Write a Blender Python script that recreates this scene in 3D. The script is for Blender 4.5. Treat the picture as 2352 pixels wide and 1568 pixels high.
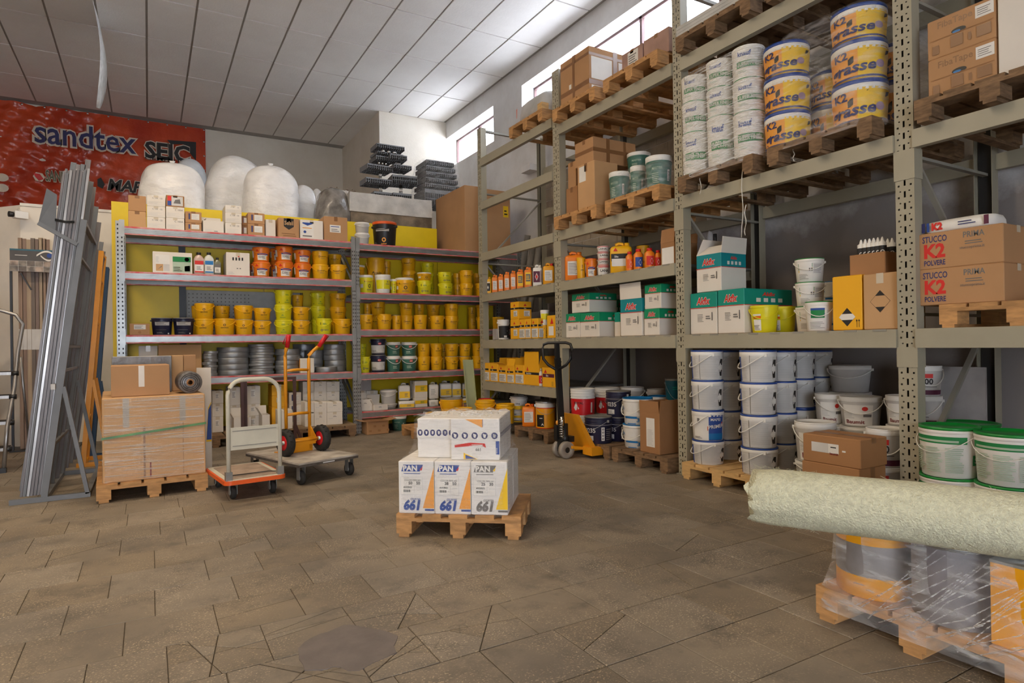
import bpy, math, random
from mathutils import Vector, Matrix
random.seed(7)
PI = math.pi
for o in list(bpy.data.objects): bpy.data.objects.remove(o)
scene = bpy.context.scene
COL = scene.collection
def S(r, g, b):
    f = lambda c: (c/255/12.92) if c/255 <= .04045 else ((c/255+.055)/1.055)**2.4
    return (f(r), f(g), f(b), 1)
# ------------------------------------------------------------ camera
F_PX, YAW, PITCH, ROLL, CAM_H = 1439.5, .52577, .003137, -.014753, 1.22
FW = Vector((math.sin(YAW)*math.cos(PITCH), math.cos(YAW)*math.cos(PITCH), math.sin(PITCH)))
_rt = Vector((math.cos(YAW), -math.sin(YAW), 0)); _up = _rt.cross(FW)
RT = _rt*math.cos(ROLL)+_up*math.sin(ROLL); UP = -_rt*math.sin(ROLL)+_up*math.cos(ROLL)
CAM = Vector((0, 0, CAM_H))
cd = bpy.data.cameras.new('camera'); cam = bpy.data.objects.new('camera', cd); COL.objects.link(cam)
cd.sensor_width = 36; cd.lens = F_PX/2352*36; cd.clip_start = .05; cd.clip_end = 200
cam.matrix_world = Matrix(((RT.x, UP.x, -FW.x, 0), (RT.y, UP.y, -FW.y, 0), (RT.z, UP.z, -FW.z, CAM_H), (0, 0, 0, 1)))
scene.camera = cam
# ------------------------------------------------------------ sky, exposure
w = bpy.data.worlds.new('overcast_sky'); scene.world = w; w.use_nodes = True
bg = w.node_tree.nodes['Background']; bg.inputs[0].default_value = (.80, .87, 1, 1); bg.inputs[1].default_value = 16.0
vs = scene.view_settings; vs.view_transform = 'Standard'; vs.look = 'None'; vs.gamma = 1; vs.use_curve_mapping = False
vs.exposure = -0.22
ADDED_LAMP_W = 96.0      # watts of each added, unseen ceiling lamp
ADDED_LAMP_C = (1, .82, .60)
# ------------------------------------------------------------ pixel helpers (photo frame 2352 x 1568)
def ray(x, y): return FW+RT*((x-1176)/F_PX)-UP*((y-784)/F_PX)
def onx(x, y, X): d = ray(x, y); return CAM+d*(X/d.x)
def ony(x, y, Y): d = ray(x, y); return CAM+d*(Y/d.y)
def onz(x, y, Z=0): d = ray(x, y); return CAM+d*((Z-CAM_H)/d.z)
def mpp(P): return (Vector(P)-CAM).dot(FW)/F_PX          # metres per pixel at P
# ------------------------------------------------------------ materials
M = {}
def nodes_of(m):
    m.use_nodes = True; return m.node_tree.nodes, m.node_tree.links
def mat(name, col, rough=.5, metal=0, var=.10, scale=6, bump=0, bscale=60, spec=.5, alpha=1, trans=0, stretch=None, second=None, sss=0, rnd=0, bdist=.01):
    if name in M: return M[name]
    m = bpy.data.materials.new(name); N, L = nodes_of(m); p = N['Principled BSDF']
    p.inputs['Roughness'].default_value = rough; p.inputs['Metallic'].default_value = metal
    p.inputs['Specular IOR Level'].default_value = spec
    if trans: p.inputs['Transmission Weight'].default_value = trans
    geo = N.new('ShaderNodeNewGeometry'); mp = N.new('ShaderNodeMapping'); L.new(geo.outputs['Position'], mp.inputs[0])
    if stretch: mp.inputs['Scale'].default_value = stretch
    nz = N.new('ShaderNodeTexNoise'); nz.inputs['Scale'].default_value = scale; nz.inputs['Detail'].default_value = 6; L.new(mp.outputs[0], nz.inputs[0])
    mx = N.new('ShaderNodeMix'); mx.data_type = 'RGBA'
    rp = N.new('ShaderNodeValToRGB'); rp.color_ramp.elements[0].position = .35; rp.color_ramp.elements[1].position = .65
    L.new(nz.outputs[0], rp.inputs[0]); L.new(rp.outputs[0], mx.inputs[0])
    c2 = second if second else tuple(c*(1-var*2) for c in col[:3])+(1,)
    mx.inputs[6].default_value = c2; mx.inputs[7].default_value = col
    out = mx.outputs[2]
    if rnd:
        oi = N.new('ShaderNodeObjectInfo'); hsv = N.new('ShaderNodeHueSaturation'); mr = N.new('ShaderNodeMapRange')
        mr.inputs[3].default_value = 1-rnd; mr.inputs[4].default_value = 1+rnd
        L.new(oi.outputs['Random'], mr.inputs[0]); L.new(mr.outputs[0], hsv.inputs['Value']); L.new(out, hsv.inputs['Color']); out = hsv.outputs[0]
    L.new(out, p.inputs['Base Color'])
    if bump:
        bz = N.new('ShaderNodeTexNoise'); bz.inputs['Scale'].default_value = bscale; bz.inputs['Detail'].default_value = 4; L.new(mp.outputs[0], bz.inputs[0])
        b = N.new('ShaderNodeBump'); b.inputs['Strength'].default_value = bump; b.inputs['Distance'].default_value = bdist
        L.new(bz.outputs[0], b.inputs['Height']); L.new(b.outputs[0], p.inputs['Normal'])
    if alpha < 1: p.inputs['Alpha'].default_value = alpha
    M[name] = m; return m
def film(name, lo=.06, hi=.5, sc=(3, 3, 26), col=(.9, .9, .9, 1), nsc=3.0):
    m = bpy.data.materials.new(name); N, L = nodes_of(m); p = N['Principled BSDF']
    p.inputs['Base Color'].default_value = col; p.inputs['Roughness'].default_value = .12; p.inputs['Specular IOR Level'].default_value = .8
    tc = N.new('ShaderNodeTexCoord'); mp = N.new('ShaderNodeMapping'); mp.inputs['Scale'].default_value = sc; mp.inputs['Rotation'].default_value = (.15, .12, 0)
    L.new(tc.outputs['Object'], mp.inputs[0])
    nz = N.new('ShaderNodeTexNoise'); nz.inputs['Scale'].default_value = nsc; nz.inputs['Detail'].default_value = 5; L.new(mp.outputs[0], nz.inputs[0])
    mr = N.new('ShaderNodeMapRange'); mr.inputs[1].default_value = .45; mr.inputs[2].default_value = .75; mr.inputs[3].default_value = lo; mr.inputs[4].default_value = hi
    L.new(nz.outputs[0], mr.inputs[0]); L.new(mr.outputs[0], p.inputs['Alpha'])
    b = N.new('ShaderNodeBump'); b.inputs['Strength'].default_value = .9; b.inputs['Distance'].default_value = .03
    L.new(nz.outputs[0], b.inputs['Height']); L.new(b.outputs[0], p.inputs['Normal'])
    M[name] = m; return m
YEL = mat('yellow_plastic', S(238, 178, 18), .38, var=.04)
YELD = mat('deep_yellow_plastic', S(232, 160, 12), .4, var=.04)
LEM = mat('lemon_plastic', S(226, 216, 28), .38, var=.04)
ORA = mat('orange_plastic', S(236, 128, 28), .38, var=.04)
ORD = mat('orange_red_plastic', S(226, 92, 28), .38, var=.04)
WHP = mat('white_plastic', S(232, 229, 222), .4, var=.04)
WHG = mat('grey_white_plastic', S(196, 192, 186), .45, var=.06)
GRP = mat('grey_plastic', S(140, 136, 128), .45)
NAV = mat('navy_plastic', S(34, 36, 62), .35, var=.06)
BLK = mat('black_plastic', S(30, 29, 30), .4, var=.1)
TEA = mat('teal_green_plastic', S(66, 112, 98), .4, var=.05)
TEB = mat('teal_blue_paint', S(20, 90, 108), .35, var=.06)
BLU = mat('blue_plastic', S(38, 72, 150), .35, var=.05)
BLL = mat('bright_blue_plastic', S(20, 112, 176), .35, var=.05)
GRN = mat('green_plastic', S(20, 132, 52), .3, var=.05)
RED = mat('red_plastic', S(206, 26, 34), .35, var=.05)
DRD = mat('dark_red_paint', S(120, 24, 24), .4)
INK = mat('black_ink', S(34, 32, 32), .6, var=.05)
INKG = mat('grey_ink', S(112, 108, 104), .6, var=.05)
NVI = mat('navy_ink', S(48, 52, 104), .6, var=.05)
BLI = mat('blue_ink', S(40, 74, 150), .6, var=.05)
REI = mat('red_ink', S(212, 44, 36), .6, var=.05)
GRI = mat('green_ink', S(22, 128, 66), .6, var=.05)
TEI = mat('teal_ink', S(10, 146, 128), .5, var=.04)
YEI = mat('yellow_ink', S(240, 196, 28), .55, var=.04)
ORI = mat('orange_ink', S(236, 160, 60), .55, var=.04)
PUR = mat('plum_ink', S(92, 30, 60), .6)
LGI = mat('light_grey_ink', S(168, 166, 162), .6, var=.05)
LIL = mat('lilac_ink', S(170, 140, 160), .6)
PAP = mat('white_paper', S(228, 224, 216), .6, var=.04)
PAG = mat('grey_paper', S(206, 203, 198), .65, var=.05)
LGR = mat('pale_green_ink', S(176, 196, 172), .6)
GOL = mat('gold_ink', S(222, 184, 96), .6)
CAR = mat('cardboard', S(180, 136, 94), .8, var=.05, scale=3, bump=.05)
CAD = mat('darker_cardboard', S(164, 118, 76), .8, var=.06, scale=3, bump=.05)
CAT = mat('tan_cardboard', S(196, 154, 108), .8, var=.05, scale=3)
CAW = mat('white_cardboard', S(224, 216, 204), .75, var=.03, scale=3)
CAY = mat('yellow_cardboard', S(240, 176, 26), .6, var=.03, scale=3)
TAP = mat('brown_tape', S(138, 98, 62), .3, var=.05)
CLT = mat('clear_tape', S(210, 196, 172), .2, var=.05)
WOD = mat('pallet_wood', S(196, 146, 92), .75, var=.16, scale=4, bump=.2, bscale=18, stretch=(3, 3, 12), rnd=.12)
WON = mat('new_pallet_wood', S(218, 176, 116), .72, var=.10, scale=4, bump=.15, bscale=18, stretch=(3, 3, 12), rnd=.08)
WOO = mat('old_pallet_wood', S(136, 106, 76), .85, var=.22, scale=5, bump=.3, bscale=18, stretch=(3, 3, 12), rnd=.12)
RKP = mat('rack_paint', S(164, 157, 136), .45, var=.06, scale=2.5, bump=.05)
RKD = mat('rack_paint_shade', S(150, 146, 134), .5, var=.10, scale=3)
GAL = mat('galvanised_steel', S(176, 178, 176), .38, .75, var=.10, scale=8)
GAD = mat('dull_galvanised_steel', S(140, 138, 132), .5, .4, var=.10, scale=8)
ALU = mat('bare_aluminium', S(164, 160, 156), .34, .8, var=.10, scale=5, stretch=(8, 8, .6))
ALD = mat('dull_aluminium', S(118, 112, 110), .45, .6, var=.14, scale=5, stretch=(8, 8, .6))
GRS = mat('grey_steel_paint', S(112, 114, 116), .5, var=.08)
YES = mat('yellow_steel_paint', S(226, 150, 24), .4, var=.06)
BLS = mat('blue_steel_paint', S(28, 66, 98), .45)
BRS = mat('brown_steel_paint', S(76, 44, 36), .5)
BKS = mat('black_steel', S(26, 26, 27), .42)
CHR = mat('chrome', S(210, 210, 208), .18, 1, var=.03)
RUB = mat('black_rubber', S(40, 38, 36), .75, bump=.3, bscale=200)
PUW = mat('grey_polyurethane', S(150, 140, 128), .5)
CRE = mat('cream_steel_paint', S(206, 200, 180), .4, var=.06, scale=8)
YPN = mat('yellow_panel_paint', S(232, 200, 20), .45, var=.03)
FOA = mat('dirty_polystyrene', S(208, 204, 196), .9, var=.14, scale=5, bump=.5, bscale=120)
STO = mat('stained_stone_block', S(140, 124, 104), .9, var=.26, scale=6, bump=.4)
MSH = mat('glass_fibre_mat', S(212, 210, 180), .72, var=.10, scale=60, bump=.9, bscale=130, stretch=(1, 1, 1))
STR = mat('white_string', S(220, 216, 206), .8)
TRY = mat('grey_tray_plastic', S(118, 120, 122), .5, var=.1)
RUS = mat('rust', S(104, 58, 34), .9, var=.3, scale=30)
BAG = mat('white_film_bag', S(236, 234, 230), .28, var=.05, scale=5, bump=1.0, bscale=4.5, stretch=(1, 1, 1.7), bdist=.04)
BAGG = mat('clear_film_bag', S(208, 212, 216), .2, var=.12, scale=5, bump=.5, bscale=8)
FLM = film('stretch_film', .05, .34, (2.5, 2.5, 14))
FLC = film('glossy_carton_film', .04, .22, (3, 3, 30), nsc=4.0)
FLH = film('heavy_stretch_film', .12, .75)
FLT = film('tight_stretch_film', .05, .62, (1.2, 1.2, 34), (.95, .9, .82, 1), 2.4)
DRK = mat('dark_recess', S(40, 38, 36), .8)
# ------------------------------------------------------------ mesh helpers
class MB:
    def __init__(s): s.v, s.f, s.m, s.sm = [], [], [], []
    def add(s, vs, fs, mi=0, smooth=False):
        b = len(s.v); s.v += [tuple(v) for v in vs]
        for f in fs: s.f.append([b+i for i in f]); s.m.append(mi); s.sm.append(smooth)
        return s
    def box(s, x0, x1, y0, y1, z0, z1, mi=0):
        vs = [(x, y, z) for z in (z0, z1) for y in (y0, y1) for x in (x0, x1)]
        return s.add(vs, [(0, 2, 3, 1), (4, 5, 7, 6), (0, 1, 5, 4), (2, 6, 7, 3), (0, 4, 6, 2), (1, 3, 7, 5)], mi)
    def cbox(s, c, d, mi=0): return s.box(c[0]-d[0]/2, c[0]+d[0]/2, c[1]-d[1]/2, c[1]+d[1]/2, c[2]-d[2]/2, c[2]+d[2]/2, mi)
    def beam(s, a, b, w, t, mi=0, upv=(0, 0, 1)):
        a, b = Vector(a), Vector(b); d = (b-a).normalized(); u = Vector(upv)
        if abs(d.dot(u)) > .98: u = Vector((1, 0, 0))
        x = d.cross(u).normalized(); y = x.cross(d).normalized()
        vs = [p+x*(sx*w/2)+y*(sy*t/2) for p in (a, b) for sx, sy in ((-1, -1), (1, -1), (1, 1), (-1, 1))]
        return s.add(vs, [(3, 2, 1, 0), (4, 5, 6, 7), (0, 1, 5, 4), (1, 2, 6, 5), (2, 3, 7, 6), (3, 0, 4, 7)], mi)
    def tube(s, pts, r, n=8, mi=0, cap=True):
        pts = [Vector(p) for p in pts]; rings = []; base = len(s.v)
        for i, p in enumerate(pts):
            d = (pts[min(i+1, len(pts)-1)]-pts[max(i-1, 0)]).normalized()
            u = Vector((0, 0, 1)) if abs(d.z) < .95 else Vector((1, 0, 0))
            x = d.cross(u).normalized(); y = x.cross(d).normalized()
            s.v += [tuple(p+x*(r*math.cos(2*PI*k/n))+y*(r*math.sin(2*PI*k/n))) for k in range(n)]
        for i in range(len(pts)-1):
            for k in range(n):
                a = base+i*n+k; b = base+i*n+(k+1) % n
                s.f.append([a, b, b+n, a+n]); s.m.append(mi); s.sm.append(True)
        if cap:
            s.f.append([base+k for k in range(n)][::-1]); s.m.append(mi); s.sm.append(False)
            s.f.append([base+(len(pts)-1)*n+k for k in range(n)]); s.m.append(mi); s.sm.append(False)
        return s
    def lathe(s, prof, n=28, mi=0, o=(0, 0, 0), axis='z', smooth=True, mis=None):
        base = len(s.v)
        def pos(r, h, a):
            c, q = r*math.cos(a), r*math.sin(a)
            return {'z': (o[0]+c, o[1]+q, o[2]+h), 'x': (o[0]+h, o[1]+c, o[2]+q), 'y': (o[0]+q, o[1]+h, o[2]+c)}[axis]
        for r, h in prof: s.v += [pos(max(r, 1e-4), h, 2*PI*k/n) for k in range(n)]
        for i in range(len(prof)-1):
            for k in range(n):
                a = base+i*n+k; b = base+i*n+(k+1) % n
                s.f.append([a, b, b+n, a+n]); s.m.append(mis[i] if mis else mi); s.sm.append(smooth)
        return s
    def loft(s, secs, n=24, mi=0, caps=True, noise=0, seed=0):
        # secs: (z, a, b, exponent, cx, cy)
        rnd = random.Random(seed); base = len(s.v)
        ph = [rnd.uniform(0, 6) for _ in range(6)]
        for z, a, b, e, cx, cy in secs:
            for k in range(n):
                t = 2*PI*k/n; c, q = math.cos(t), math.sin(t)
                x = a*math.copysign(abs(c)**(2/e), c); y = b*math.copysign(abs(q)**(2/e), q)
                d = 1+noise*(math.sin(3*t+ph[0]+z*9)+.7*math.sin(5*t+ph[1]-z*14)+.5*math.sin(9*t+ph[2]+z*23))
                s.v.append((cx+x*d, cy+y*d, z+noise*a*math.sin(2*t+ph[3]+z*7)*.5))
        for i in range(len(secs)-1):
            for k in range(n):
                p = base+i*n+k; q = base+i*n+(k+1) % n
                s.f.append([p, q, q+n, p+n]); s.m.append(mi); s.sm.append(True)
        if caps:
            s.f.append([base+k for k in range(n)][::-1]); s.m.append(mi); s.sm.append(False)
            s.f.append([base+(len(secs)-1)*n+k for k in range(n)]); s.m.append(mi); s.sm.append(False)
        return s
    def mesh(s, name, mats):
        me = bpy.data.meshes.new(name); me.from_pydata(s.v, [], s.f)
        if not isinstance(mats, (list, tuple)): mats = [mats]
        for m in mats: me.materials.append(m)
        me.polygons.foreach_set('material_index', s.m); me.polygons.foreach_set('use_smooth', s.sm)
        me.update(); return me
def link(name, me, parent=None, loc=None, rotz=None):
    o = bpy.data.objects.new(name, me); COL.objects.link(o)
    if parent: o.parent = parent
    if loc is not None: o.location = loc
    if rotz is not None: o.rotation_euler = (0, 0, rotz)
    return o
def part(name, mb, mats, parent): return link(name, mb.mesh(name, mats), parent)
def tag(o, label, cat, group=None, kind=None):
    o['label'] = label; o['category'] = cat
    if group: o['group'] = group
    if kind: o['kind'] = kind
    return o
def thing(name, label, cat, loc=(0, 0, 0), rotz=0, group=None, scale=None):
    o = link(name, None, None, loc, rotz); o.empty_display_size = .05
    if scale: o.scale = scale
    return tag(o, label, cat, group)
def struct(name, mb, mats):
    o = part(name, mb, mats, None); o['kind'] = 'structure'; return o
# ------------------------------------------------------------ flat print: rectangles, polygons, rings, words
_tx = {}
def text2d(s, bold=0.0, shear=0.0, sp=1.0):
    key = (s, bold, shear, sp)
    if key not in _tx:
        c = bpy.data.curves.new('words', 'FONT'); c.body = s; c.resolution_u = 2; c.offset = bold; c.shear = shear; c.space_character = sp; c.fill_mode = 'FRONT'
        o = bpy.data.objects.new('words', c); me = bpy.data.meshes.new_from_object(o)
        v = [(p.co.x, p.co.y) for p in me.vertices]; f = [list(p.vertices) for p in me.polygons]
        flip = any(p.normal.z < 0 for p in me.polygons[:1])
        if flip: f = [q[::-1] for q in f]
        bpy.data.objects.remove(o); bpy.data.curves.remove(c); bpy.data.meshes.remove(me)
        x0 = min(p[0] for p in v); k = .70
        v = [((x-x0)/k, y/k) for x, y in v]
        _tx[key] = (v, f, max(p[0] for p in v))
    return _tx[key]
class Print:
    """items in (u right, v up) metres on a face; built flat or wrapped round a vertical cone"""
    def __init__(s): s.it = []
    def rect(s, u0, v0, u1, v1, m): s.it.append(([(u0, v0), (u1, v0), (u1, v1), (u0, v1)], None, m, 'r')); return s
    def poly(s, pts, m): s.it.append((list(pts), [list(range(len(pts)))], m, 'p')); return s
    def text(s, t, u, v, h, m, wid=None, al='c', bold=.0, shear=0, rot=0, sp=1.0, halo=None):
        vv, ff, w0 = text2d(t, bold, shear, sp); sx = (wid/w0) if wid else h; w = w0*sx
        du = {'l': 0, 'c': -w/2, 'r': -w}[al]; c, q = math.cos(rot), math.sin(rot); P = []
        if halo is not None:      # m draws a fatter rim behind letters of the same size
            vv, ff, w1 = text2d(t, bold+halo, shear, sp); du -= (w1-w0)/2*sx
        for x, y in vv:
            a, b = x*sx+du, y*h; P.append((u+a*c-b*q, v+a*q+b*c))
        s.it.append((P, ff, m, 't')); return s
    def ring(s, u, v, ro, ri, m, n=20):
        P = [(u+r*math.cos(2*PI*k/n), v+r*math.sin(2*PI*k/n)) for r in (ro, ri) for k in range(n)]
        s.it.append((P, [[k, (k+1) % n, n+(k+1) % n, n+k] for k in range(n)], m, 'p')); return s
    def disc(s, u, v, r, m, n=18, k=1): return s.poly([(u+r*math.cos(2*PI*i/n), v+k*r*math.sin(2*PI*i/n)) for i in range(n)], m)
    def lines(s, u0, v0, u1, v1, n, m, fill=.4, ragged=.3, seed=1):
        R = random.Random(seed); st = (v1-v0)/n
        for i in range(n): s.rect(u0, v0+i*st, u1-(u1-u0)*R.random()*ragged, v0+i*st+st*fill, m)
        return s
    def mesh(s, name, O=(0, 0, 0), U=(1, 0, 0), V=(0, 0, 1), Nn=(0, -1, 0), off=.0008, step=.0005, cone=None):
        mb = MB(); mats = []; O, U, V, Nn = Vector(O), Vector(U), Vector(V), Vector(Nn)
        for i, (P, ff, m, k) in enumerate(s.it):
            if m not in mats: mats.append(m)
            mi = mats.index(m); h = off+step*min(i, 8)
            if cone is None:
                if ff is None: ff = [[0, 1, 2, 3]]
                mb.add([O+U*p[0]+V*p[1]+Nn*h for p in P], ff, mi)
            else:
                r0, r1, H = cone
                if ff is None:
                    (u0, v0), (u1, v1) = P[0], P[2]; n = max(1, int(abs(u1-u0)/(r1*.22))+1); P = []; ff = []
                    for j in range(n+1): P += [(u0+(u1-u0)*j/n, v0), (u0+(u1-u0)*j/n, v1)]
                    for j in range(n): ff.append([2*j, 2*j+2, 2*j+3, 2*j+1])
                out = []
                for u, v in P:
                    R_ = r0+(r1-r0)*max(0, min(1, v/H)); a = u/((r0+r1)/2); out.append(((R_+h*1.6)*math.sin(a), -(R_+h*1.6)*math.cos(a), v))
                mb.add(out, ff, mi, True)
        return mb.mesh(name, mats)
# ============================================================ the room
XW, YB, ZC = 5.47, 14.8, 5.886
def plaster(name, c1, c2, sc, lowc=None, zlo=0, zhi=1, rough=.9):
    m = bpy.data.materials.new(name); N, L = nodes_of(m); p = N['Principled BSDF']; p.inputs['Roughness'].default_value = rough
    g = N.new('ShaderNodeNewGeometry'); nz = N.new('ShaderNodeTexNoise'); nz.inputs['Scale'].default_value = sc; nz.inputs['Detail'].default_value = 8; nz.inputs['Roughness'].default_value = .65
    L.new(g.outputs['Position'], nz.inputs[0])
    mx = N.new('ShaderNodeMix'); mx.data_type = 'RGBA'; mx.inputs[6].default_value = c1; mx.inputs[7].default_value = c2
    rp = N.new('ShaderNodeValToRGB'); rp.color_ramp.elements[0].position = .4; rp.color_ramp.elements[1].position = .62; L.new(nz.outputs[0], rp.inputs[0]); L.new(rp.outputs[0], mx.inputs[0])
    out = mx.outputs[2]
    if lowc:   # bare render below the painted band, with a ragged edge
        sep = N.new('ShaderNodeSeparateXYZ'); L.new(g.outputs['Position'], sep.inputs[0])
        ad = N.new('ShaderNodeMath'); ad.operation = 'MULTIPLY_ADD'; ad.inputs[1].default_value = 1.2; L.new(nz.outputs[0], ad.inputs[0]); L.new(sep.outputs[2], ad.inputs[2])
        mr = N.new('ShaderNodeMapRange'); mr.inputs[1].default_value = zlo; mr.inputs[2].default_value = zhi; L.new(ad.outputs[0], mr.inputs[0])
        m2 = N.new('ShaderNodeMix'); m2.data_type = 'RGBA'; m2.inputs[6].default_value = lowc; L.new(out, m2.inputs[7]); L.new(mr.outputs[0], m2.inputs[0]); out = m2.outputs[2]
    L.new(out, p.inputs['Base Color'])
    n2 = N.new('ShaderNodeTexNoise'); n2.inputs['Scale'].default_value = 40; n2.inputs['Detail'].default_value = 5; L.new(g.outputs['Position'], n2.inputs[0])
    b = N.new('ShaderNodeBump'); b.inputs['Strength'].default_value = .25; b.inputs['Distance'].default_value = .01; L.new(n2.outputs[0], b.inputs['Height']); L.new(b.outputs[0], p.inputs['Normal'])
    M[name] = m; return m
WALLM = plaster('wall_plaster', S(216, 206, 190), S(226, 218, 204), .8)
WALLR = plaster('wall_plaster_worn', S(212, 208, 204), S(226, 224, 222), 1.1, S(138, 130, 126), 2.9, 3.3)
CEIL = plaster('ceiling_tile', S(228, 224, 219), S(236, 233, 228), .7)
CEIG = mat('ceiling_grid', S(160, 153, 143), .7, var=.05)
FLB = mat('floor_joint_dirt', S(92, 82, 68), .95, var=.2, scale=14)
def slab_material():
    m = bpy.data.materials.new('terrazzo_slab'); N, L = nodes_of(m); p = N['Principled BSDF']
    g = N.new('ShaderNodeNewGeometry')
    def noise(sc, det=6, rough=.6, mp=None):
        n = N.new('ShaderNodeTexNoise'); n.inputs['Scale'].default_value = sc; n.inputs['Detail'].default_value = det; n.inputs['Roughness'].default_value = rough; L.new(g.outputs['Position'], n.inputs[0]); return n
    def ramp(n, a, b):
        r = N.new('ShaderNodeMapRange'); r.inputs[1].default_value = a; r.inputs[2].default_value = b; L.new(n.outputs[0], r.inputs[0]); return r.outputs[0]
    def mixc(fac, c1, c2):
        x = N.new('ShaderNodeMix'); x.data_type = 'RGBA'; L.new(fac, x.inputs[0])
        for c, i in ((c1, 6), (c2, 7)):
            if isinstance(c, tuple): x.inputs[i].default_value = c
            else: L.new(c, x.inputs[i])
        return x.outputs[2]
    c = mixc(ramp(noise(.9, 8, .62), .36, .66), S(106, 97, 85), S(142, 128, 109))
    c = mixc(ramp(noise(3.5, 7, .7), .5, .72), c, S(90, 82, 71))
    sp = mixc(ramp(noise(110, 3, .6), .56, .66), c, S(186, 166, 138))
    c = mixc(ramp(noise(2.6, 6, .65), .40, .58), c, sp)
    oi = N.new('ShaderNodeObjectInfo'); hs = N.new('ShaderNodeHueSaturation'); mr = N.new('ShaderNodeMapRange'); mr.inputs[3].default_value = .91; mr.inputs[4].default_value = 1.07; ms_ = N.new('ShaderNodeMapRange'); ms_.inputs[3].default_value = 1.10; ms_.inputs[4].default_value = .90; L.new(oi.outputs['Random'], ms_.inputs[0]); L.new(ms_.outputs[0], hs.inputs['Saturation'])
    L.new(oi.outputs['Random'], mr.inputs[0]); L.new(mr.outputs[0], hs.inputs['Value']); L.new(c, hs.inputs['Color']); c = hs.outputs[0]
    # scuff lines
    vo = N.new('ShaderNodeTexVoronoi'); vo.feature = 'DISTANCE_TO_EDGE'; vo.inputs['Scale'].default_value = 2.1
    wn = noise(2.5, 3); ad = N.new('ShaderNodeVectorMath'); ad.operation = 'ADD'; L.new(g.outputs['Position'], ad.inputs[0]); L.new(wn.outputs[1], ad.inputs[1]); L.new(ad.outputs[0], vo.inputs[0])
    r = N.new('ShaderNodeMapRange'); r.inputs[1].default_value = .0; r.inputs[2].default_value = .012; r.inputs[3].default_value = .55; r.inputs[4].default_value = 0; L.new(vo.outputs[0], r.inputs[0])
    mk = N.new('ShaderNodeMath'); mk.operation = 'MULTIPLY'; L.new(r.outputs[0], mk.inputs[0]); L.new(ramp(noise(1.3, 4), .52, .64), mk.inputs[1])
    c = mixc(mk.outputs[0], c, S(66, 58, 48))
    L.new(c, p.inputs['Base Color'])
    rr = N.new('ShaderNodeMapRange'); rr.inputs[3].default_value = .42; rr.inputs[4].default_value = .75; L.new(noise(1.7).outputs[0], rr.inputs[0]); L.new(rr.outputs[0], p.inputs['Roughness'])
    b = N.new('ShaderNodeBump'); b.inputs['Strength'].default_value = .18; b.inputs['Distance'].default_value = .004; L.new(noise(120, 4).outputs[0], b.inputs['Height']); L.new(b.outputs[0], p.inputs['Normal'])
    return m
SLAB = slab_material()
floor = struct('floor', MB().box(-7, 5.8, -4, 15, -.12, -.007), FLB)
# --- paving slabs: 300 nearest as parts, the rest one joined part
def clip(poly, n, d):
    out = []
    for i in range(len(poly)):
        a, b = poly[i], poly[(i+1) % len(poly)]; da, db = a[0]*n[0]+a[1]*n[1]-d, b[0]*n[0]+b[1]*n[1]-d
        if da <= 0: out.append(a)
        if da*db < 0: t = da/(da-db); out.append((a[0]+(b[0]-a[0])*t, a[1]+(b[1]-a[1])*t))
    return out
def slab_mb(poly, z, mb=None, o=(0, 0)):
    mb = mb or MB(); n = len(poly); c = [sum(p[i] for p in poly)/n for i in (0, 1)]
    ins = [(c[0]+(p[0]-c[0])*(1-.003/max(.05, math.dist(p, c))), c[1]+(p[1]-c[1])*(1-.003/max(.05, math.dist(p, c)))) for p in poly]
    vs = [(p[0]-o[0], p[1]-o[1], -.02) for p in poly]+[(p[0]-o[0], p[1]-o[1], z-.002) for p in poly]+[(p[0]-o[0], p[1]-o[1], z) for p in ins]
    fs = [[2*n+i for i in range(n)]]
    for i in range(n):
        j = (i+1) % n; fs += [[i, j, n+j, n+i], [n+i, n+j, 2*n+j, 2*n+i]]
    return mb.add(vs, fs)
PATCH = [onz(500+a/2.613, 1200+b/2.613) for a, b in ((480, 755), (520, 715), (560, 690), (610, 668), (660, 655), (750, 615), (800, 612), (850, 620), (960, 640), (1030, 655), (1085, 680), (1075, 710), (1060, 740), (1078, 780), (1000, 815), (930, 845), (850, 890), (780, 890), (735, 868), (690, 866), (655, 880), (620, 884), (520, 886), (508, 850), (485, 820))]
pcx, pcy = sum(p.x for p in PATCH)/len(PATCH), sum(p.y for p in PATCH)/len(PATCH)
rs = random.Random(11); slabs = []
for k in range(-8, 20):
    y0 = 3.31+.358*k; x = -5.0+(.18 if k % 2 else 0)+rs.uniform(-.03, .03)
    while x < 5.4:
        ln = rs.choice((.355, .355, .355, .355, .36, .45, .27))
        g_ = .0022 if y0 < 2.4 else .0013; q = [(x+g_, y0+g_), (x+ln-g_, y0+g_), (x+ln-g_, y0+.358-g_), (x+g_, y0+.358-g_)]; cx, cy = x+ln/2, y0+.179
        d = (Vector((cx, cy, 0))-CAM); dep = d.dot(FW)
        if dep > .6:
            px, py = 1176+F_PX*d.dot(RT)/dep, 784-F_PX*d.dot(UP)/dep
            vis = -260 < px < 2600 and py < 1720
        else: vis = False
        if vis:
            pieces = [q]; e = math.hypot((cx-pcx)/.55, (cy-pcy)/.42)
            if e < 1 or rs.random() < .10:
                for c in range(rs.choice((3, 4)) if e < 1 else 1):
                    a = rs.uniform(0, PI); nx, ny = math.cos(a), math.sin(a); ox, oy = cx+rs.uniform(-.1, .1), cy+rs.uniform(-.1, .1); dd = nx*ox+ny*oy; new = []
                    for pc in pieces:
                        for sg in (1, -1):
                            c2 = clip(pc, (nx*sg, ny*sg), dd*sg-.0018)
                            if len(c2) > 2: new.append(c2)
                    pieces = new
            for pc in pieces: slabs.append((dep, pc, -.0005-rs.random()*.0016))
        x += ln
slabs.sort(key=lambda s: s[0])
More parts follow.
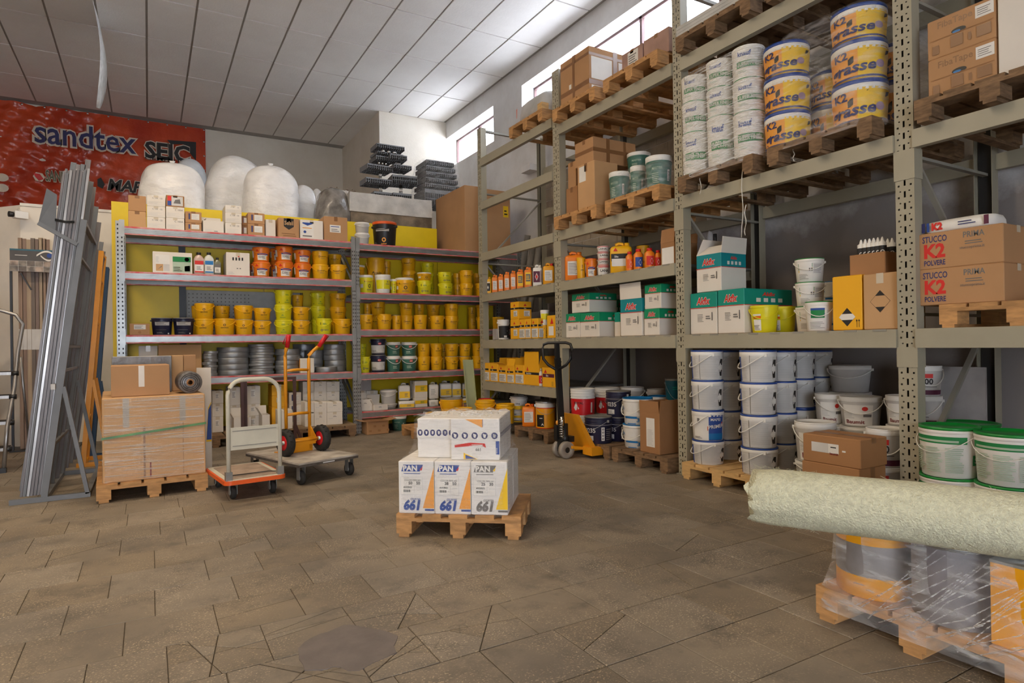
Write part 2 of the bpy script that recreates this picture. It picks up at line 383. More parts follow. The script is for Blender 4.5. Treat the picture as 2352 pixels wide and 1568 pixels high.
for dep, pc, z in slabs[:300]:
    o = (pc[0][0], pc[0][1]); ob = part('paving_slab', slab_mb(pc, z, None, o), SLAB, floor); ob.location = (o[0], o[1], 0)
rest = MB()
for dep, pc, z in slabs[300:]: slab_mb(pc, z, rest)
ob = part('paving_slabs', rest, SLAB, floor); ob['kind'] = 'stuff'
pm = MB(); n = len(PATCH)
pm.add([(p.x, p.y, -.01) for p in PATCH]+[(p.x+(pcx-p.x)*.012, p.y+(pcy-p.y)*.012, .0012) for p in PATCH], [[n+i for i in range(n)]]+[[i, (i+1) % n, n+(i+1) % n, n+i] for i in range(n)])
part('concrete_patch', pm, mat('patch_concrete', S(112, 103, 98), .7, var=.1, scale=12, bump=.1), floor)
# --- ceiling
ceiling = struct('ceiling', MB().box(-7, 5.8, -4, 15, ZC+.012, ZC+.1), CEIG)
tm = {}
for i in range(-9, 9):
    for j in range(7):
        x0, x1 = .03+.6*i, .03+.6*(i+1); y1 = 13.32+1.256*(1-j)+.0; y0 = y1-1.256
        x1 = min(x1, XW); y1 = min(y1, YB)
        if x1-x0 < .05 or (x0 > 4.0 and y0 > 12.04) or y1-y0 < .05: continue
        key = (round(x1-x0, 3), round(y1-y0, 3))
        if key not in tm: tm[key] = MB().box(.014, key[0]-.014, .014, key[1]-.014, 0, .014).mesh('ceiling_tile', CEIL)
        link('ceiling_tile', tm[key], ceiling, (x0, y0, ZC-.002))
# --- walls
struct('wall_back', MB().box(-7, 4.02, YB, YB+.2, 0, ZC), WALLM)
struct('wall_column', MB().box(4.02, XW+.35, 12.06, YB+.2, 0, ZC), WALLM)
struct('wall_left', MB().box(-7.2, -7, -4, YB+.2, 0, ZC), WALLM)
fw_ = MB()   # wall behind the viewer; its open entrance is added to let daylight in
fw_.box(-7, -2.6, -4.2, -4, 0, ZC).box(-2.6, .6, -4.2, -4, 2.6, ZC).box(.6, 5.8, -4.2, -4, 0, ZC)
struct('wall_front', fw_, WALLM)
WZ0, WZ1 = 4.9, 5.545
WIN = [(9.98, 12.06), (2.3, 8.98)]
wr = MB(); X0, X1 = XW, XW+.32
wr.box(X0, X1, -4, 12.06, 0, WZ0).box(X0, X1, -4, 12.06, WZ1, ZC+.01).box(X0, X1, 8.98, 9.98, WZ0, WZ1).box(X0, X1, -4, 2.3, WZ0, WZ1)
wall_r = struct('wall_right', wr, WALLR)
WFR = mat('window_frame_paint', S(112, 84, 82), .6, var=.1)
GLS = bpy.data.materials.new('window_glass'); N, L = nodes_of(GLS); N.remove(N['Principled BSDF'])
t_ = N.new('ShaderNodeBsdfTransparent'); g_ = N.new('ShaderNodeBsdfGlossy'); g_.inputs['Roughness'].default_value = .05; x_ = N.new('ShaderNodeMixShader'); x_.inputs[0].default_value = .06
L.new(t_.outputs[0], x_.inputs[1]); L.new(g_.outputs[0], x_.inputs[2]); L.new(x_.outputs[0], N['Material Output'].inputs[0])
for i, (a, b) in enumerate(WIN):
    xf = XW+.26; r = struct('window_%d' % (i+1), MB().box(xf-.02, xf+.03, a, b, WZ0, WZ0+.03), WFR)
    fr = MB().box(xf-.02, xf+.03, a, b, WZ1-.035, WZ1); k = max(2, round((b-a)/1.35)); ys = [a+(b-a)*j/k for j in range(k+1)]
    for y in ys: fr.box(xf-.02, xf+.03, max(a, y-.022), min(b, y+.022), WZ0, WZ1)
    part('window_frame', fr, WFR, r)
    for j in range(k): part('pane', MB().box(xf, xf+.004, ys[j]+.02, ys[j+1]-.02, WZ0+.02, WZ1-.03), GLS, r)
# bare concrete blocks showing behind the rack
BLKM = mat('concrete_block', S(186, 172, 152), .95, var=.12, scale=5, bump=.4, bscale=60, rnd=.1)
bme = MB().box(-.008, 0, .005, .385, .005, .185).mesh('concrete_block', BLKM)
for r_ in range(7):
    for c_ in range(9):
        y = 5.0+.39*c_+(.195 if r_ % 2 else 0)
        if y < 8.3: link('concrete_block', bme, wall_r, (XW, y, 2.5+.19*r_))
# a short concrete bracket on the wall
struct('trim_1', MB().box(XW-.16, XW, 8.5, 8.78, 4.0, 4.1), WALLR)
# --- low room behind the shelving: its roof carries bags and slabs
struct('floor_mezzanine', MB().box(-.3, 3.95, 9.52, YB, 2.78, 2.9).box(3.95, 5.47, 9.9, YB, 2.78, 2.9), WALLM)
lw = MB(); zt = 3.07
lw.box(-1.39, -.3, 10.0, 10.12, 0, zt)
lw.add([(-1.39, 10.0, 0), (-2.6, 11.3, 0), (-2.5, 11.4, 0), (-1.39, 10.12, 0), (-1.39, 10.0, zt), (-2.6, 11.3, zt), (-2.5, 11.4, zt), (-1.39, 10.12, zt)], [(0, 4, 5, 1), (1, 5, 6, 2), (2, 6, 7, 3), (4, 7, 6, 5)])
struct('wall_office', lw, mat('office_wall_paint', S(228, 220, 206), .8, var=.03))
struct('trim_2', MB().box(-1.39, -.3, 9.985, 10.13, zt-.01, zt+.025), mat('trim_white', S(232, 226, 216), .6))
# --- ceiling lamps added out of view to brighten the hall
LMP = bpy.data.materials.new('added_lamp_tube'); N, L = nodes_of(LMP); p = N['Principled BSDF']; p.inputs['Emission Color'].default_value = ADDED_LAMP_C+(1,); p.inputs['Emission Strength'].default_value = 4
def added_lamp(x, y, where):
    t = thing('added_lamp', 'added unseen ceiling lamp with white housing '+where, 'ceiling lamp', (x, y, ZC-.35), 0, 'added ceiling lamps')
    part('housing', MB().box(-.75, .75, -.09, .09, .0, .07), WHP, t)
    for s in (-1, 1):
        part('tube', MB().tube([(-.7, s*.045, -.02), (.7, s*.045, -.02)], .014), LMP, t)
        part('rod', MB().tube([(s*.5, 0, .07), (s*.5, 0, .35)], .006), GAL, t)
    ld = bpy.data.lights.new('added_lamp_light', 'AREA'); ld.shape = 'RECTANGLE'; ld.size = 1.4; ld.size_y = .16; ld.energy = ADDED_LAMP_W; ld.color = ADDED_LAMP_C
    lo = bpy.data.objects.new('added_lamp_light', ld); COL.objects.link(lo); lo.parent = t; lo.location = (0, 0, -.05)
for x, y, wh in ((-3.2, 6.2, 'above the metal profiles aisle'), (.3, 6.4, 'above the platform trolleys'), (-3.2, 2.4, 'above the open floor'), (-.3, 3.2, 'above the wrapped pallet'), (-3.2, -1.4, 'near the front wall')): added_lamp(x, y, wh)
# ============================================================ perforated uprights, shelving, pallet rack
def perf_strip(mb, w, z0, z1, pitch, holes, y, mi=0, flip=1):
    """front face of an upright, width w, punched: holes = (xc, zc in pitch, width, height)"""
    xs = sorted({-w/2, w/2}|{h[0]+s*h[2]/2 for h in holes for s in (-1, 1)}); nz = int((z1-z0)/pitch)
    zs0 = sorted({0., pitch}|{h[1]+s*h[3]/2 for h in holes for s in (-1, 1)})
    def solid(x, z): return not any(abs(x-h[0]) < h[2]/2 and abs(z-h[1]) < h[3]/2 for h in holes)
    for k in range(nz):
        zb = z0+k*pitch
        for j in range(len(zs0)-1):
            za, zc = zs0[j], zs0[j+1]; i = 0
            while i < len(xs)-1:
                if solid((xs[i]+xs[i+1])/2, (za+zc)/2):
                    e = i+1
                    while e < len(xs)-1 and solid((xs[e]+xs[e+1])/2, (za+zc)/2): e += 1
                    mb.add([(xs[i], y, zb+za), (xs[e], y, zb+za), (xs[e], y, zb+zc), (xs[i], y, zb+zc)], [(0, 1, 2, 3)], mi); i = e
                else: i += 1
    mb.add([(-w/2, y, z0+nz*pitch), (w/2, y, z0+nz*pitch), (w/2, y, z1), (-w/2, y, z1)], [(0, 1, 2, 3)], mi)
    return mb
# ---- light shelving along the back: two bays
SY, SD = 8.63, .78
shelving = thing('shelving_unit', 'galvanised two-bay shelving with red-edged beams and yellow back panels', 'shelving', (0, 0, 0))
SH1 = [2.665, 2.135, 1.385, .865]; SH2 = [2.651, 1.965, 1.447, .837, .30]
def shelf_upright(x, z1, w):
    mb = MB(); perf_strip(mb, w, 0, z1, .05, [(-w*.24, .025, w*.16, .02), (w*.24, .025, w*.16, .02)], 0)
    mb.box(-w/2, -w/2+.003, 0, .05, 0, z1).box(w/2-.003, w/2, 0, .05, 0, z1).box(-w/2, w/2, .047, .05, 0, z1, 1)  # dark back sheet paints the shade inside the hollow upright
    for s, yy in ((0, 0), (1, SD-.05)):
        o = part('upright', mb, [GAL, DRK], shelving) if s == 0 else link('upright', o.data, shelving)
        o.location = (x, SY-.02+yy, 0)
    for z in (.3, 1.2, 2.1): part('cross_brace', MB().beam((x, SY+.04, z), (x, SY+SD-.05, z+.5), .03, .015), GAL, shelving)
for x, z1, w in ((-.275, 2.72, .085), (2.475, 2.70, .055), (2.53, 2.72, .05), (5.16, 2.70, .08)): shelf_upright(x, z1, w)
REDS = mat('red_edge_paint', S(206, 84, 84), .5, var=.2, scale=12, second=S(206, 150, 146))
def shelf_level(xa, xb, z):
    H = .098
    for y in (SY, SY+SD-.07):
        b = MB().box(xa, xb, y, y+.04, z-H, z)
        for q in (.022, .040, .058): b.box(xa, xb, y-.009, y+.001, z-H+q, z-H+q+.010)
        o = part('beam', b, GAL, shelving)
        for q, e in ((0, .014), (H-.02, .02)): part('edge_stripe', MB().box(xa, xb, y-.005, y+.001, z-H+q, z-H+q+e), REDS, o)
    n = 6 if xb-xa > 2.65 else 6; st = (xb-xa)/n
    for i in range(n): part('deck_panel', MB().box(xa+i*st+.003, xa+(i+1)*st-.003, SY+.041, SY+SD-.03, z-.03, z), GAD, shelving)
    part('connector', MB().box(xa-.05, xa+.005, SY-.026, SY-.018, z-.12, z+.07), GAL, shelving)
    part('connector', MB().box(xb-.005, xb+.05, SY-.026, SY-.018, z-.12, z+.07), GAL, shelving)
for z in SH1: shelf_level(-.232, 2.447, z)
for z in SH2: shelf_level(2.556, 5.12, z)
for i, (a, b, z0, z1) in enumerate(((-.39, .40, 0, 3.10), (.40, 1.42, 2.0, 3.10), (1.42, 2.49, 2.0, 3.095), (2.49, 4.08, 0, 3.10), (4.08, 5.1, 0, 2.6), (1.95, 2.49, 0, 2.0))):
    part('back_panel', MB().box(a+.003, b-.003, SY+SD, SY+SD+.02, z0, z1), YPN, shelving)
part('back_panel', MB().box(.40, 1.95, SY+SD+.03, SY+SD+.05, 0, 1.3), YPN, shelving)
part('panel_post', MB().box(.36, .44, SY+SD-.02, SY+SD+.02, 0, 3.0), BKS, shelving)
# white perforated board and glass seen through the gap in the yellow panels
pb = MB(); perf_strip(pb, 1.5, 1.28, 2.02, .05, [(-.7+.05*i, .025, .014, .014) for i in range(0, 16)], SY+SD+.09)
o = part('perforated_board', pb, mat('pale_board', S(190, 190, 184), .6), shelving); o.location = (1.18, 0, 0)
part('board_back', MB().box(.45, 1.95, SY+SD+.12, SY+SD+.125, 1.28, 2.02), mat('board_backing', S(120, 116, 110), .6), shelving)
# ---- tall pallet rack along the right wall
RX, RDp = 4.2, 1.12
rack = thing('pallet_rack', 'tall grey-green pallet rack of four bays along the right wall', 'pallet rack', (0, 0, 0))
UPR = [(8.06, 8.17), (6.064, 6.20), (4.117, 4.22), (2.1415, 2.2574), (.16, .276)]
UTOP = [4.36, 4.44, 4.45, 4.45, 4.45]
def rack_upright(y0, y1, zt):
    w = y1-y0; mb = MB()
    perf_strip(mb, w, 0, zt, .075, [(0, .0375, .012, .04), (-w*.32, .02, .012, .012), (w*.32, .02, .012, .012), (-w*.24, .058, .01, .008), (w*.24, .058, .01, .008)], 0)
    mb.box(-w/2, -w/2+.004, .0005, .09, 0, zt).box(w/2-.004, w/2, .0005, .09, 0, zt).box(-w/2+.01, w/2-.01, .04, .044, 0, zt, 1)  # inner dark sheet stands for the shade seen through the holes
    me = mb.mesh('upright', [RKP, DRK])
    for x, r in ((RX, -PI/2), (RX+RDp, PI/2)):
        link('upright', me, rack, (x, (y0+y1)/2, 0), r)
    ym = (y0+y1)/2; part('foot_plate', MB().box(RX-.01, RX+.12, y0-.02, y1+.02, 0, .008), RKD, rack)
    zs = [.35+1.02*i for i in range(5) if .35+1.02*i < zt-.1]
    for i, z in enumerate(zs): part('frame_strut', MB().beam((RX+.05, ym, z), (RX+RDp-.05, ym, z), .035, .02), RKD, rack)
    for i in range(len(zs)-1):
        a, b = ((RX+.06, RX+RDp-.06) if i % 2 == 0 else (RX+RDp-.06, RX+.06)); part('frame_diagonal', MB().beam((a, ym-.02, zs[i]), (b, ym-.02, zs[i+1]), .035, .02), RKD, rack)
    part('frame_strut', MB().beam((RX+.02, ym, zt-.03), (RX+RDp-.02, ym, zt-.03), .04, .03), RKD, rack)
    for z in (1.08, 2.32): part('splice_plate', MB().box(RX-.006, RX+.09, y0-.006, y1+.006, z-.09, z+.1) if z > 2 else MB().box(RX-.006, RX+.09, y0-.006, y1+.006, z-.05, z+.08), RKP, rack)
for (a, b), zt in zip(UPR, UTOP): rack_upright(a, b, zt)
LV = {'A': (.562, .681), 'C': (1.155, 1.276), 'D': (1.826, 1.936), 'F': (2.417, 2.53), 'G': (3.158, 3.27), 'H1': (3.788, 3.90), 'H': (3.658, 3.775)}
BAYS = [(6.2, 8.06, 'ACDFG'), (4.22, 6.064, 'CDF'), (2.2574, 4.117, 'CF'), (.276, 2.1415, 'CF')]
GRT = mat('deck_board', S(176, 134, 84), .7, var=.12)
def rack_beam(y0, y1, lv):
    z0, z1 = LV[lv]
    for x in (RX-.02, RX+RDp-.04):
        part('beam', MB().box(x, x+.055, y0+.001, y1-.001, z0, z1), RKP, rack)
for y0, y1, ls in BAYS:
    for l in ls: rack_beam(y0, y1, l)
rack_beam(6.2, 8.06, 'H1'); rack_beam(4.22, 6.064, 'H'); rack_beam(2.2574, 4.117, 'H'); rack_beam(.276, 2.1415, 'H')
def deck(y0, y1, z, wood):
    n = round((y1-y0)/.31); st = (y1-y0)/n
    for i in range(n): part('deck_panel', MB().box(RX+.037, RX+RDp-.05, y0+i*st+.002, y0+(i+1)*st-.002, z-.02, z+.001), GRT if wood else GAD, rack)
    k = int((y1-y0)/.2)
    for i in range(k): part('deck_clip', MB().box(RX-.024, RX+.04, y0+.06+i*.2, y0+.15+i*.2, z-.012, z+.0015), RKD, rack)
for (y0, y1, ls), lv, wd in ((BAYS[0], 'A', 0), (BAYS[0], 'C', 0), (BAYS[1], 'C', 1), (BAYS[2], 'C', 1), (BAYS[0], 'D', 0), (BAYS[1], 'D', 0)): deck(y0, y1, LV[lv][1], wd)
ZA, ZCC, ZD, ZF, ZH, ZH1 = .682, 1.278, 1.938, 2.531, 3.776, 3.901
# ---- pallets
def box_me(name, d, m): return MB().box(-d[0]/2, d[0]/2, -d[1]/2, d[1]/2, 0, d[2]).mesh(name, m)
_pal = {}
def pallet(label, x, y, z=0, rotz=0, wood=WOD, w=.8, l=1.2, group='wooden pallets'):
    """origin at the middle; w along local x (three-block end), l along local y"""
    t = thing('pallet', label, 'pallet', (x, y, z), rotz, group); key = (wood.name, w, l)
    if key not in _pal:
        _pal[key] = dict(block=box_me('block', (.1, .145 if l > .7 else .1, .078), wood), top=box_me('top_board', (.145 if l > .7 else .12, l, .022), wood),
                         cross=box_me('cross_board', (w, .145 if l > .7 else .1, .022), wood), bot=box_me('bottom_board', (.068, l, .022), wood))
    P = _pal[key]; by = .145/2 if l > .7 else .05
    ys = (-l/2+by, 0, l/2-by); xs = (-w/2+.05, 0, w/2-.05)
    for a in xs: link('bottom_board', P['bot'], t, (a, 0, 0))
    for a in xs:
        for b in ys: link('block', P['block'], t, (a, b, .022))
    for b in ys: link('cross_board', P['cross'], t, (0, b, .1))
    tw = .145 if l > .7 else .12
    for i in range(5): link('top_board', P['top'], t, (-w/2+tw/2+(w-tw)*i/4, 0, .122))
    return t
PT = .144
# ============================================================ buckets
BR, BH = .13, .25
def bucket_kind(body, lid, handle=None, rb=.86, ribs=0, pr=None, lidh=.10, bands=None, rim=None, htype='arc', lid_flat=True, drop=.36, hrot=0, ls=.965):
    r, h = BR, BH; out = []; zt = h*(1-lidh)
    prof = [(0, 0), (r*rb*.97, 0), (r*rb, h*.015)]; mis = [0, 0]
    mats = [body]
    def rad(z): return r*(rb+(.985-rb)*z/zt)
    cuts = sorted([zt*.999]+[b[0]*h for b in (bands or [])]+[b[1]*h for b in (bands or [])])
    z_prev = h*.015
    for z in cuts:
        if z-z_prev < 1e-5: continue
        mi = 0
        for b in (bands or []):
            if b[0]*h-1e-6 <= z_prev and z <= b[1]*h+1e-6:
                if b[2] not in mats: mats.append(b[2])
                mi = mats.index(b[2])
        prof.append((rad(z), z)); mis.append(mi); z_prev = z
    mb = MB().lathe(prof, 26, mis=mis)
    for i in range(ribs):
        z = zt-(.035+.05*i)*h*2.0; mb.lathe([(rad(z)*.99, z-.004), (rad(z)*1.035, z-.002), (rad(z)*1.035, z+.002), (rad(z)*.99, z+.004)], 26)
    out.append(('body', mb.mesh('bucket_body', mats)))
    l = MB(); lm = [rim or lid, lid]
    l.lathe([(rad(zt), zt-.002), (r*1.0, zt), (r*1.0, h*ls), (r*.985, h*(ls+.01))], 26, mi=0)
    l.lathe([(r*.985, h*(ls-.003)), (r*1.004, h*(ls+.001)), (r*1.0, h), (r*.93, h), (r*.91, h*.972), (0, h*.972)], 26, mi=1)
    out.append(('lid', l.mesh('bucket_lid', lm)))
    if handle:
        pts = []; n = 14; dz = drop*h
        for k in range(n+1):
            t = PI*k/n; x = -math.cos(t)*r*1.05; s = math.sin(t)
            hy = -s*r*1.06-.003; pts.append((x*math.cos(hrot)-hy*math.sin(hrot), x*math.sin(hrot)+hy*math.cos(hrot), h*.85-dz*s**1.3))
        m = MB().tube(pts, .0042 if htype == 'arc' else .002, 6)
        for s in (-1, 1): m.cbox((s*r*1.03*math.cos(hrot), s*r*1.03*math.sin(hrot), h*.84), (.018, .018, .022))
        out.append(('handle', m.mesh('bucket_handle', handle)))
    if pr:
        P = Print(); pr(P, r, h); out.append(('label', P.mesh('bucket_label', cone=(r*rb, r*.985, zt))))
    return out
def p_sand(P, r, h):
    P.ring(.02, .60*h, .017, .010, INK); P.text('sandtex', .02, .40*h, .022, INK, bold=.01); P.lines(-.0, .26*h, .045, .31*h, 2, YELD); P.rect(-.09, .08*h, -.083, .3*h, YELD); P.rect(.02, .2*h, .05, .21*h, INKG)
def p_sandb(P, r, h):
    P.ring(-.045, .56*h, .017, .010, INK); P.text('sandtex', -.02, .53*h, .026, INK, al='l', bold=.01); P.rect(-.02, .42*h, .05, .44*h, INKG); 
def p_lem(P, r, h):
    P.lines(.0, .64*h, .06, .74*h, 2, GRI); P.rect(-.10, .1*h, -.09, .2*h, INK); P.poly([(.005, .26*h), (.03, .34*h), (.055, .26*h), (.03, .29*h)], GRI); P.text('sandtex', .03, .13*h, .019, GRI, bold=.01); P.poly([(.085, .64*h), (.11, .72*h), (.125, .64*h)], INKG)
def p_lemr(P, r, h):
    P.ring(-.01, .26*h, .019, .010, NVI); P.text('Hanse', .018, .23*h, .026, NVI, al='l', bold=.01); P.rect(-.03, .6*h, -.02, .75*h, INK); P.lines(.01, .62*h, .08, .72*h, 2, GRI)
def p_sika(P, r, h):
    P.rect(-.075, .12*h, .085, .54*h, PAP); P.rect(-.075, .46*h, .085, .58*h, BLI); P.text('S20', -.06, .26*h, .032, INKG, al='l', bold=.02); P.lines(.0, .22*h, .045, .40*h, 3, INKG); P.rect(.055, .14*h, .08, .40*h, ORI); P.poly([(-.1, .70*h), (-.05, .70*h), (-.075, .86*h)], REI); P.rect(-.2, .3*h, -.14, .75*h, PAP)
def p_navy(P, r, h):
    P.rect(-.09, .56*h, .09, .78*h, PAG); P.lines(-.07, .60*h, .05, .74*h, 3, INKG); P.rect(-.085, .30*h, .05, .315*h, INKG); P.lines(-.07, .1*h, .02, .2*h, 2, INKG); P.rect(.07, .05*h, .09, .13*h, PAG)
def p_navy2(P, r, h):
    P.rect(-.14, .14*h, .14, .60*h, PAG); P.disc(.03, .70*h, .028, REI, k=.6); P.text('deco', .03, .68*h, .016, PAP, bold=.02); P.poly([(.0, .3*h), (.12, .36*h), (.11, .5*h), (.05, .42*h)], INKG); P.lines(-.11, .18*h, .0, .32*h, 3, INKG); P.rect(-.14, .1*h, .14, .115*h, PAG)
def p_teal(P, r, h):
    P.rect(.0, .60*h, .05, .76*h, REI); P.text('AST', .025, .64*h, .018, PAP, bold=.02); P.lines(-.05, .2*h, .04, .4*h, 3, LGR)
def p_tealb(P, r, h):
    P.text('MASTER', -.09, .56*h, .02, LGR, al='l', bold=.01); P.lines(-.09, .15*h, -.02, .48*h, 6, LGR); P.rect(.06, .2*h, .085, .55*h, PAP); P.lines(.064, .22*h, .082, .52*h, 7, INK, .5, 0)
def p_wl(P, r, h):
    P.ring(.03, .40*h, .026, .016, INK); P.text('sandtex', .03, .16*h, .022, INKG, bold=.01); P.rect(-.06, .6*h, -.05, .72*h, INK); P.rect(.0, .62*h, .07, .635*h, INKG); P.rect(-.14, .3*h, -.08, .5*h, PAP)
def p_wh2(P, r, h):
    P.rect(-.16, .25*h, .16, .72*h, LEM); P.poly([(.03, .6*h), (.06, .6*h), (.045, .68*h)], INKG); P.lines(.01, .48*h, .09, .56*h, 2, INKG)
def p_map(P, r, h):
    P.rect(-.16, .0*h+.01, -.125, .84*h, BLI); P.rect(-.122, .05*h, -.045, .80*h, PAG); P.rect(-.042, .03*h, -.039, .84*h, INKG); P.rect(-.036, .04*h, .12, .80*h, PAG)
    P.lines(-.118, .12*h, -.05, .76*h, 22, LGI, .2, .5, 3); P.lines(-.03, .12*h, .115, .76*h, 22, LGI, .2, .25, 4); P.poly([(.105, .42*h), (.128, .58*h), (.15, .42*h), (.128, .26*h)], PAP); P.poly([(.115, .50*h), (.128, .70*h), (.15, .70*h), (.15, .50*h)], INK); P.poly([(.115, .34*h), (.15, .34*h), (.15, .14*h), (.128, .14*h)], INK)
def p_mapb(P, r, h):
    P.rect(-.10, .03*h, .03, .80*h, PAP); P.rect(.03, .02*h, .16, .84*h, BLI); P.text('MAPEI', .045, .66*h, .022, PAP, al='l', bold=.02); P.poly([(.02, .34*h), (.15, .48*h), (.15, .62*h), (.02, .48*h)], ORD); P.rect(.03, .05*h, .16, .25*h, BLL); P.rect(-.06, .6*h, -.04, .74*h, INKG); P.lines(-.09, .08*h, -.02, .16*h, 2, INKG); P.text('PRIMER', .03, .40*h, .028, PAP, al='l', bold=.02, rot=.12)
def p_grn(P, r, h):
    P.rect(-.22, .68*h, .06, .82*h, GRI); P.lines(-.20, .71*h, .03, .79*h, 1, LGR, .5, .2); P.rect(.09, .26*h, .2, .46*h, GRI); P.text('SUP', .1, .31*h, .026, PAP, al='l', bold=.02)
    for i in range(3): P.lines(-.2+.085*i, .12*h, -.125+.085*i, .62*h, 13, LGR, .5, .3, i+2)
    P.rect(.12, .58*h, .16, .70*h, BLI)
def p_grs(P, r, h):
    P.poly([(-.10, .50*h), (.03, .62*h), (.03, .78*h), (-.10, .78*h)], GRI); P.poly([(-.10, .42*h), (.03, .55*h), (.03, .60*h), (-.10, .48*h)], YEI); P.rect(.035, .35*h, .12, .78*h, PAG); P.lines(.04, .38*h, .115, .74*h, 9, INKG, .25, .3); P.lines(-.09, .12*h, .0, .36*h, 5, INKG, .25, .4); P.text('plus', -.08, .66*h, .016, PAP, al='l', bold=.02); P.rect(.0, .46*h, .012, .58*h, INKG); P.rect(.018, .46*h, .03, .58*h, INKG)
def p_grs2(P, r, h):
    P.rect(-.08, .44*h, .05, .72*h, GRI); P.rect(-.08, .70*h, .05, .77*h, BLI); P.poly([(-.08, .44*h), (.05, .54*h), (.05, .60*h), (-.08, .5*h)], BLI); P.lines(-.09, .1*h, .06, .34*h, 5, INKG, .25, .4); P.rect(.07, .1*h, .14, .7*h, PAG)
def p_kna(P, r, h):
    P.text('knauf', -.07, .70*h, .034, BLI, al='l', bold=.03); P.rect(-.08, .36*h, .14, .54*h, GRI); P.text('SUPER FINISH', -.07, .40*h, .028, PAP, al='l', bold=.02, wid=.19); P.lines(-.07, .22*h, .0, .30*h, 2, LGR)
def p_k2(P, r, h):
    P.rect(-.24, .04*h, .02, .80*h, ORI); P.rect(.0, .04*h, .24, .80*h, YEI); P.text('K2', -.08, .56*h, .046, NVI, bold=.03); P.poly([(-.1, .36*h), (-.03, .40*h), (.05, .74*h), (-.03, .58*h)], INK); P.text('grasse', -.03, .20*h, .062, NVI, bold=.03, shear=.2, rot=.06); P.disc(.105, .36*h, .024, LIL); P.rect(-.2, .05*h, .2, .1*h, NVI); P.poly([(.13, .56*h), (.155, .62*h), (.16, .70*h), (.135, .68*h)], INK)
def p_red(P, r, h):
    P.rect(-.26, .03*h, .26, .66*h, RED); P.poly([(-.06, .30*h), (-.03, .52*h), (.03, .66*h), (.09, .72*h), (.05, .5*h), (.0, .26*h), (-.04, .2*h)], PAG); P.text('ROYAL', .0, .44*h, .022, INK, bold=.02); P.rect(.13, .12*h, .15, .5*h, PAP); P.rect(-.16, .44*h, -.12, .56*h, ORD)
def p_0235(P, r, h):
    P.text('0235', -.11, .42*h, .040, PAG, al='l', bold=.02); P.rect(-.10, .12*h, -.02, .30*h, PAG); P.lines(-.095, .14*h, -.03, .28*h, 3, INKG); P.rect(.055, .12*h, .085, .62*h, PAP)
    for i in range(4): P.ring(.07, .19*h+i*.12*h, .010, .005, INK, 8)
    P.lines(.10, .15*h, .16, .6*h, 6, INKG); P.rect(-.2, .70*h, .2, .71*h, PAG)
def p_bll(P, r, h):
    P.poly([(-.02, .30*h), (.10, .30*h), (.10, .58*h), (.02, .44*h)], LEM); P.rect(-.10, .34*h, .06, .48*h, PAP); P.rect(-.09, .24*h, .03, .32*h, BLL); P.text('DA', -.12, .56*h, .03, BLL, bold=.02); P.text('30', .055, .12*h, .04, BLL, bold=.02); P.rect(-.06, .03*h, .02, .06*h, BLL)
def p_white(P, r, h):
    P.rect(-.11, .06*h, .08, .74*h, WHP); P.disc(.03, .62*h, .018, REI); P.text('Baumit', -.03, .12*h, .03, DRD, bold=.02); P.rect(.02, .35*h, .07, .44*h, INKG); P.lines(-.1, .3*h, -.03, .5*h, 4, PAG)
def p_white2(P, r, h):
    P.rect(-.07, .60*h, .02, .74*h, REI); P.text('100', -.02, .40*h, .045, INK, bold=.03); P.rect(-.1, .05*h, .12, .2*h, PUR); P.lines(-.05, .3*h, .06, .36*h, 1, INKG)
def p_bor(P, r, h):
    P.rect(-.06, .60*h, .085, .70*h, PAG); P.ring(.03, .26*h, .022, .012, ORI); P.text('color', .03, .07*h, .02, ORI, bold=.01); P.lines(-.09, .1*h, -.05, .2*h, 2, INKG)
def p_ybig(P, r, h):
    P.poly([(-.012, .56*h), (.012, .56*h), (0, .66*h)], YELD); P.lines(-.03, .32*h, .04, .42*h, 3, YELD); P.rect(-.02, .05*h, .01, .08*h, INK)
def p_tcan(P, r, h): P.lines(-.05, .6*h, .05, .75*h, 2, TEI); P.rect(-.03, .2*h, .07, .23*h, PAG)
def p_sdrum(P, r, h):
    P.rect(-.14, .08*h, -.03, .52*h, BKS); P.lines(-.01, .34*h, .07, .6*h, 4, YELD); P.rect(-.09, .38*h, -.05, .41*h, PAG); P.poly([(-.07, .12*h), (-.05, .16*h), (-.03, .12*h), (-.05, .22*h)], PAP)
def p_tub(P, r, h): P.rect(-.10, .08*h, -.02, .48*h, PAP); P.rect(-.10, .52*h, -.02, .60*h, ORD); P.lines(-.095, .12*h, -.03, .3*h, 4, INKG); P.rect(-.1, .62*h, -.02, .68*h, PAP)
def p_wb(P, r, h):
    P.rect(-.15, .08*h, .15, .68*h, INK); P.poly([(-.13, .42*h), (.15, .56*h), (.15, .68*h), (-.13, .5*h)], PAP); P.rect(-.02, .10*h, .05, .2*h, PAP); P.poly([(.0, .32*h), (.06, .44*h), (.12, .32*h)], PAG)
def p_wcan(P, r, h): P.text('LANA', 0, .42*h, .05, INK, bold=.03); P.rect(-.14, .04*h, .14, .1*h, REI)
def p_wy(P, r, h): P.rect(-.2, .03*h, .2, .3*h, YEI); P.text('Sika', -.05, .42*h, .03, INK, bold=.02)
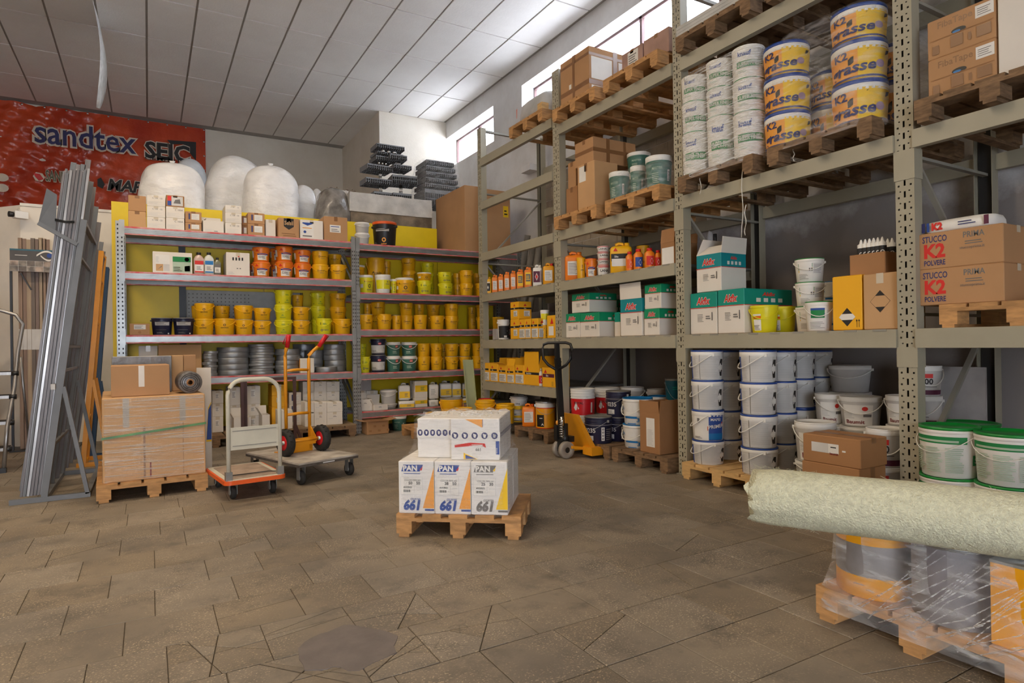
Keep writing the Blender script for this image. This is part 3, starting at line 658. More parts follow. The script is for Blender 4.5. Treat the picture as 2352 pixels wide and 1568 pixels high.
KINDS = dict(
 sand=bucket_kind(YEL, YEL, YEL, pr=p_sand), sandb=bucket_kind(YEL, YEL, YEL, pr=p_sandb), sandg=bucket_kind(YEL, GRP, YEL, pr=p_sand, rim=YEL), sandn=bucket_kind(YEL, YEL, None, pr=p_sand),
 lem=bucket_kind(LEM, LEM, LEM, pr=p_lem), lemr=bucket_kind(LEM, LEM, LEM, pr=p_lemr), sika=bucket_kind(ORA, ORD, ORA, pr=p_sika, rim=ORA),
 navy=bucket_kind(NAV, GRP, BLK, pr=p_navy, rim=NAV, drop=.1), navy2=bucket_kind(NAV, GRP, BLK, pr=p_navy2, rim=NAV, htype='wire', drop=.25),
 teal=bucket_kind(TEA, WHP, WHP, pr=p_teal, lidh=.2), tealb=bucket_kind(TEA, WHP, None, pr=p_tealb, lidh=.16, ribs=1), wl=bucket_kind(LEM, WHP, YEL, pr=p_wl, lidh=.13, drop=.2), wly=bucket_kind(YEL, WHP, YEL, pr=p_wl, lidh=.13, drop=.2), wh2=bucket_kind(WHP, WHP, None, pr=p_wh2, lidh=.16),
 map=bucket_kind(WHP, BLU, WHP, pr=p_map, rim=WHP, lidh=.2, rb=.90, drop=.42, hrot=-1.05, ls=.945), mapb=bucket_kind(WHP, BLU, WHP, pr=p_mapb, rim=WHP, lidh=.2, rb=.90, drop=.42, hrot=-1.25, ls=.945),
 grn=bucket_kind(WHP, GRN, WHP, pr=p_grn, rim=WHP, lidh=.12, ls=.94, rb=.90, htype='wire', drop=.35, hrot=-.7), grs=bucket_kind(WHP, GRN, WHP, pr=p_grs, rim=WHP, lidh=.14), grs2=bucket_kind(WHP, GRN, WHP, pr=p_grs2, rim=WHP, lidh=.14),
 kna=bucket_kind(WHP, WHP, None, pr=p_kna, rb=.92, bands=[(.03, .06, GRI)]), k2=bucket_kind(YEL, BLU, None, pr=p_k2, rim=WHP, lidh=.24, rb=.9, ls=.90), red=bucket_kind(WHP, WHP, None, pr=p_red, ribs=3, rb=.9, lidh=.08),
 d0235=bucket_kind(NAV, GAD, GAL, pr=p_0235, rim=NAV, ribs=3, rb=.94, htype='wire', lidh=.08, drop=.35, hrot=-.6), bll=bucket_kind(WHP, BLL, WHP, pr=p_bll, rim=WHP, lidh=.14, drop=.5, hrot=-.5),
 white=bucket_kind(WHG, WHP, WHP, pr=p_white, lidh=.16, drop=.4), white2=bucket_kind(WHG, WHP, WHP, pr=p_white2, lidh=.16, drop=.5), plain=bucket_kind(WHG, WHP, WHP, lidh=.14, drop=.3),
 bor=bucket_kind(BLK, ORD, BLK, pr=p_bor, lidh=.1, drop=.2), ybig=bucket_kind(YEL, YEL, YEL, pr=p_ybig, ribs=1, lidh=.12, rb=.9, drop=.2), ygrey=bucket_kind(YEL, GRP, YEL, pr=p_sand, rim=YEL, drop=.8),
 tcan=bucket_kind(TEB, GAD, GAL, pr=p_tcan, ribs=2, htype='wire', lidh=.06, drop=.6), sdrum=bucket_kind(YELD, GAL, GAL, pr=p_sdrum, rb=.98, lidh=.05, htype='wire', bands=[(.0, .04, RED), (.75, .78, RED), (.78, .95, WHP)], drop=.3),
 tub=bucket_kind(LEM, LEM, LEM, pr=p_tub, rb=.82, lidh=.1, drop=.35), wb=bucket_kind(WHP, WHP, WHP, pr=p_wb, lidh=.1, drop=.15), wcan=bucket_kind(WHP, WHP, WHP, pr=p_wcan, bands=[(.80, .87, RED)], rim=RED, lidh=.08, drop=.12), wy=bucket_kind(WHP, WHG, WHP, pr=p_wy, lidh=.14, ribs=1, drop=.25),
 redlid=bucket_kind(YEL, RED, None, rim=RED))
BDESC = dict(sand='yellow paint bucket with black ring logo', sandb='yellow paint bucket with wide ring lettering', sandg='grey-lidded yellow paint bucket', sandn='handleless yellow paint bucket', lem='lemon green-print bucket', lemr='lemon bucket with blue ring logo',
 sika='orange bucket with white-blue label', navy='navy pail with pale label strip', navy2='navy pail with red oval badge', teal='teal bucket with white lid', tealb='ribbed teal pail with white lid', wl='white-lidded lemon tub', wly='white-lidded yellow tub', wh2='white tub with yellow band',
 map='blue-lidded white pail with grey print', mapb='blue-lidded pail turned to its blue label', grn='large white pail with green lid', grs='green-lidded bucket with yellow-green label', grs2='green-lidded bucket with blue-green label', kna='white filler pail with green band', k2='yellow filler pail with blue lid',
 red='white ribbed pail with red wrap', d0235='navy ribbed pail with white numerals', bll='white pail with bright blue lid', white='white pail with red dot', white2='white pail with red strip', plain='plain white bucket', bor='black bucket with orange lid', ybig='plain yellow ribbed pail', ygrey='wide yellow pail with grey lid',
 tcan='teal blue metal pail', sdrum='yellow metal drum with red bands', tub='wide lemon tub with white label', wb='white pail with black label', wcan='white tin with red bands', wy='white pail with yellow foot band', redlid='red-lidded pail')
def bucket(kind, x, y, z, r, h, label, group, rot=None):
    d = CAM-Vector((x, y, z)); a = math.atan2(d.x, -d.y) if rot is None else rot
    t = thing('paint_bucket', label, 'bucket', (x, y, z), a, group, (r/BR, r/BR, h/BH))
    for n, me in KINDS[kind]: link(n, me, t)
    return t
jr = random.Random(5)
def stack(kind, x0, x1, tops, loc, mode, z, off=.03, rot=None, jit=.35, kinds=None, zmax=99):
    """buckets piled at one spot. tops: photo rows of the lid tops, from the top one down; mode: ('Y', front) / ('X', front)"""
    xm = (x0+x1)/2; c = mode[1]+off+.12
    for _ in range(3):
        P = (ony if mode[0] == 'Y' else onx)(xm, (tops[-1]), c); r = (x1-x0)/2*mpp(P)*.985; c = mode[1]+off+r
    zz = z; n = len(tops)
    for i, ty in enumerate(reversed(tops)):
        P = (ony if mode[0] == 'Y' else onx)(xm, tops[-1], c); h = max(.06, min((ony if mode[0] == 'Y' else onx)(xm, ty, c+(-.95*r if ty < 785 else .8*r)).z, zmax)-zz); k = kinds[n-1-i] if kinds else kind
        pos = '' if n == 1 else (', stack bottom' if i == 0 else (', stack top' if i == n-1 else ', mid stack'))
        d = CAM-Vector((P.x, P.y, zz)); a = math.atan2(d.x, -d.y)+jr.uniform(-jit, jit) if rot is None else rot+jr.uniform(-.1, .1)
        bucket(k, P.x, P.y, zz, r, h, '%s%s, %s' % (BDESC[k], pos, loc), '%ss, %s' % (BDESC[k], loc), a); zz += h
# ============================================================ cartons
def faceframe(f, w, d, h):
    return {'front': ((0, -d/2, 0), (1, 0, 0), (0, 0, 1), (0, -1, 0)), 'right': ((w/2, 0, 0), (0, 1, 0), (0, 0, 1), (1, 0, 0)),
            'left': ((-w/2, 0, 0), (0, -1, 0), (0, 0, 1), (-1, 0, 0)), 'top': ((0, 0, h), (1, 0, 0), (0, 1, 0), (0, 0, 1))}[f]
def carton(label, x, y, z, w, d, h, rotz=0, m=CAR, prints=None, flaps=None, tape=TAP, name='carton', group=None, cat='carton', bands=None):
    """bands: [(z0, z1, material)] fractions printed right round the box; flaps: dict side -> (angle, length)"""
    t = thing(name, label, cat, (x, y, z), rotz, group); mats = [m]; b = MB()
    zs = sorted({0, 1}|{q for bb in (bands or []) for q in bb[:2]})
    def mi_at(a, c):
        for bb in (bands or []):
            if bb[0]-1e-6 <= a and c <= bb[1]+1e-6:
                if bb[2] not in mats: mats.append(bb[2])
                return mats.index(bb[2])
        return 0
    e = min(.004, w*.03); X, Y = w/2, d/2
    ring = [(-X+e, -Y), (X-e, -Y), (X, -Y+e), (X, Y-e), (X-e, Y), (-X+e, Y), (-X, Y-e), (-X, -Y+e)]
    ch = min(.005, h*.04); ins = [(p[0]*(1-ch/X), p[1]*(1-ch/Y)) for p in ring]; tp = 0 if flaps else ch
    for a, c in zip(zs[:-1], zs[1:]):
        b.add([(p[0], p[1], min(max(q*h, ch), h-tp)) for q in (a, c) for p in ring], [(i, (i+1) % 8, 8+(i+1) % 8, 8+i) for i in range(8)], mi_at(a, c))
    b.add([(p[0], p[1], 0) for p in ins]+[(p[0], p[1], ch) for p in ring], [tuple(range(7, -1, -1))]+[(i, (i+1) % 8, 8+(i+1) % 8, 8+i) for i in range(8)])
    if flaps is None: b.add([(p[0], p[1], h) for p in ins]+[(p[0], p[1], h-ch) for p in ring], [tuple(range(8))]+[(8+i, 8+(i+1) % 8, (i+1) % 8, i) for i in range(8)], mi_at(zs[-2], 1))
    else:
        k = .97; b.add([(p[0]*k, p[1]*k, h) for p in ring]+[(p[0]*k, p[1]*k, h*.35) for p in ring], [((i+1) % 8, i, 8+i, 8+(i+1) % 8) for i in range(8)]+[tuple(range(8, 16))])
        b.add([(p[0], p[1], h) for p in ring]+[(p[0]*k, p[1]*k, h) for p in ring], [(i, (i+1) % 8, 8+(i+1) % 8, 8+i) for i in range(8)])
    part('body', b, mats, t)
    if flaps is None and tape:
        tb = MB()
        if w >= d: tb.box(-w/2-.0006, w/2+.0006, -.024, .024, h*.80, h+.0006) if 0 else tb.add([(-w/2-.0008, -.024, h*.82), (-w/2-.0008, .024, h*.82), (-w/2-.0008, .024, h+.0008), (-w/2-.0008, -.024, h+.0008), (w/2+.0008, -.024, h+.0008), (w/2+.0008, .024, h+.0008), (w/2+.0008, .024, h*.82), (w/2+.0008, -.024, h*.82)], [(0, 3, 2, 1), (3, 4, 5, 2), (4, 7, 6, 5)])
        else: tb.add([(-.024, -d/2-.0008, h*.82), (.024, -d/2-.0008, h*.82), (.024, -d/2-.0008, h+.0008), (-.024, -d/2-.0008, h+.0008), (-.024, d/2+.0008, h+.0008), (.024, d/2+.0008, h+.0008)], [(0, 1, 2, 3), (3, 2, 5, 4)])
        part('tape', tb, tape, t)
    for s, (ang, ln) in (flaps or {}).items():   # angle from upright, positive leaning outwards
        sx, sy = {'front': (0, -1), 'back': (0, 1), 'left': (-1, 0), 'right': (1, 0)}[s]; L = ln
        o = Vector((sx*X, sy*Y, h)); out = Vector((sx, sy, 0))*math.sin(ang)+Vector((0, 0, 1))*math.cos(ang); al = Vector((-sy, sx, 0))*((w if sx == 0 else d)/2*.985)
        nn = out.cross(al).normalized()*.002; c = [o-al, o+al, o+al*.97+out*L, o-al*.97+out*L]
        part('flap', MB().add([p-nn for p in c]+[p+nn for p in c], [(3, 2, 1, 0), (4, 5, 6, 7), (0, 1, 5, 4), (1, 2, 6, 5), (2, 3, 7, 6), (3, 0, 4, 7)]), m if not isinstance(m, list) else m[0], t)
    for f, fn in [(a, q) for a, b in (prints or {}).items() for q in (b if isinstance(b, list) else [b])]:
        P = Print(); fn(P, w if f in ('front', 'top') else d, h if f != 'top' else d); O, U, V, Nn = faceframe(f, w, d, h); link('label', P.mesh('label', O, U, V, Nn), t)
    return t
def shelf_box(label, x0, x1, ytop, z, Yf, depth, **k):
    """front face read off the photo on the plane y = Yf; returns the top height"""
    a, b = ony(x0, ytop, Yf), ony(x1, ytop, Yf); h = max(.03, (a.z+b.z)/2-z)
    carton(label, (a.x+b.x)/2, Yf+depth/2, z, b.x-a.x-.002, depth, h, **k); return z+h
def rack_box(label, x0, x1, ytop, z, Xf, depth, **k):
    a, b = onx(x0, ytop, Xf), onx(x1, ytop, Xf); xm = onx((x0+x1)/2, ytop, Xf); h = max(.03, xm.z-z); w = a.y-b.y
    carton(label, Xf+depth/2, (a.y+b.y)/2, z, w-.002, depth, h, rotz=-PI/2, **k); return z+h
# ============================================================ canisters, bottles, tins
_jc = {}
def jerrycan_meshes(body, cap, kind):
    key = (body.name, cap.name, kind)
    if key in _jc: return _jc[key]
    w, d, h = .10, .075, .26; b = MB()
    b.loft([(0, w*.9, d*.9, 5, 0, 0), (.01, w, d, 6, 0, 0), (h*.74, w, d, 6, 0, 0), (h*.82, w*.96, d*.95, 5, 0, 0), (h*.86, w*.78, d*.8, 4, 0, 0), (h*.87, w*.5, d*.6, 3, 0, 0)], 28)
    out = [('body', b.mesh('can_body', body))]
    out.append(('handle', MB().tube([(-w*.55, 0, h*.85), (-w*.5, 0, h*.93), (-w*.2, 0, h*.965), (w*.15, 0, h*.95), (w*.25, 0, h*.86)], .013, 8).mesh('can_handle', body)))
    out.append(('cap', MB().lathe([(0, 0), (.024, 0), (.024, .03), (0, .03)], 16, o=(w*.55, 0, h*.86)).mesh('can_cap', cap)))
    P = Print()
    if kind == 'paper': P.rect(-.07, .05, .06, .17, PAP); P.lines(-.06, .06, .05, .16, 8, INKG, .3, .4)
    elif kind == 'black': P.rect(-.06, .05, .06, .16, INK); P.poly([(-.02, .10), (.0, .13), (.02, .10), (0, .07)], PAP); P.rect(-.06, .165, .06, .18, PAP)
    elif kind == 'yellow': P.rect(-.07, .04, .07, .19, YEI); P.rect(-.06, .08, .06, .17, INKG); P.lines(-.05, .10, .05, .16, 3, YEI)
    elif kind == 'hazard': P.rect(-.09, .05, .05, .18, PUR); P.poly([(-.055, .115), (-.02, .16), (.015, .115), (-.02, .07)], PAP); P.poly([(-.045, .115), (-.02, .148), (.005, .115), (-.02, .082)], REI); P.rect(.06, .05, .075, .19, PUR)
    elif kind == 'band': P.rect(-.09, .10, .09, .16, INK); P.text('Sika', -.06, .13, .016, PAP, al='l', bold=.02); P.rect(-.085, .06, .05, .12, PAP); P.poly([(-.07, .18), (-.03, .18), (-.05, .21)], REI)
    elif kind == 'ylab': P.rect(-.09, .03, .09, .13, YEI); P.lines(-.0, .05, .06, .11, 4, INKG)
    elif kind == 'blue': P.rect(-.05, .05, .05, .15, BLI); P.poly([(.055, .1), (.075, .13), (.095, .1), (.075, .07)], PAP)
    out.append(('label', P.mesh('can_label', (0, -d-.001, 0))))
    _jc[key] = out; return out
def jerrycan(label, P, w, h, body, cap, kind, rotz, d=None, group=None, name='jerrycan'):
    t = thing(name, label, 'canister', P, rotz, group, (w/.2, (d or w*.8)/.15, h/.26))
    for n, me in jerrycan_meshes(body, cap, kind): link(n, me, t)
    return t
def bottle(label, x, y, z, r, h, body, cap, lab, rot=0):
    t = thing('bottle', label, 'bottle', (x, y, z), rot, 'bottles on the second shelf')
    part('body', MB().loft([(0, r*.9, r*.62, 4, 0, 0), (h*.02, r, r*.7, 4, 0, 0), (h*.7, r, r*.7, 4, 0, 0), (h*.82, r*.7, r*.55, 3, 0, 0), (h*.88, r*.35, r*.35, 2, 0, 0), (h*.91, r*.35, r*.35, 2, 0, 0)], 20), body, t)
    part('cap', MB().lathe([(0, h*.9), (r*.42, h*.9), (r*.42, h), (0, h)], 14), cap, t)
    P = Print(); P.rect(-r*.8, h*.1, r*.8, h*.6, PAP); P.rect(-r*.8, h*.45, r*.8, h*.62, lab); P.rect(-r*.8, h*.1, r*.8, h*.16, lab); P.lines(-r*.5, h*.22, r*.5, h*.4, 3, INKG)
    link('label', P.mesh('label', (0, -r*.70-.001, 0)), t); return t
def small_can(label, P, r, h, body, cap, group, lab=None):
    t = thing('plastic_jar', label, 'jar', P, math.atan2(-P[0], P[1])+jr.uniform(-.3, .3), group)
    part('body', MB().lathe([(0, 0), (r*.95, 0), (r, h*.03), (r, h*.75), (r*.55, h*.86), (r*.5, h*.88)], 18), body, t)
    part('cap', MB().lathe([(0, h*.87), (r*.55, h*.87), (r*.55, h), (0, h)], 16), cap, t)
    Q = Print(); Q.rect(-r*.8, h*.15, r*.8, h*.6, lab or REI); Q.poly([(-r*.1, h*.35), (r*.25, h*.5), (r*.6, h*.35), (r*.25, h*.2)], PAP); link('label', Q.mesh('label', cone=(r, r, h)), t); return t
# ============================================================ goods on the light shelving
def pr_code(P, w, h): P.text('C 100', -.05*w, .70*h, .13*h, INKG, bold=.01); P.text('CE', .28*w, .70*h, .12*h, INKG, bold=.01); P.lines(-.42*w, .16*h, .42*w, .5*h, 4, PAG, .25, .5)
def pr_code2(P, w, h): P.text('C 100A', .2*w, .66*h, .14*h, INKG, bold=.01); P.lines(-.42*w, .16*h, .3*w, .5*h, 4, PAG, .25, .5)
def pr_pic(P, w, h): P.rect(-.2*w, .1*h, .42*w, .92*h, PAG); P.rect(-.42*w, .1*h, -.22*w, .5*h, BLI); P.rect(-.42*w, .5*h, -.22*w, .92*h, REI); P.poly([(-.1*w, .3*h), (.3*w, .3*h), (.25*w, .7*h), (0, .62*h)], INKG)
def pr_lab(P, w, h): P.rect(-.12*w, .3*h, .36*w, .82*h, PAP); P.rect(-.3*w, .3*h, -.2*w, .82*h, NVI); P.lines(-.08*w, .38*h, .32*w, .74*h, 4, PAG, .4, .4)
def pr_lines(P, w, h): P.lines(-.4*w, .12*h, .1*w, .32*h, 4, PAG, .3, .5); P.rect(.02*w, .12*h, .2*w, .17*h, INKG)
def pr_selsil(P, w, h): P.poly([(-.24*w, .98*h), (-.24*w, .58*h), (0, .42*h), (.24*w, .58*h), (.24*w, .98*h)], INK); P.text('Selsil', 0, .66*h, .2*h, CAT, wid=.42*w, bold=.02); P.rect(-.35*w, .2*h, .3*w, .235*h, TAP); P.rect(-.28*w, .1*h, .35*w, .13*h, TAP)
def pr_tag(P, w, h): P.rect(-.45*w, .1*h, .08*w, .9*h, PAP); P.poly([(-.4*w, .8*h), (-.18*w, .70*h), (.03*w, .8*h), (.03*w, .86*h), (-.4*w, .86*h)], BLI); P.disc(-.3*w, .38*h, .07*h, BLI); P.rect(-.4*w, .56*h, .0, .6*h, ORI); P.lines(-.4*w, .14*h, .02*w, .24*h, 1, INKG, .6)
def pr_tag2(P, w, h): P.rect(-.26*w, .36*h, .2*w, .66*h, PAP); P.rect(-.22*w, .58*h, .14*w, .61*h, BLI); P.lines(-.2*w, .4*h, .15*w, .54*h, 2, INKG)
def pr_tiler(P, w, h):
    P.rect(-.43*w, .08*h, -.08*w, .86*h, PAP); P.rect(-.42*w, .1*h, -.24*w, .42*h, CAT); P.rect(-.23*w, .1*h, -.08*w, .42*h, PAG); P.poly([(-.38*w, .16*h), (-.28*w, .34*h), (-.27*w, .3*h)], INKG); P.lines(-.42*w, .5*h, -.34*w, .8*h, 5, PAG); P.rect(.0, .56*h, .46*w, .8*h, GRI); P.disc(.36*w, .68*h, .1*h, LGR); P.rect(.0, .08*h, .46*w, .55*h, LGR); P.poly([(.3*w, .12*h), (.44*w, .12*h), (.44*w, .4*h), (.3*w, .36*h)], INKG); P.lines(.02*w, .12*h, .24*w, .36*h, 3, INKG)
def pr_icons(P, w, h):
    for i in range(4): P.rect(-.24*w+i*.13*w, .66*h, -.17*w+i*.13*w, .79*h, INK)
    P.disc(.03*w, .83*h, .03*h, REI); P.rect(-.06*w, .3*h, .0, .34*h, INKG); P.rect(.06*w, .3*h, .12*w, .34*h, INKG); P.lines(-.42*w, .08*h, -.15*w, .2*h, 2, PAG)
def pr_plain(P, w, h): P.rect(-.2*w, .4*h, .1*w, .8*h, PAP); P.lines(-.18*w, .45*h, .08*w, .75*h, 4, INKG)
def pr_small(P, w, h): P.rect(-.28*w, .5*h, .3*w, .9*h, PAP); P.lines(-.25*w, .56*h, .2*w, .85*h, 4, INKG); P.disc(0, .25*h, .12*h, CAD)
def pr_bars(P, w, h): P.lines(-.1*w, .62*h, .12*w, .76*h, 2, INKG); P.lines(-.4*w, .5*h, -.1*w, .6*h, 1, PAG); P.rect(.25*w, .2*h, .28*w, .4*h, PAG)
F = 8.69; T1 = SH1[0]
def col(lab, x0, x1, tops, prs, ms, depth=.36, Yf=F, z=T1, extra=None):
    n = len(tops)
    for i, (ty, p, m) in enumerate(reversed(list(zip(tops, prs, ms)))):
        pos = '' if n == 1 else (', bottom of its pile' if i == 0 else (', top of its pile' if i == n-1 else ', middle of its pile'))
        z = shelf_box((lab if isinstance(lab, str) else lab[n-1-i])+pos, x0, x1, ty, z, Yf, depth, m=m, prints={'front': p} if p else None, tape=CLT if m is CAW else TAP, group='cartons on the shelving')
col('plain brown carton beside the shelving end post, top shelf', 294, 335.5, [449, 485], [None, None], [CAR, CAT])
col('white coded carton second from the end post, top shelf', 337, 379.5, [449, 474, 499], [pr_code]*3, [CAW]*3)
col(['small carton printed with a colour picture, top shelf', 'white carton under the picture carton, top shelf', 'white carton under the picture carton, top shelf'], 381, 423.5, [449, 475, 501], [pr_pic, pr_code2, pr_code2], [CAD, CAW, CAW])
col('small brown carton with purple-striped label before the tilted bag', 425, 463, [486, 512], [pr_lab]*2, [CAR]*2)
_a, _b = ony(466, 505, F), ony(514, 505, F)
carton('open white carton with raised back flap, top shelf', (_a.x+_b.x)/2, F+.18, T1, _b.x-_a.x, .36, _a.z-T1, m=CAW, prints={'front': pr_lines}, flaps={'back': (-.05, .1), 'left': (-.9, .05)})
col('white coded carton between open carton and brown cartons', 517, 555, [472, 489, 512.5], [pr_code]*3, [CAW]*3)
col('narrow brown carton set back behind the labelled ones, top shelf', 555, 568, [496, 518], [pr_lab]*2, [CAD]*2, .3, F+.12)
col('brown carton with purple-striped label right of white pile', 569, 608, [489, 514], [pr_lab]*2, [CAR]*2)
col('short white carton set back beside the hexagon-badge carton', 609.5, 633, [504], [None], [CAW], .3, F+.05)
col('brown carton with dark hexagon badge, top shelf', 639, 687, [501], [pr_selsil], [CAR])
col('white carton with blue and white tag, top shelf', 689, 742, [505.5], [pr_tag], [CAW])
col('brown carton with small white tag, end of the top shelf', 744, 798, [498], [pr_tag2], [CAR], .42)
LOC1 = ['top shelf', 'second shelf, wide bay', 'third shelf, wide bay', 'fourth shelf, wide bay']
LOC2 = ['top shelf, narrow bay', 'second shelf, narrow bay', 'third shelf, narrow bay', 'fourth shelf, narrow bay']
Yf = ('Y', SY+.045)
# second shelf, wide bay
z = SH1[1]
shelf_box('white carton printed with green panel and pictures, second shelf', 350, 441.5, 579, z, F, .3, m=CAW, prints={'front': pr_tiler}, tape=CLT)
shelf_box('square white carton with handling icons, second shelf', 519, 573.5, 580, z, F, .34, m=CAW, prints={'front': pr_icons}, tape=CLT)
PK = mat('pink_liquid', S(206, 176, 164), .25); WLQ = mat('milky_bottle', S(208, 208, 200), .3); DLQ = mat('clear_grey_bottle', S(120, 120, 100), .2)
for lab, xc, w_, ty, b_, c_, l_ in (('bottle of pinkish liquid with red label', 456.5, 22, 580, PK, BLK, REI), ('white bottle with blue label', 479.5, 21, 580, WLQ, BLK, BLL), ('short greyish bottle with dark cap', 499, 15, 592, DLQ, BLK, INKG)):
    P = ony(xc, ty, F+.06); bottle(lab+', second shelf', P.x, F+.06, z, w_/2*mpp(P), P.z-z, b_, c_, l_)
for a in ((581, 619, [567, 600.5]), (633, 672, [564.5, 599.5]), (676, 713, [573, 604])): stack('sika', *a, LOC1[1], Yf, z)
stack('sika', 574, 600, [604], 'second shelf, wide bay, second row', Yf, z, off=.34); stack('sika', 621, 648, [570, 600], 'second shelf, wide bay, second row', Yf, z, off=.34)
stack('sandb', 717, 754, [575.5, 606.5], LOC1[1], Yf, z); stack('sandb', 759, 795, [607], LOC1[1], Yf, z); stack('sandb', 754, 784, [583, 610], 'second shelf, wide bay, second row', Yf, z, off=.34)
# third shelf, wide bay
z = SH1[2]
shelf_box('small brown carton with white label, third shelf', 297, 344, 743, z, F, .2, m=CAR, prints={'front': pr_small})
for a in ((350, 394, [729.5]), (399.5, 443.5, [729.5])): stack('navy', *a, LOC1[2], Yf, z, jit=.1)
stack('sand', 449, 490, [696, 731.5], LOC1[2], Yf, z); stack('sand', 493, 538, [731], LOC1[2], Yf, z); stack('sandn', 494, 527, [702, 732], 'third shelf, wide bay, second row', Yf, z, off=.36)
stack('sandg', 541, 580, [700, 733], LOC1[2], Yf, z); stack('sandg', 584, 621, [706, 735.5], LOC1[2], Yf, z)
stack('lem', 632, 670.5, [665.5, 699, 734], LOC1[2], Yf, z); stack('sandg', 674, 710, [704, 735], LOC1[2], Yf, z, kinds=None); stack('sandn', 671, 697, [677, 705, 733], 'third shelf, wide bay, second row', Yf, z, off=.36)
stack('lem', 714, 748, [671, 702, 733], 'third shelf, wide bay, second row', Yf, z, off=.27); stack('lemr', 726, 761, [731], LOC1[2], Yf, z)
stack('sandb', 758, 795, [673, 704, 735], 'third shelf, wide bay, second row', Yf, z, off=.28); stack('sand', 766, 806, [732], LOC1[2], Yf, z)
stack('sandn', 441, 470, [702, 733], 'third shelf, wide bay, second row', Yf, z, off=.36); stack('sandn', 538, 566, [703, 733], 'third shelf, wide bay, second row', Yf, z, off=.36)
# fourth shelf: coils of steel wire
COI = mat('coiled_steel_band', S(156, 158, 160), .36, .6, var=.12, scale=4, stretch=(1, 1, 30), bump=.15, bscale=40)
COD = mat('coil_gap', S(60, 60, 60), .6)
z0 = SH1[3]
def coils(x0, x1, tops, zb=z0, off=.05, where=''):
    xm = (x0+x1)/2; c = SY+off+.2
    for _ in range(3): P = ony(xm, tops[-1], c); r = (x1-x0)/2*mpp(P)*.965; c = SY+off+r
    zz = zb; n = len(tops)
    for i, ty in enumerate(reversed(tops)):
        P = ony(xm, ty, c); h = max(.02, P.z-zz); j = (jr.uniform(-.012, .012) if i else 0)
        t = thing('steel_band_coil', 'coil of grey steel banding %s%s' % (where, '' if n == 1 else (', bottom of the pile' if i == 0 else ', top of the pile' if i == n-1 else ', inside the pile')), 'coil', (P.x+j, c, zz), 0, 'coils of steel banding')
        ri = r*.62; rim = min(.004, h*.1)
        part('band', MB().lathe([(ri, 0), (r*.985, 0), (r*1.0, rim), (r, h-rim), (r*.985, h), (ri, h), (ri, 0)], 32), COI, t)
        m = MB()
        for q in (.25, .5, .75): m.lathe([(ri+(r-ri)*q-.001, h*1.0005), (ri+(r-ri)*q+.001, h*1.0005)], 28)
        part('winding_gap', m, COD, t); zz += h
coils(467, 499, [806, 812, 818, 824.5, 831, 838, 844, 850, 856], where='beside the cardboard box')
coils(499, 571, [797, 809, 821, 835.5, 849], where='in the thick five-coil pile'); 
coils(572.5, 629, [790, 796, 802, 809, 815, 821, 828, 834, 840, 846, 852], where='in the tallest thin pile')
coils(633, 689, [801, 815, 827, 838, 848], where='behind the hand truck')
coils(697, 741, [804, 821, 838], off=.25, where='behind the little white carton'); coils(743, 793, [790, 802, 814.5, 827, 840], off=.12, where='in the pile at the bay end')
coils(672, 722, [790, 806, 822, 838], off=.42, where='in the rear pile')
coils(724, 775, [842], off=.0, where='lying alone in front')
shelf_box('little white carton with orange side among the coils', 689, 721.5, 822.5, z0, SY+.06, .16, m=CAW, prints={'left': lambda P, w, h: P.rect(-.45*w, .35*h, .45*w, .95*h, ORI)}, tape=CLT)
# boards standing at the left end of that shelf
shelf_box('tall tan cardboard sheet box standing on the fourth shelf', 363, 463, 791, z0, SY+.1, .12, m=CAT)
shelf_box('white carton lid on the fourth shelf behind the crate', 318, 362, 794, z0, SY+.12, .2, m=CAW, tape=CLT)
# floor level, wide bay: cartons on two pallets
pallet('old grey pallet under the white cartons, wide bay', 2.02, 9.0, 0, 0, WOO); pallet('old pallet under the wide bay, behind the white trolley', 1.05, 9.05, 0, 0, WOO); pallet('old pallet under the wide bay, behind the crate', .15, 9.05, 0, 0, WOO)
FZ = PT
part('plywood_sheet', MB().box(1.55, 2.43, 8.42, 9.3, FZ, FZ+.012), mat('plywood', S(150, 126, 96), .8, var=.15), tag(link('board', None), 'grey plywood sheet lying on the pallet under white cartons', 'board'))
FZ += .0125
def grid(lab, xs, tops, Yq, m, p, depth=.28, zb=FZ):
    z = zb
    for i, ty in enumerate(reversed(tops)):
        zn = z
        for j in range(len(xs)-1):
            zn = shelf_box('%s, %s row' % (lab, ['bottom', 'second', 'third', 'fourth', 'fifth'][i]), xs[j], xs[j+1], ty, z, Yq, depth, m=m, prints={'front': p} if p else None, tape=CLT, group='white cartons on the floor pallets')
        z = zn
grid('small white carton in the four-row wall under the wide bay', [700, 721.5, 750.5, 787], [923, 946], 8.55, CAW, pr_bars, .3)
grid('small white carton set back in the four-row wall', [695, 721, 750, 780], [876, 899, 923, 946], 8.87, CAW, pr_bars, .28)
grid('white carton piled behind the orange hand truck', [640, 672], [941], 8.5, CAW, None, .25)
grid('yellow-and-white carton behind the orange hand truck', [624, 660], [883, 908, 934], 8.8, CAY, pr_plain, .3)
grid('white carton right of the brown tube frame', [664, 692], [901, 928, 950], 8.8, CAW, pr_lab, .3)
z1_ = PT
for x0, x1, tops, lab in ((524, 552, [889, 931, 955], 'grey-white carton left of the brown tube frame'), (566, 598, [886, 928, 955], 'grey-white carton inside the brown tube frame'), (487, 513, [897, 927, 957], 'grey-white carton behind the white trolley handle')):
    grid(lab, [x0, x1], tops, 8.78, CAW, pr_plain, .3, z1_)
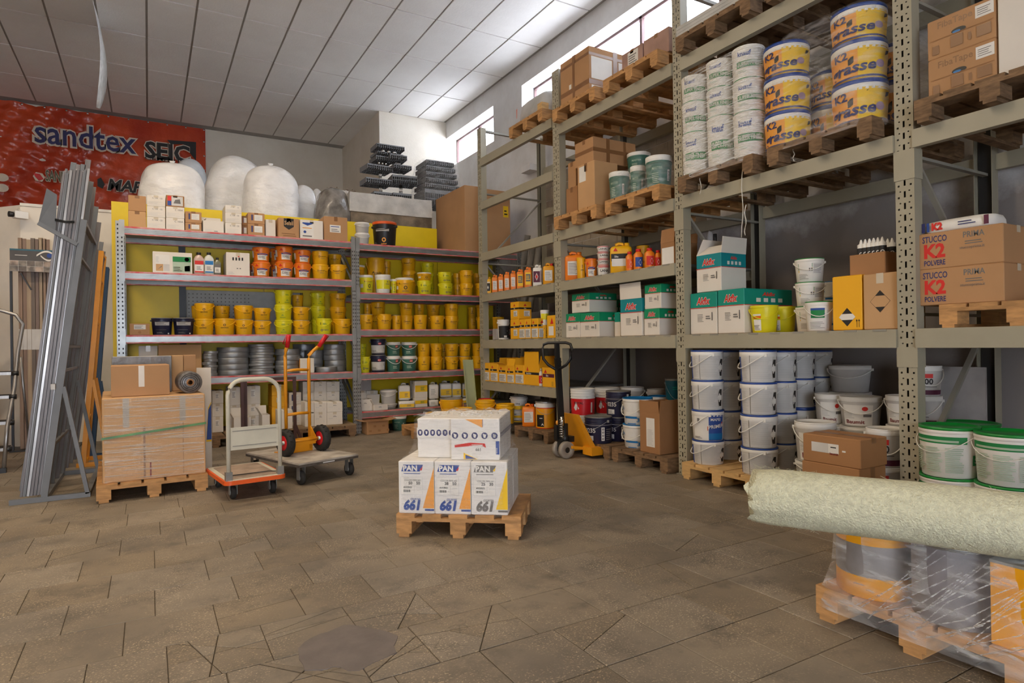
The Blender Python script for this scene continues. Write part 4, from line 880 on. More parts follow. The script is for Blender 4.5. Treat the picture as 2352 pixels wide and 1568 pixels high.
for x0, x1, yt, lab in ((537, 577, 960, 'open white carton with brown inside under the wide bay'), (602, 620, 953, 'narrow open carton under the wide bay')):
    a, b = ony(x0, yt, 8.48), ony(x1, yt, 8.48); carton(lab, (a.x+b.x)/2, 8.48+.14, PT, b.x-a.x, .27, a.z-PT, m=CAW, flaps={'left': (.5, .1), 'back': (.1, .1)})
# top of the narrow bay
stack('plain', 815.5, 848, [509.5, 534], LOC2[0], Yf, SH2[0], off=.02); stack('bor', 855, 911, [507], LOC2[0], Yf, SH2[0])
# second shelf, narrow bay
z = SH2[1]; R2_ = 'second shelf, narrow bay, second row'
stack('wl', 822.5, 857, [631], LOC2[1], Yf, z); stack('wly', 806, 838, [608, 640], R2_, Yf, z, off=.35); stack('sandb', 842, 884, [591], R2_, Yf, z, off=.3); stack('sandb', 879, 897, [599, 635], 'second shelf, narrow bay, back row', Yf, z, off=.5)
stack('wh2', 861, 897, [630], LOC2[1], Yf, z); stack('wl', 896, 911, [640.5], LOC2[1], Yf, z, off=.12); stack('wly', 908, 950, [637], LOC2[1], Yf, z); stack('sandb', 923, 955, [592, 620, 648], R2_, Yf, z, off=.35)
stack('lemr', 958, 991, [625, 643.5], LOC2[1], Yf, z, kinds=['wly', 'lemr']); stack('lem', 968, 997, [603, 627, 652], R2_, Yf, z, off=.32); stack('lemr', 1005.5, 1039, [624, 650], LOC2[1], Yf, z)
stack('sandb', 1041, 1060, [627, 653], R2_, Yf, z, off=.3); stack('sandb', 1055, 1086, [620, 650], LOC2[1], Yf, z); stack('sandb', 1087, 1104, [627, 652], R2_, Yf, z, off=.3); stack('sandb', 1091, 1120, [650], LOC2[1], Yf, z)
# third shelf, narrow bay
z = SH2[2]; R3_ = 'third shelf, narrow bay, second row'
stack('sandg', 824, 856, [721], LOC2[2], Yf, z); stack('sandb', 852, 885, [693, 724], R3_, Yf, z, off=.32); stack('sandn', 836, 852, [697, 726], R3_, Yf, z, off=.42); stack('sandb', 865, 899, [721], LOC2[2], Yf, z); stack('sandg', 899, 921, [723], LOC2[2], Yf, z, off=.1)
stack('sandb', 918, 948, [695, 724], LOC2[2], Yf, z, off=.12); stack('sandn', 951, 975, [698, 725], R3_, Yf, z, off=.35); stack('sandn', 949.5, 981, [723], LOC2[2], Yf, z); stack('sand', 980, 1011, [699, 726], R3_, Yf, z, off=.35); stack('sand', 986.5, 1020, [724.5], LOC2[2], Yf, z)
stack('sandb', 1021, 1053, [697, 725.5], LOC2[2], Yf, z); stack('sandn', 1074, 1094, [705, 730], R3_, Yf, z, off=.4); stack('sandb', 1094, 1124, [699, 727], LOC2[2], Yf, z)
# fourth shelf, narrow bay
z = SH2[3]; R4_ = 'fourth shelf, narrow bay, second row'
stack('lemr', 823.5, 849.5, [819], LOC2[3], Yf, z); stack('lem', 822, 842, [789, 818], R4_, Yf, z, off=.3); stack('navy2', 851, 886.5, [777.5, 814.5], LOC2[3], Yf, z, jit=.15)
for a in ((887.5, 919.5), (922, 957)): stack('teal', *a, [785.5, 817], LOC2[3], Yf, z)
for a, b in ((958.5, 988), (988, 1016)): stack('sandn' if a < 980 else 'sand', a, b, [788.5, 818], LOC2[3], Yf, z)
for a, b in ((1022, 1053), (1054, 1081)): stack('sandg', a, b, [788.5, 817.5], LOC2[3], Yf, z)
stack('sandn', 1083.5, 1112, [788, 817], LOC2[3], Yf, z); stack('sandn', 1010, 1030, [791, 818], R4_, Yf, z, off=.35)
# bottom of the narrow bay
z = SH2[4]; W2 = ', lowest shelf of the narrow bay'
shelf_box('grey-white carton by the middle post'+W2, 823, 855, 917, z, 8.7, .26, m=CAW, prints={'front': pr_bars}, flaps={'back': (.2, .08)}); 
a, b = ony(856, 930, 8.66), ony(889, 930, 8.66)
carton('open white carton with slanted flap'+W2, (a.x+b.x)/2, 8.8, z, b.x-a.x, .28, a.z-z, rotz=.12, m=CAW, prints={'front': pr_plain}, flaps={'back': (-.2, .13), 'left': (.5, .08)})
shelf_box('small grey carton pair, left one'+W2, 826, 840, 897, z, 9.02, .2, m=CAW, tape=CLT); shelf_box('small grey carton pair, right one'+W2, 840.5, 868, 897, z, 9.02, .2, m=CAW, tape=CLT); shelf_box('grey carton highest in the corner'+W2, 824, 853, 870, ony(846, 897, 9.02).z, 9.02, .2, m=mat('grey_cardboard', S(168, 162, 158), .8), tape=CLT)
stack('plain', 874, 911, [893.5, 924.5], 'lowest shelf, narrow bay', Yf, z)
def can_at(label, x0, x1, yt, zb, Yc, body, cap, kind):
    P = ony((x0+x1)/2, yt, Yc); w_ = (x1-x0)*mpp(P)*1.02; jerrycan(label, (P.x, Yc, zb), w_, P.z-zb, body, cap, kind, -.25, group='white canisters at the bottom of the shelving')
    return P.z
zt_ = can_at('white canister with yellow band, lower one of a pair'+W2, 915, 951, 917, z, 8.78, WHP, BLK, 'ylab'); can_at('white canister with yellow band, upper one of a pair'+W2, 915, 941, 879, zt_, 8.78, WHP, BLK, 'ylab')
grid('white carton with yellow band'+W2, [952.5, 982], [874.5, 913.5], 8.70, CAW, lambda P, w, h: (P.rect(-.48*w, .36*h, .48*w, .74*h, YEI), P.lines(-.05*w, .44*h, .3*w, .68*h, 4, GRI)), .2, z)
zt_ = can_at('white jar-like canister with black print, lower one'+W2, 984, 1006, 915, z, 8.76, WHP, BLK, 'paper'); can_at('white jar-like canister with black print, upper one'+W2, 984, 1006, 877, zt_, 8.76, WHP, BLK, 'paper')
for x0, x1 in ((1009, 1036), (1036.5, 1058), (1060, 1090)):
    zt_ = can_at('white canister with yellow label behind the grey-lidded pail, lower'+W2, x0, x1, 911, z, 8.85, WHP, BLK, 'ylab'); can_at('white canister with yellow label behind the grey-lidded pail, upper'+W2, x0, x1, 874, zt_, 8.85, WHP, BLK, 'ylab')
# in front of the narrow bay, on the floor
P = onz(868, 997); bx = ony(838, 967, P.y); b2 = ony(898, 967, P.y)
carton('flattened brown carton with printed marks on the floor by the post', (bx.x+b2.x)/2, P.y+.14, 0, b2.x-bx.x-.06, .26, bx.z*.92, m=CAR, prints={'front': lambda P, w, h: [P.rect(-.4*w+i*.2*w, .2*h+(i % 2)*.35*h, -.28*w+i*.2*w, .36*h+(i % 2)*.35*h, CAD) for i in range(5)]}, flaps={'front': (1.35, .05), 'left': (1.4, .1), 'right': (1.4, .12), 'back': (1.2, .1)})
P = onz(924, 989); bucket('tealb', P.x, P.y+.12, 0, .105, ony(924, 955, P.y+.1).z, 'lone teal pail with white lid standing on the floor', None)
# big cartons in the corner on top of the narrow bay
a = ony(1067, 424, 8.64); zb = SH2[0]; hh = a.z-zb
carton('tall brown carton with yellow sticker above the narrow bay, corner', a.x+.19, 8.64+.56, zb, .38, 1.10, hh, m=CAR, tape=None, prints={'front': lambda P, w, h: (P.rect(.24*w, .74*h, .47*w, .92*h, YEI), P.lines(.28*w, .78*h, .4*w, .88*h, 2, INK))})
carton('tall brown carton next to the corner carton, behind rack post', a.x+.385+.21, 8.64+.56, zb, .42, 1.10, hh*.98, m=CAR, tape=None, prints={'front': lambda P, w, h: (P.rect(.2*w, .58*h, .42*w, .76*h, YEI), P.lines(.24*w, .62*h, .38*w, .72*h, 2, INK))})
# ============================================================ things on the low roof: bags, slabs, trays
MZ = 2.9
def film_bag(label, x0, x1, ytop, Yc, depth=.34, lean=0, m=BAG, name='film_bag', seed=1, knot=True, zb=MZ, ex=3.0, tilt=0):
    xm = (x0+x1)/2; P = ony(xm, ytop, Yc); a = (x1-x0)/2*mpp(P); h = P.z-zb
    t = thing(name, label, 'bag', (P.x, Yc, zb), 0, 'film bags on the low roof')
    prof = [(0, .82), (.03, .93), (.12, .99), (.24, 1.02), (.36, 1.0), (.48, 1.02), (.60, 1.0), (.70, .975), (.78, .93), (.85, .85), (.91, .72), (.955, .52), (.985, .28), (.995, .12)]
    secs = [(q*h, a*s, depth*s, ex if q < .7 else 2.4, lean*(q**1.5)*h-lean*h*.4, 0) for q, s in prof]
    b = MB().loft(secs, 44, noise=.026, seed=seed); o = part('body', b, m, t); o.rotation_euler = (0, tilt, 0)
    o.modifiers.new('soft', 'SUBSURF').levels = 1; o.modifiers['soft'].render_levels = 1
    if knot: part('knot', MB().loft([(h*.97, .035, .03, 2, lean*h*.55, 0), (h*1.0, .02, .02, 2, lean*h*.56, 0), (h*1.035, .04, .015, 2, lean*h*.58, 0)], 10), m, t)
    return t
film_bag('wide white film bag in front of the red banner', 329, 462, 375, 9.9, .33, 0, seed=3)
film_bag('clear film bag behind the wide white one', 398, 474, 364, 11.5, .3, 0, BAGG, seed=8, knot=False)
film_bag('white film bag leaning to its side, tallest of the row', 446, 566, 350, 10.55, .3, -.0, seed=5, tilt=.30, zb=MZ+.14, knot=False)
film_bag('white film bag with knotted top and bluish side', 562, 681, 381, 9.88, .32, 0, seed=9)
film_bag('narrow white film bag, right end of the row', 666, 724, 425, 10.5, .26, 0, seed=12, knot=False)
film_bag('small white film bag half hidden beside the grey bundle', 712, 742, 433, 11.0, .2, 0, seed=14, knot=False)
GBD = mat('grey_wrapped_bundle', S(146, 140, 132), .2, var=.25, scale=7, bump=.9, bscale=14)
film_bag('grey bundle wrapped in crumpled clear film', 726, 800, 432, 9.9, .3, .02, GBD, name='wrapped_bundle', seed=21, knot=False, ex=3.4)
def block_on(label, name, cat, x0, x1, yt, yb, Yc, dpt, m, zb=None, skew=0):
    a, b = ony(x0, yt, Yc), ony(x1, yt, Yc); z0 = ony(x0, yb, Yc).z if zb is None else zb
    mb = MB(); nx = 10; top = []; rr = random.Random(int(x0)); W = b.x-a.x; H = a.z-z0
    vs = []; fs = []
    for q in (0, H*.33, H*.66, H):
        for s in range(nx+1): vs.append((W*s/nx+rr.uniform(-.004, .004), rr.uniform(-.006, .006), q+(rr.uniform(-.006, .006) if q in (0, H) else 0)))
        for s in range(nx+1): vs.append((W*(nx-s)/nx+rr.uniform(-.004, .004), dpt, q))
    n = 2*(nx+1)
    for i in range(3):
        for k in range(n): fs.append((i*n+k, i*n+(k+1) % n, (i+1)*n+(k+1) % n, (i+1)*n+k))
    fs += [tuple(range(3*n, 4*n)), tuple(range(n-1, -1, -1))]
    o = part(name, mb.add(vs, fs), m, None); o.location = (a.x, Yc, z0); return tag(o, label, cat)
zst = ony(804, 487, 9.6).z
block_on('stained stone slab block under the white foam slab', 'stone_slab', 'slab', 806, 992, 484, 530, 9.62, .9, STO, zb=MZ+.0)
ztop = ony(806, 484, 9.62).z; ztop2 = MZ+(ztop-MZ)
block_on('dirty white polystyrene slab on the stone block', 'foam_slab', 'slab', 803, 992, 440, 484, 9.60, 1.0, FOA, zb=ztop)
zf = ony(803, 440, 9.60).z
block_on('white polystyrene slab standing left of the stacked slabs', 'foam_slab', 'slab', 780, 801, 436, 515, 9.75, .6, FOA, zb=MZ)
rr = random.Random(3)
o = None; lf = MB()
for i in range(60):
    x, y, z = rr.uniform(0, .5), rr.uniform(0, .3), rr.uniform(0, .03); d = rr.uniform(.02, .05); a = rr.uniform(0, 6)
    lf.add([(x, y, z), (x+d*math.cos(a), y+d*math.sin(a), z+rr.uniform(0, .02)), (x+d*.4*math.cos(a+1), y+d*.4*math.sin(a+1), z+.015)], [(0, 1, 2)])
P = ony(752, 432, 10.05); o = part('dry_leaves', lf, RUS, None); o.location = (P.x, 10.05, P.z-.01); tag(o, 'rusty brown dry leaves lying on top of the grey bundle', 'leaves', None, 'stuff')
# grey plastic trays stacked on spacers, and a film-wrapped pile of them
def tray(label, x, y, z, w, d, h, rot, grp):
    t = thing('plastic_tray', label, 'tray', (x, y, z), rot, grp); n = max(3, int(w/.035))
    part('floor_plate', MB().box(-w/2, w/2, -d/2, d/2, h*.75, h), TRY, t)
    b = MB()
    for i in range(n+1):
        q = -w/2+(w-.008)*i/n; b.box(q, q+.008, -d/2, d/2, 0, h*.75)
    part('rib_grid', b, TRY, t); b = MB()
    for i in range(1, 4): b.box(-w/2, w/2, -d/2+(d-.006)*i/3, -d/2+(d-.006)*i/3+.006, 0, h*.75)
    b.box(-w/2, w/2, -d/2, d/2, h*.36, h*.42)
    part('cross_rib', b, TRY, t); return t
def tray_px(lab, x0, x1, yt, yb, Yc, d, rot=0, grp='grey plastic trays'):
    a, b = ony(x0, yt, Yc), ony(x1, yt, Yc); z0 = zf if yb is None else ony((x0+x1)/2, yb, Yc).z; return tray(lab, (a.x+b.x)/2, Yc+d/2, z0, (b.x-a.x), d, a.z-z0, rot, grp)
s8 = lambda x: 720+x/4.6125
t8 = lambda y: 240+y/4.6125
TL = 'grey ribbed plastic tray in the spaced tower, '
for lab, x0, x1, yt, yb, Yc in (('topmost', 670, 965, 405, 470, 10.0), ('second from the top', 670, 950, 490, 535, 10.0), ('third level left', 660, 860, 535, 590, 9.95), ('third level right', 820, 995, 520, 580, 9.85), ('fourth level left', 560, 835, 620, 690, 9.9), ('fourth level right', 850, 1040, 625, 680, 9.85), ('fifth level left', 555, 830, 765, 835, 9.9), ('fifth level right', 850, 1105, 735, 835, 9.85), ('foot left', 640, 830, 915, None, 9.9), ('foot right', 850, 1045, 930, None, 9.85)):
    tray_px(TL+lab, s8(x0), s8(x1), t8(yt), None if yb is None else t8(yb), Yc, .34, jr.uniform(-.1, .1))
for lab, x0, x1, yt, yb in (('upper left', 705, 740, 690, 765), ('upper right', 930, 960, 685, 760), ('lower left', 710, 745, 835, 920), ('lower right', 920, 960, 840, 935), ('top', 720, 900, 468, 492), ('third left', 690, 800, 585, 625), ('third right', 880, 940, 575, 630)):
    a, b = ony(s8(x0), t8(yt), 9.95), ony(s8(x1), t8(yt), 9.95); z0 = ony(s8(x0), t8(yb), 9.95).z
    m = MB()
    for i in range(3): w_ = (b.x-a.x)/3; m.tube([(a.x+w_*(i+.5), 10.02, z0), (a.x+w_*(i+.5), 10.02, a.z)], w_*.38, 8)
    tag(part('tray_spacer', m, CHR, None), 'shiny metal spacer between tower trays, '+lab, 'spacer', 'tray spacers')
for i in range(6):
    x0, x1 = (1170, 1520) if i > 2 else (1200, 1460); yb = 950-i*62
    tray_px('grey ribbed tray in the film-wrapped pile, %s layer' % ['lowest', 'second', 'third', 'fourth', 'fifth', 'top'][i], s8(1180+i*4), s8(1560-i*14), t8(yb-62), t8(yb) if i else None, 9.85, .5, 0, 'film-wrapped grey trays')
a, b = ony(s8(1150), t8(960), 9.8), ony(s8(1590), t8(960), 9.8); zt9 = ony(s8(1300), t8(545), 9.8).z; W = (b.x-a.x)/2; h = zt9-zf; a.z = zf
o = part('stretch_wrap', MB().loft([(0, W*1.05, .34, 5, 0, 0), (h*.3, W*1.02, .33, 5, 0, 0), (h*.65, W*.93, .32, 5, 0, 0), (h*.95, W*.84, .31, 5, 0, 0), (h*1.01, W*.6, .2, 4, 0, 0)], 40, noise=.01, seed=4), FLM, None); o.location = ((a.x+b.x)/2, 10.1, a.z)
tag(o, 'clear film wrapped around the grey tray pile', 'film')
# ============================================================ red banner on the back wall
BY = YB-.012
bl_, br_ = -4.6, ony(471, 300, BY).x; zb0, zb1 = 3.2, ZC-.02
def wr(u, v):    # folds of the cloth, deepest at the left
    k = max(0, min(1, (ony(330, 400, BY).x-u)/1.6)); return k*(.035*math.sin(9*u+5*v+2*math.sin(3*v))+.024*math.sin(17*u-11*v+math.sin(5*u))+.016*math.sin(31*v+8*u))+.003*math.sin(40*u)
nx, nz = 130, 60; vs = [(bl_+(br_-bl_)*i/nx, -.05-wr(bl_+(br_-bl_)*i/nx, zb0+(zb1-zb0)*j/nz), zb0+(zb1-zb0)*j/nz) for j in range(nz+1) for i in range(nx+1)]
fs = [(j*(nx+1)+i, j*(nx+1)+i+1, (j+1)*(nx+1)+i+1, (j+1)*(nx+1)+i) for j in range(nz) for i in range(nx)]
BNR = mat('red_banner_cloth', S(204, 78, 44), .24, var=.12, scale=1.2, bump=.5, bscale=5, second=S(172, 54, 34), bdist=.05)
banner = thing('wall_banner', 'red advertising banner with brand lettering on the back wall', 'banner', (0, BY, 0))
part('cloth', MB().add(vs, fs, 0, True), BNR, banner)
def bp(x, y): q = ony(x, y, BY-.1); return q.x, q.z
def banner_text(s, x0, y0, x1, y1, hpx, m, bold, shear=0, glow=.05, gm=None):
    a, b = bp(x0, y0), bp(x1, y1); hh = hpx*mpp(ony(x0, y0, BY)); W = b[0]-a[0]
    for k, (mm, ha, off) in enumerate(((gm or PAP, glow, .0), (m, None, .01))):
        P = Print(); P.text(s, a[0], a[1], hh, mm, wid=W, al='l', bold=bold, shear=shear, halo=ha); link('lettering' if k else 'lettering_halo', P.mesh('lettering', (0, -.115-off, 0)), banner)
NVT = mat('navy_banner_ink', S(44, 42, 92), .5); HAL = mat('banner_halo', S(226, 206, 184), .5)
banner_text('sandtex', 80, 326, 313, 351, 52, NVT, .014, 0, .05, HAL)
banner_text('SEIC', 333, 361, 436, 372, 36, INK, .032, 0, .045, HAL)
banner_text('CEMENTI', 333, 366, 420, 374, 8, INK, .01, 0, .0, HAL)
banner_text('MAPEI', 247, 436, 357, 449, 25, INK, .03, .2, .04, HAL)
banner_text('SANMARCO', 105, 415, 205, 432, 24, mat('olive_ink', S(96, 92, 60), .5), .02, 0, .04, HAL)
P = Print()
pts = [bp(*q) for q in ((384, 322), (450, 327), (450, 370), (436, 352), (436, 338), (420, 332), (392, 332))]; P.poly(pts, INK)
pts = [bp(*q) for q in ((76, 405), (83, 396), (98, 399), (104, 408), (97, 418), (82, 415))]; P.poly(pts, HAL); pts = [bp(*q) for q in ((78, 398), (92, 400), (101, 412), (90, 416), (80, 405))]; P.poly(pts, RED)
pts = [bp(*q) for q in ((224, 412), (232, 408), (241, 424), (236, 434), (224, 428))]; P.poly(pts, INK)
for y_ in (408, 432): q = bp(5, y_); P.disc(q[0]-.0, q[1], .1, HAL, 20, .75)
link('emblem', P.mesh('emblem', (0, -.125, 0)), banner)
em = MB()
for x_ in range(12):
    X = br_-.03-.34*x_; em.lathe([(.0, -.004), (.018, -.004), (.018, 0), (0, 0)], 10, o=(X, -.105, ZC-.06), axis='y')
for j in range(5): em.lathe([(.0, -.004), (.018, -.004), (.018, 0), (0, 0)], 10, o=(br_-.03, -.07, ZC-.3-.3*j), axis='y')
part('eyelet', em, CHR, banner)
# ============================================================ hanging sheet and small fittings
P0 = onz(224, 36, ZC); z1_ = ony(240, 250, P0.y).z; vs = []; nn = 14
for j in range(nn+1):
    t = j/nn; z = ZC-.004+(z1_-ZC)*t; b = .10*math.sin(PI*t); wd = .42*(1-t**4*.97)
    for s in (-1, 0, 1): vs.append((P0.x+b*.75-.01*s*s+s*.02, P0.y+s*wd, z))
sh = MB().add(vs, [(j*3+i, j*3+i+1, j*3+i+4, j*3+i+3) for j in range(nn) for i in range(2)], 0, True)
o = part('hanging_sheet', sh, mat('hanging_sheet_plastic', S(232, 232, 228), .5, var=.15, scale=9), None); o.modifiers.new('thick', 'SOLIDIFY').thickness = .004
tag(o, 'white plastic sheet hanging edge-on from the ceiling', 'sheet')
cc = ony(42, 494, 9.85); t = thing('security_camera', 'small white security camera on the office wall corner', 'camera', cc, .5)
part('housing', MB().box(-.05, .09, -.045, .045, -.04, .045), WHP, t); part('lens', MB().lathe([(0, -.001), (.036, 0), (.032, .05), (0, .05)], 14, o=(-.10, 0, 0), axis='x'), BLK, t); part('bracket', MB().tube([(.05, .02, .04), (.05, .14, .1)], .012), WHP, t)
# ============================================================ leaning profiles and their racks
def aframe(label, Y0, Y1, xb, xt, zt, xf, m, x_left, name='profile_rack', arm=False, zs=(.45, 1.05, 1.25)):
    t = thing(name, label, 'rack', (0, 0, 0))
    for Y in (Y0, Y1):
        part('base_tube', MB().box(x_left, xf, Y-.02, Y+.02, .0, .04), m, t)
        part('post', MB().beam((xb, Y, .04), (xt, Y, zt), .045, .045), m, t)
        q = .40; part('brace', MB().beam((xb+(xt-xb)*q+.02, Y, zt*q), (xf-.02, Y, .03), .04, .03), m, t)
    def rail(z, w=.03): k = z/zt; x = xb+(xt-xb)*k; part('rail', MB().beam((x, Y0, z), (x, Y1, z), w, w), m, t)
    for z in zs: rail(z, .022)
    rail(zt-.02, .035); rail(zt-.3, .022); part('base_rail', MB().box(xb-.02, xb+.02, Y0, Y1, 0, .04), m, t); part('base_rail', MB().box(xf-.04, xf, Y0, Y1, 0, .04), m, t)
    return t
pa = ony(193, 505, 6.29)
rk = aframe('grey steel leaning rack carrying the metal profiles', 6.29, 7.5, -.74, pa.x, pa.z, -.43, GRS, -.965)
a1, a2 = ony(178, 562, 6.27), ony(88, 512, 6.27); part('arm', MB().beam(a1, a2, .035, .03), GRS, rk)
a3 = ony(107, 432, 6.27)
part('divider_plate', MB().add([a2, ony(128, 534, 6.30), ony(131, 447, 6.30), a3, a2+Vector((.004, .03, 0)), ony(128, 534, 6.33), ony(131, 447, 6.33), a3+Vector((.004, .03, 0))], [(0, 1, 2, 3), (7, 6, 5, 4), (0, 4, 5, 1), (1, 5, 6, 2), (2, 6, 7, 3), (3, 7, 4, 0)]), GRS, rk)
part('wire_tie', MB().tube([ony(126, 503, 6.285), ony(150, 508, 6.285), ony(171, 508, 6.285)], .006, 6).tube([ony(126, 506, 6.285), ony(150, 511, 6.285), ony(171, 511, 6.285)], .005, 6), BKS, rk)
part('hook', MB().cbox(ony(122, 888, 6.27), (.03, .03, .045)), WHG, rk)
def profile(label, b, tp, w, th, m, lip=True):
    t = thing('metal_profile', label, 'profile', b, 0, 'metal profiles leaning on the rack'); d = Vector(tp)-Vector(b)
    part('web', MB().beam((0, 0, 0), d, w, .003, upv=(0, 1, 0)), m, t)
    if lip:
        for s in (-1, 1): part('flange', MB().beam((s*w/2, th/2, 0), (d.x+s*w/2, d.y+th/2, d.z), .003, th, upv=(0, 1, 0)), m, t)
rp = random.Random(2)
for i in range(22):
    f = i/21; bx, tx = 48+f*56, 147+f*57; Y = 6.345+.02*(i % 3); ty = 389+rp.uniform(-2, 4)+(10 if i in (3, 8) else 0)
    b = ony(bx, 1140, Y); b.z = .045; profile('galvanised profile in the front bundle on the grey rack', b, ony(tx, ty, Y), .0135, .022, [ALD, ALU, ALD, GRS, ALD][i % 5])
for j, (Y, zt) in enumerate(((6.62, 2.86), (6.85, 2.80), (7.1, 2.72), (7.35, 2.6), (7.65, 2.5), (7.95, 2.4), (8.2, 2.3))):
    for i in range(4):
        bx = -.93+.055*i+.01*j; tx = -.545+.035*i+.004*j; profile('dull profile in a rear bundle on the grey rack', (bx, Y, .045), (tx, Y, zt+rp.uniform(-.05, .04)), .036, .03, ALD if (i+j) % 2 else GRS)
po = ony(239, 589, 8.36)
aframe('yellow steel leaning rack behind the grey one', 7.9, 8.36, -.60, po.x, po.z, -.36, YES, -.66, zs=(.5, 1.5))
aframe('dark blue steel leaning rack beside the shelving end post', 8.42, 8.56, -.56, po.x+.02, 2.15, -.36, BLS, -.62, zs=(.5, 1.5))
# ---- floor-trim display stand with its sample strips
t = thing('display_stand', 'sample stand with dark header and eye emblem for floor trims', 'display stand', (0, 0, 0))
h0, h1 = ony(22, 570, 9.6), ony(116, 575, 9.6); zt, zm, zb = h0.z, ony(22, 597, 9.6).z, ony(22, 622, 9.6).z
part('header_board', MB().box(h0.x, h1.x+.25, 9.6, 9.62, zm, zt-.02), mat('header_slate', S(74, 70, 68), .5), t); part('header_edge', MB().box(h0.x, h1.x+.25, 9.598, 9.625, zt-.02, zt), TEB, t)
ph = [mat('photo_tile_%d' % i, S(*c), .5, var=.35, scale=14) for i, c in enumerate(((150, 140, 128), (120, 108, 98), (170, 158, 146), (186, 166, 150)))]
for r_ in range(2):
    for c_ in range(8): part('photo_tile', MB().box(h0.x+.082*c_+.002, h0.x+.082*(c_+1)-.002, 9.597, 9.6, zb+(zm-zb)*r_/2+.002, zb+(zm-zb)*(r_+1)/2-.002), ph[(r_*3+c_*5) % 4], t)
part('photo_backing', MB().box(h0.x, h0.x+.66, 9.6, 9.61, zb, zm), PAG, t)
P = Print(); cx, cz = ony(107, 586, 9.6).x, ony(107, 586, 9.6).z; nE = 16
up_ = [(cx-.10+.2*k/nE, cz+.055*math.sin(PI*k/nE)) for k in range(nE+1)]; P.poly(up_+[(p[0], p[1]-.022) for p in reversed(up_)], PAP)
lo_ = [(cx-.06+.16*k/nE, cz-.055*math.sin(PI*k/nE)) for k in range(nE+1)]; P.poly(lo_+[(p[0], p[1]-.02) for p in reversed(lo_)], PAP); P.disc(cx+.03, cz-.005, .028, BLI)
P.lines(h0.x+.05, zm+.06, h0.x+.17, zm+.075, 1, PAG, .6, 0); link('emblem', P.mesh('emblem', (0, 9.596, 0)), t)
for x in (h0.x+.005, h0.x+.64): part('post', MB().box(x-.012, x+.012, 9.62, 9.66, 0, zb+.1), BKS, t)
part('base_plate', MB().box(h0.x-.02, h0.x+.68, 9.55, 9.97, 0, .012), BKS, t)
for s in (0, 1): part('bracket', MB().beam((h0.x+.1+.5*s, 9.64, zb-.02), (h0.x+.2+.3*s, 9.64, zb-.22), .015, .015), BKS, t)
wm = [mat('trim_strip_%d' % i, S(*c), .5, var=.12, scale=4, stretch=(10, 10, .5)) for i, c in enumerate(((150, 122, 98), (140, 112, 92), (176, 152, 122), (112, 96, 82), (128, 106, 92), (170, 148, 120)))]
for i, xc in enumerate((49, 58, 68, 78, 87, 96, 104, 112)):
    p = ony(xc, 800, 9.72); zt = ony(xc, 546+(i*37 % 5), 9.72).z
    t = thing('floor_trim', '%s floor trim strip, number %s in the sample stand' % (['brown', 'reddish brown', 'light oak', 'dark grey', 'dark brown', 'pale oak', 'walnut', 'gold edged'][i], ['one', 'two', 'three', 'four', 'five', 'six', 'seven', 'eight'][i]), 'trim', (p.x, 9.72, .012), 0, 'floor trims in the stand')
    part('strip', MB().box(-.022, .022, 0, .02, 0, zt-.012), wm[i % 6], t); part('label', MB().box(-.02, .02, -.002, 0, ony(xc, 805, 9.72).z, ony(xc, 758, 9.72).z), PAG, t)
# ---- step ladder at the picture edge
t = thing('step_ladder', 'aluminium folding step ladder beside the trim stand', 'ladder', (-1.27, 8.0, 0))
def lad(x): return [(x, 0, 0), (x+.02, .10, .45), (x+.06, .25, .85), (x+.08, .33, 1.2), (x+.12, .36, 1.5)]
R_ = lad(0); L_ = [(-p[0]-.62, p[1], p[2]) for p in R_]
part('rail', MB().tube(R_+[(.06, .37, 1.6), (-.08, .37, 1.65), (-.3, .37, 1.66), (-.54, .37, 1.65), (-.68, .37, 1.6)]+L_[::-1], .019, 10), ALU, t)
for x in (.12, -.74): part('rear_leg', MB().tube([(x*.9, .85, 0), (x*.75, .40, 1.15)], .014, 8), ALU, t)
for k, z in enumerate((.24, .50, .76, 1.0)):
    f = z/1.2; y = .33*f; part('step', MB().box(-.68-.04*f, .05*f+.03, y-.02, y+.16, z-.03, z), ALU, t); part('step_tread', MB().box(-.66, .03, y-.015, y+.155, z, z+.006), RUB, t)
    for x in (.02+.05*f, -.65-.05*f): part('joint', MB().lathe([(0, -.03), (.026, -.03), (.026, .03), (0, .03)], 12, o=(x, y, z-.015), axis='x'), BLK, t)
for x, y in ((0, 0), (-.62, 0), (.108, .85), (-.67, .85)): part('foot', MB().cbox((x, y, .025), (.05, .05, .05)), BLK, t)
# ---- red shelf stand far left
t = thing('shelf_stand', 'red steel stand with crates at the left picture edge', 'stand', (-1.66, 9.35, 0))
for x in (-.55, .09):
    for y in (-.18, .18): part('post', MB().box(x-.02, x+.02, y-.02, y+.02, 0, 1.82), RED, t)
for z in (1.02, 1.80): part('shelf', MB().box(-.57, .11, -.2, .2, z-.03, z), RED, t)
o = part('crate', MB().box(-.22, .22, -.16, .16, 0, .4).box(-.23, .23, -.17, .17, .36, .4), BLK, None); o.location = (-1.84, 9.35, .42); tag(o, 'black plastic crate on a yellow crate inside the red stand', 'crate')
o = part('crate', MB().box(-.25, .2, -.2, .2, 0, .4).box(-.26, .21, -.21, .21, .38, .42), YES, None); o.location = (-1.82, 9.35, 0); tag(o, 'yellow plastic crate on the floor inside the red stand', 'crate')
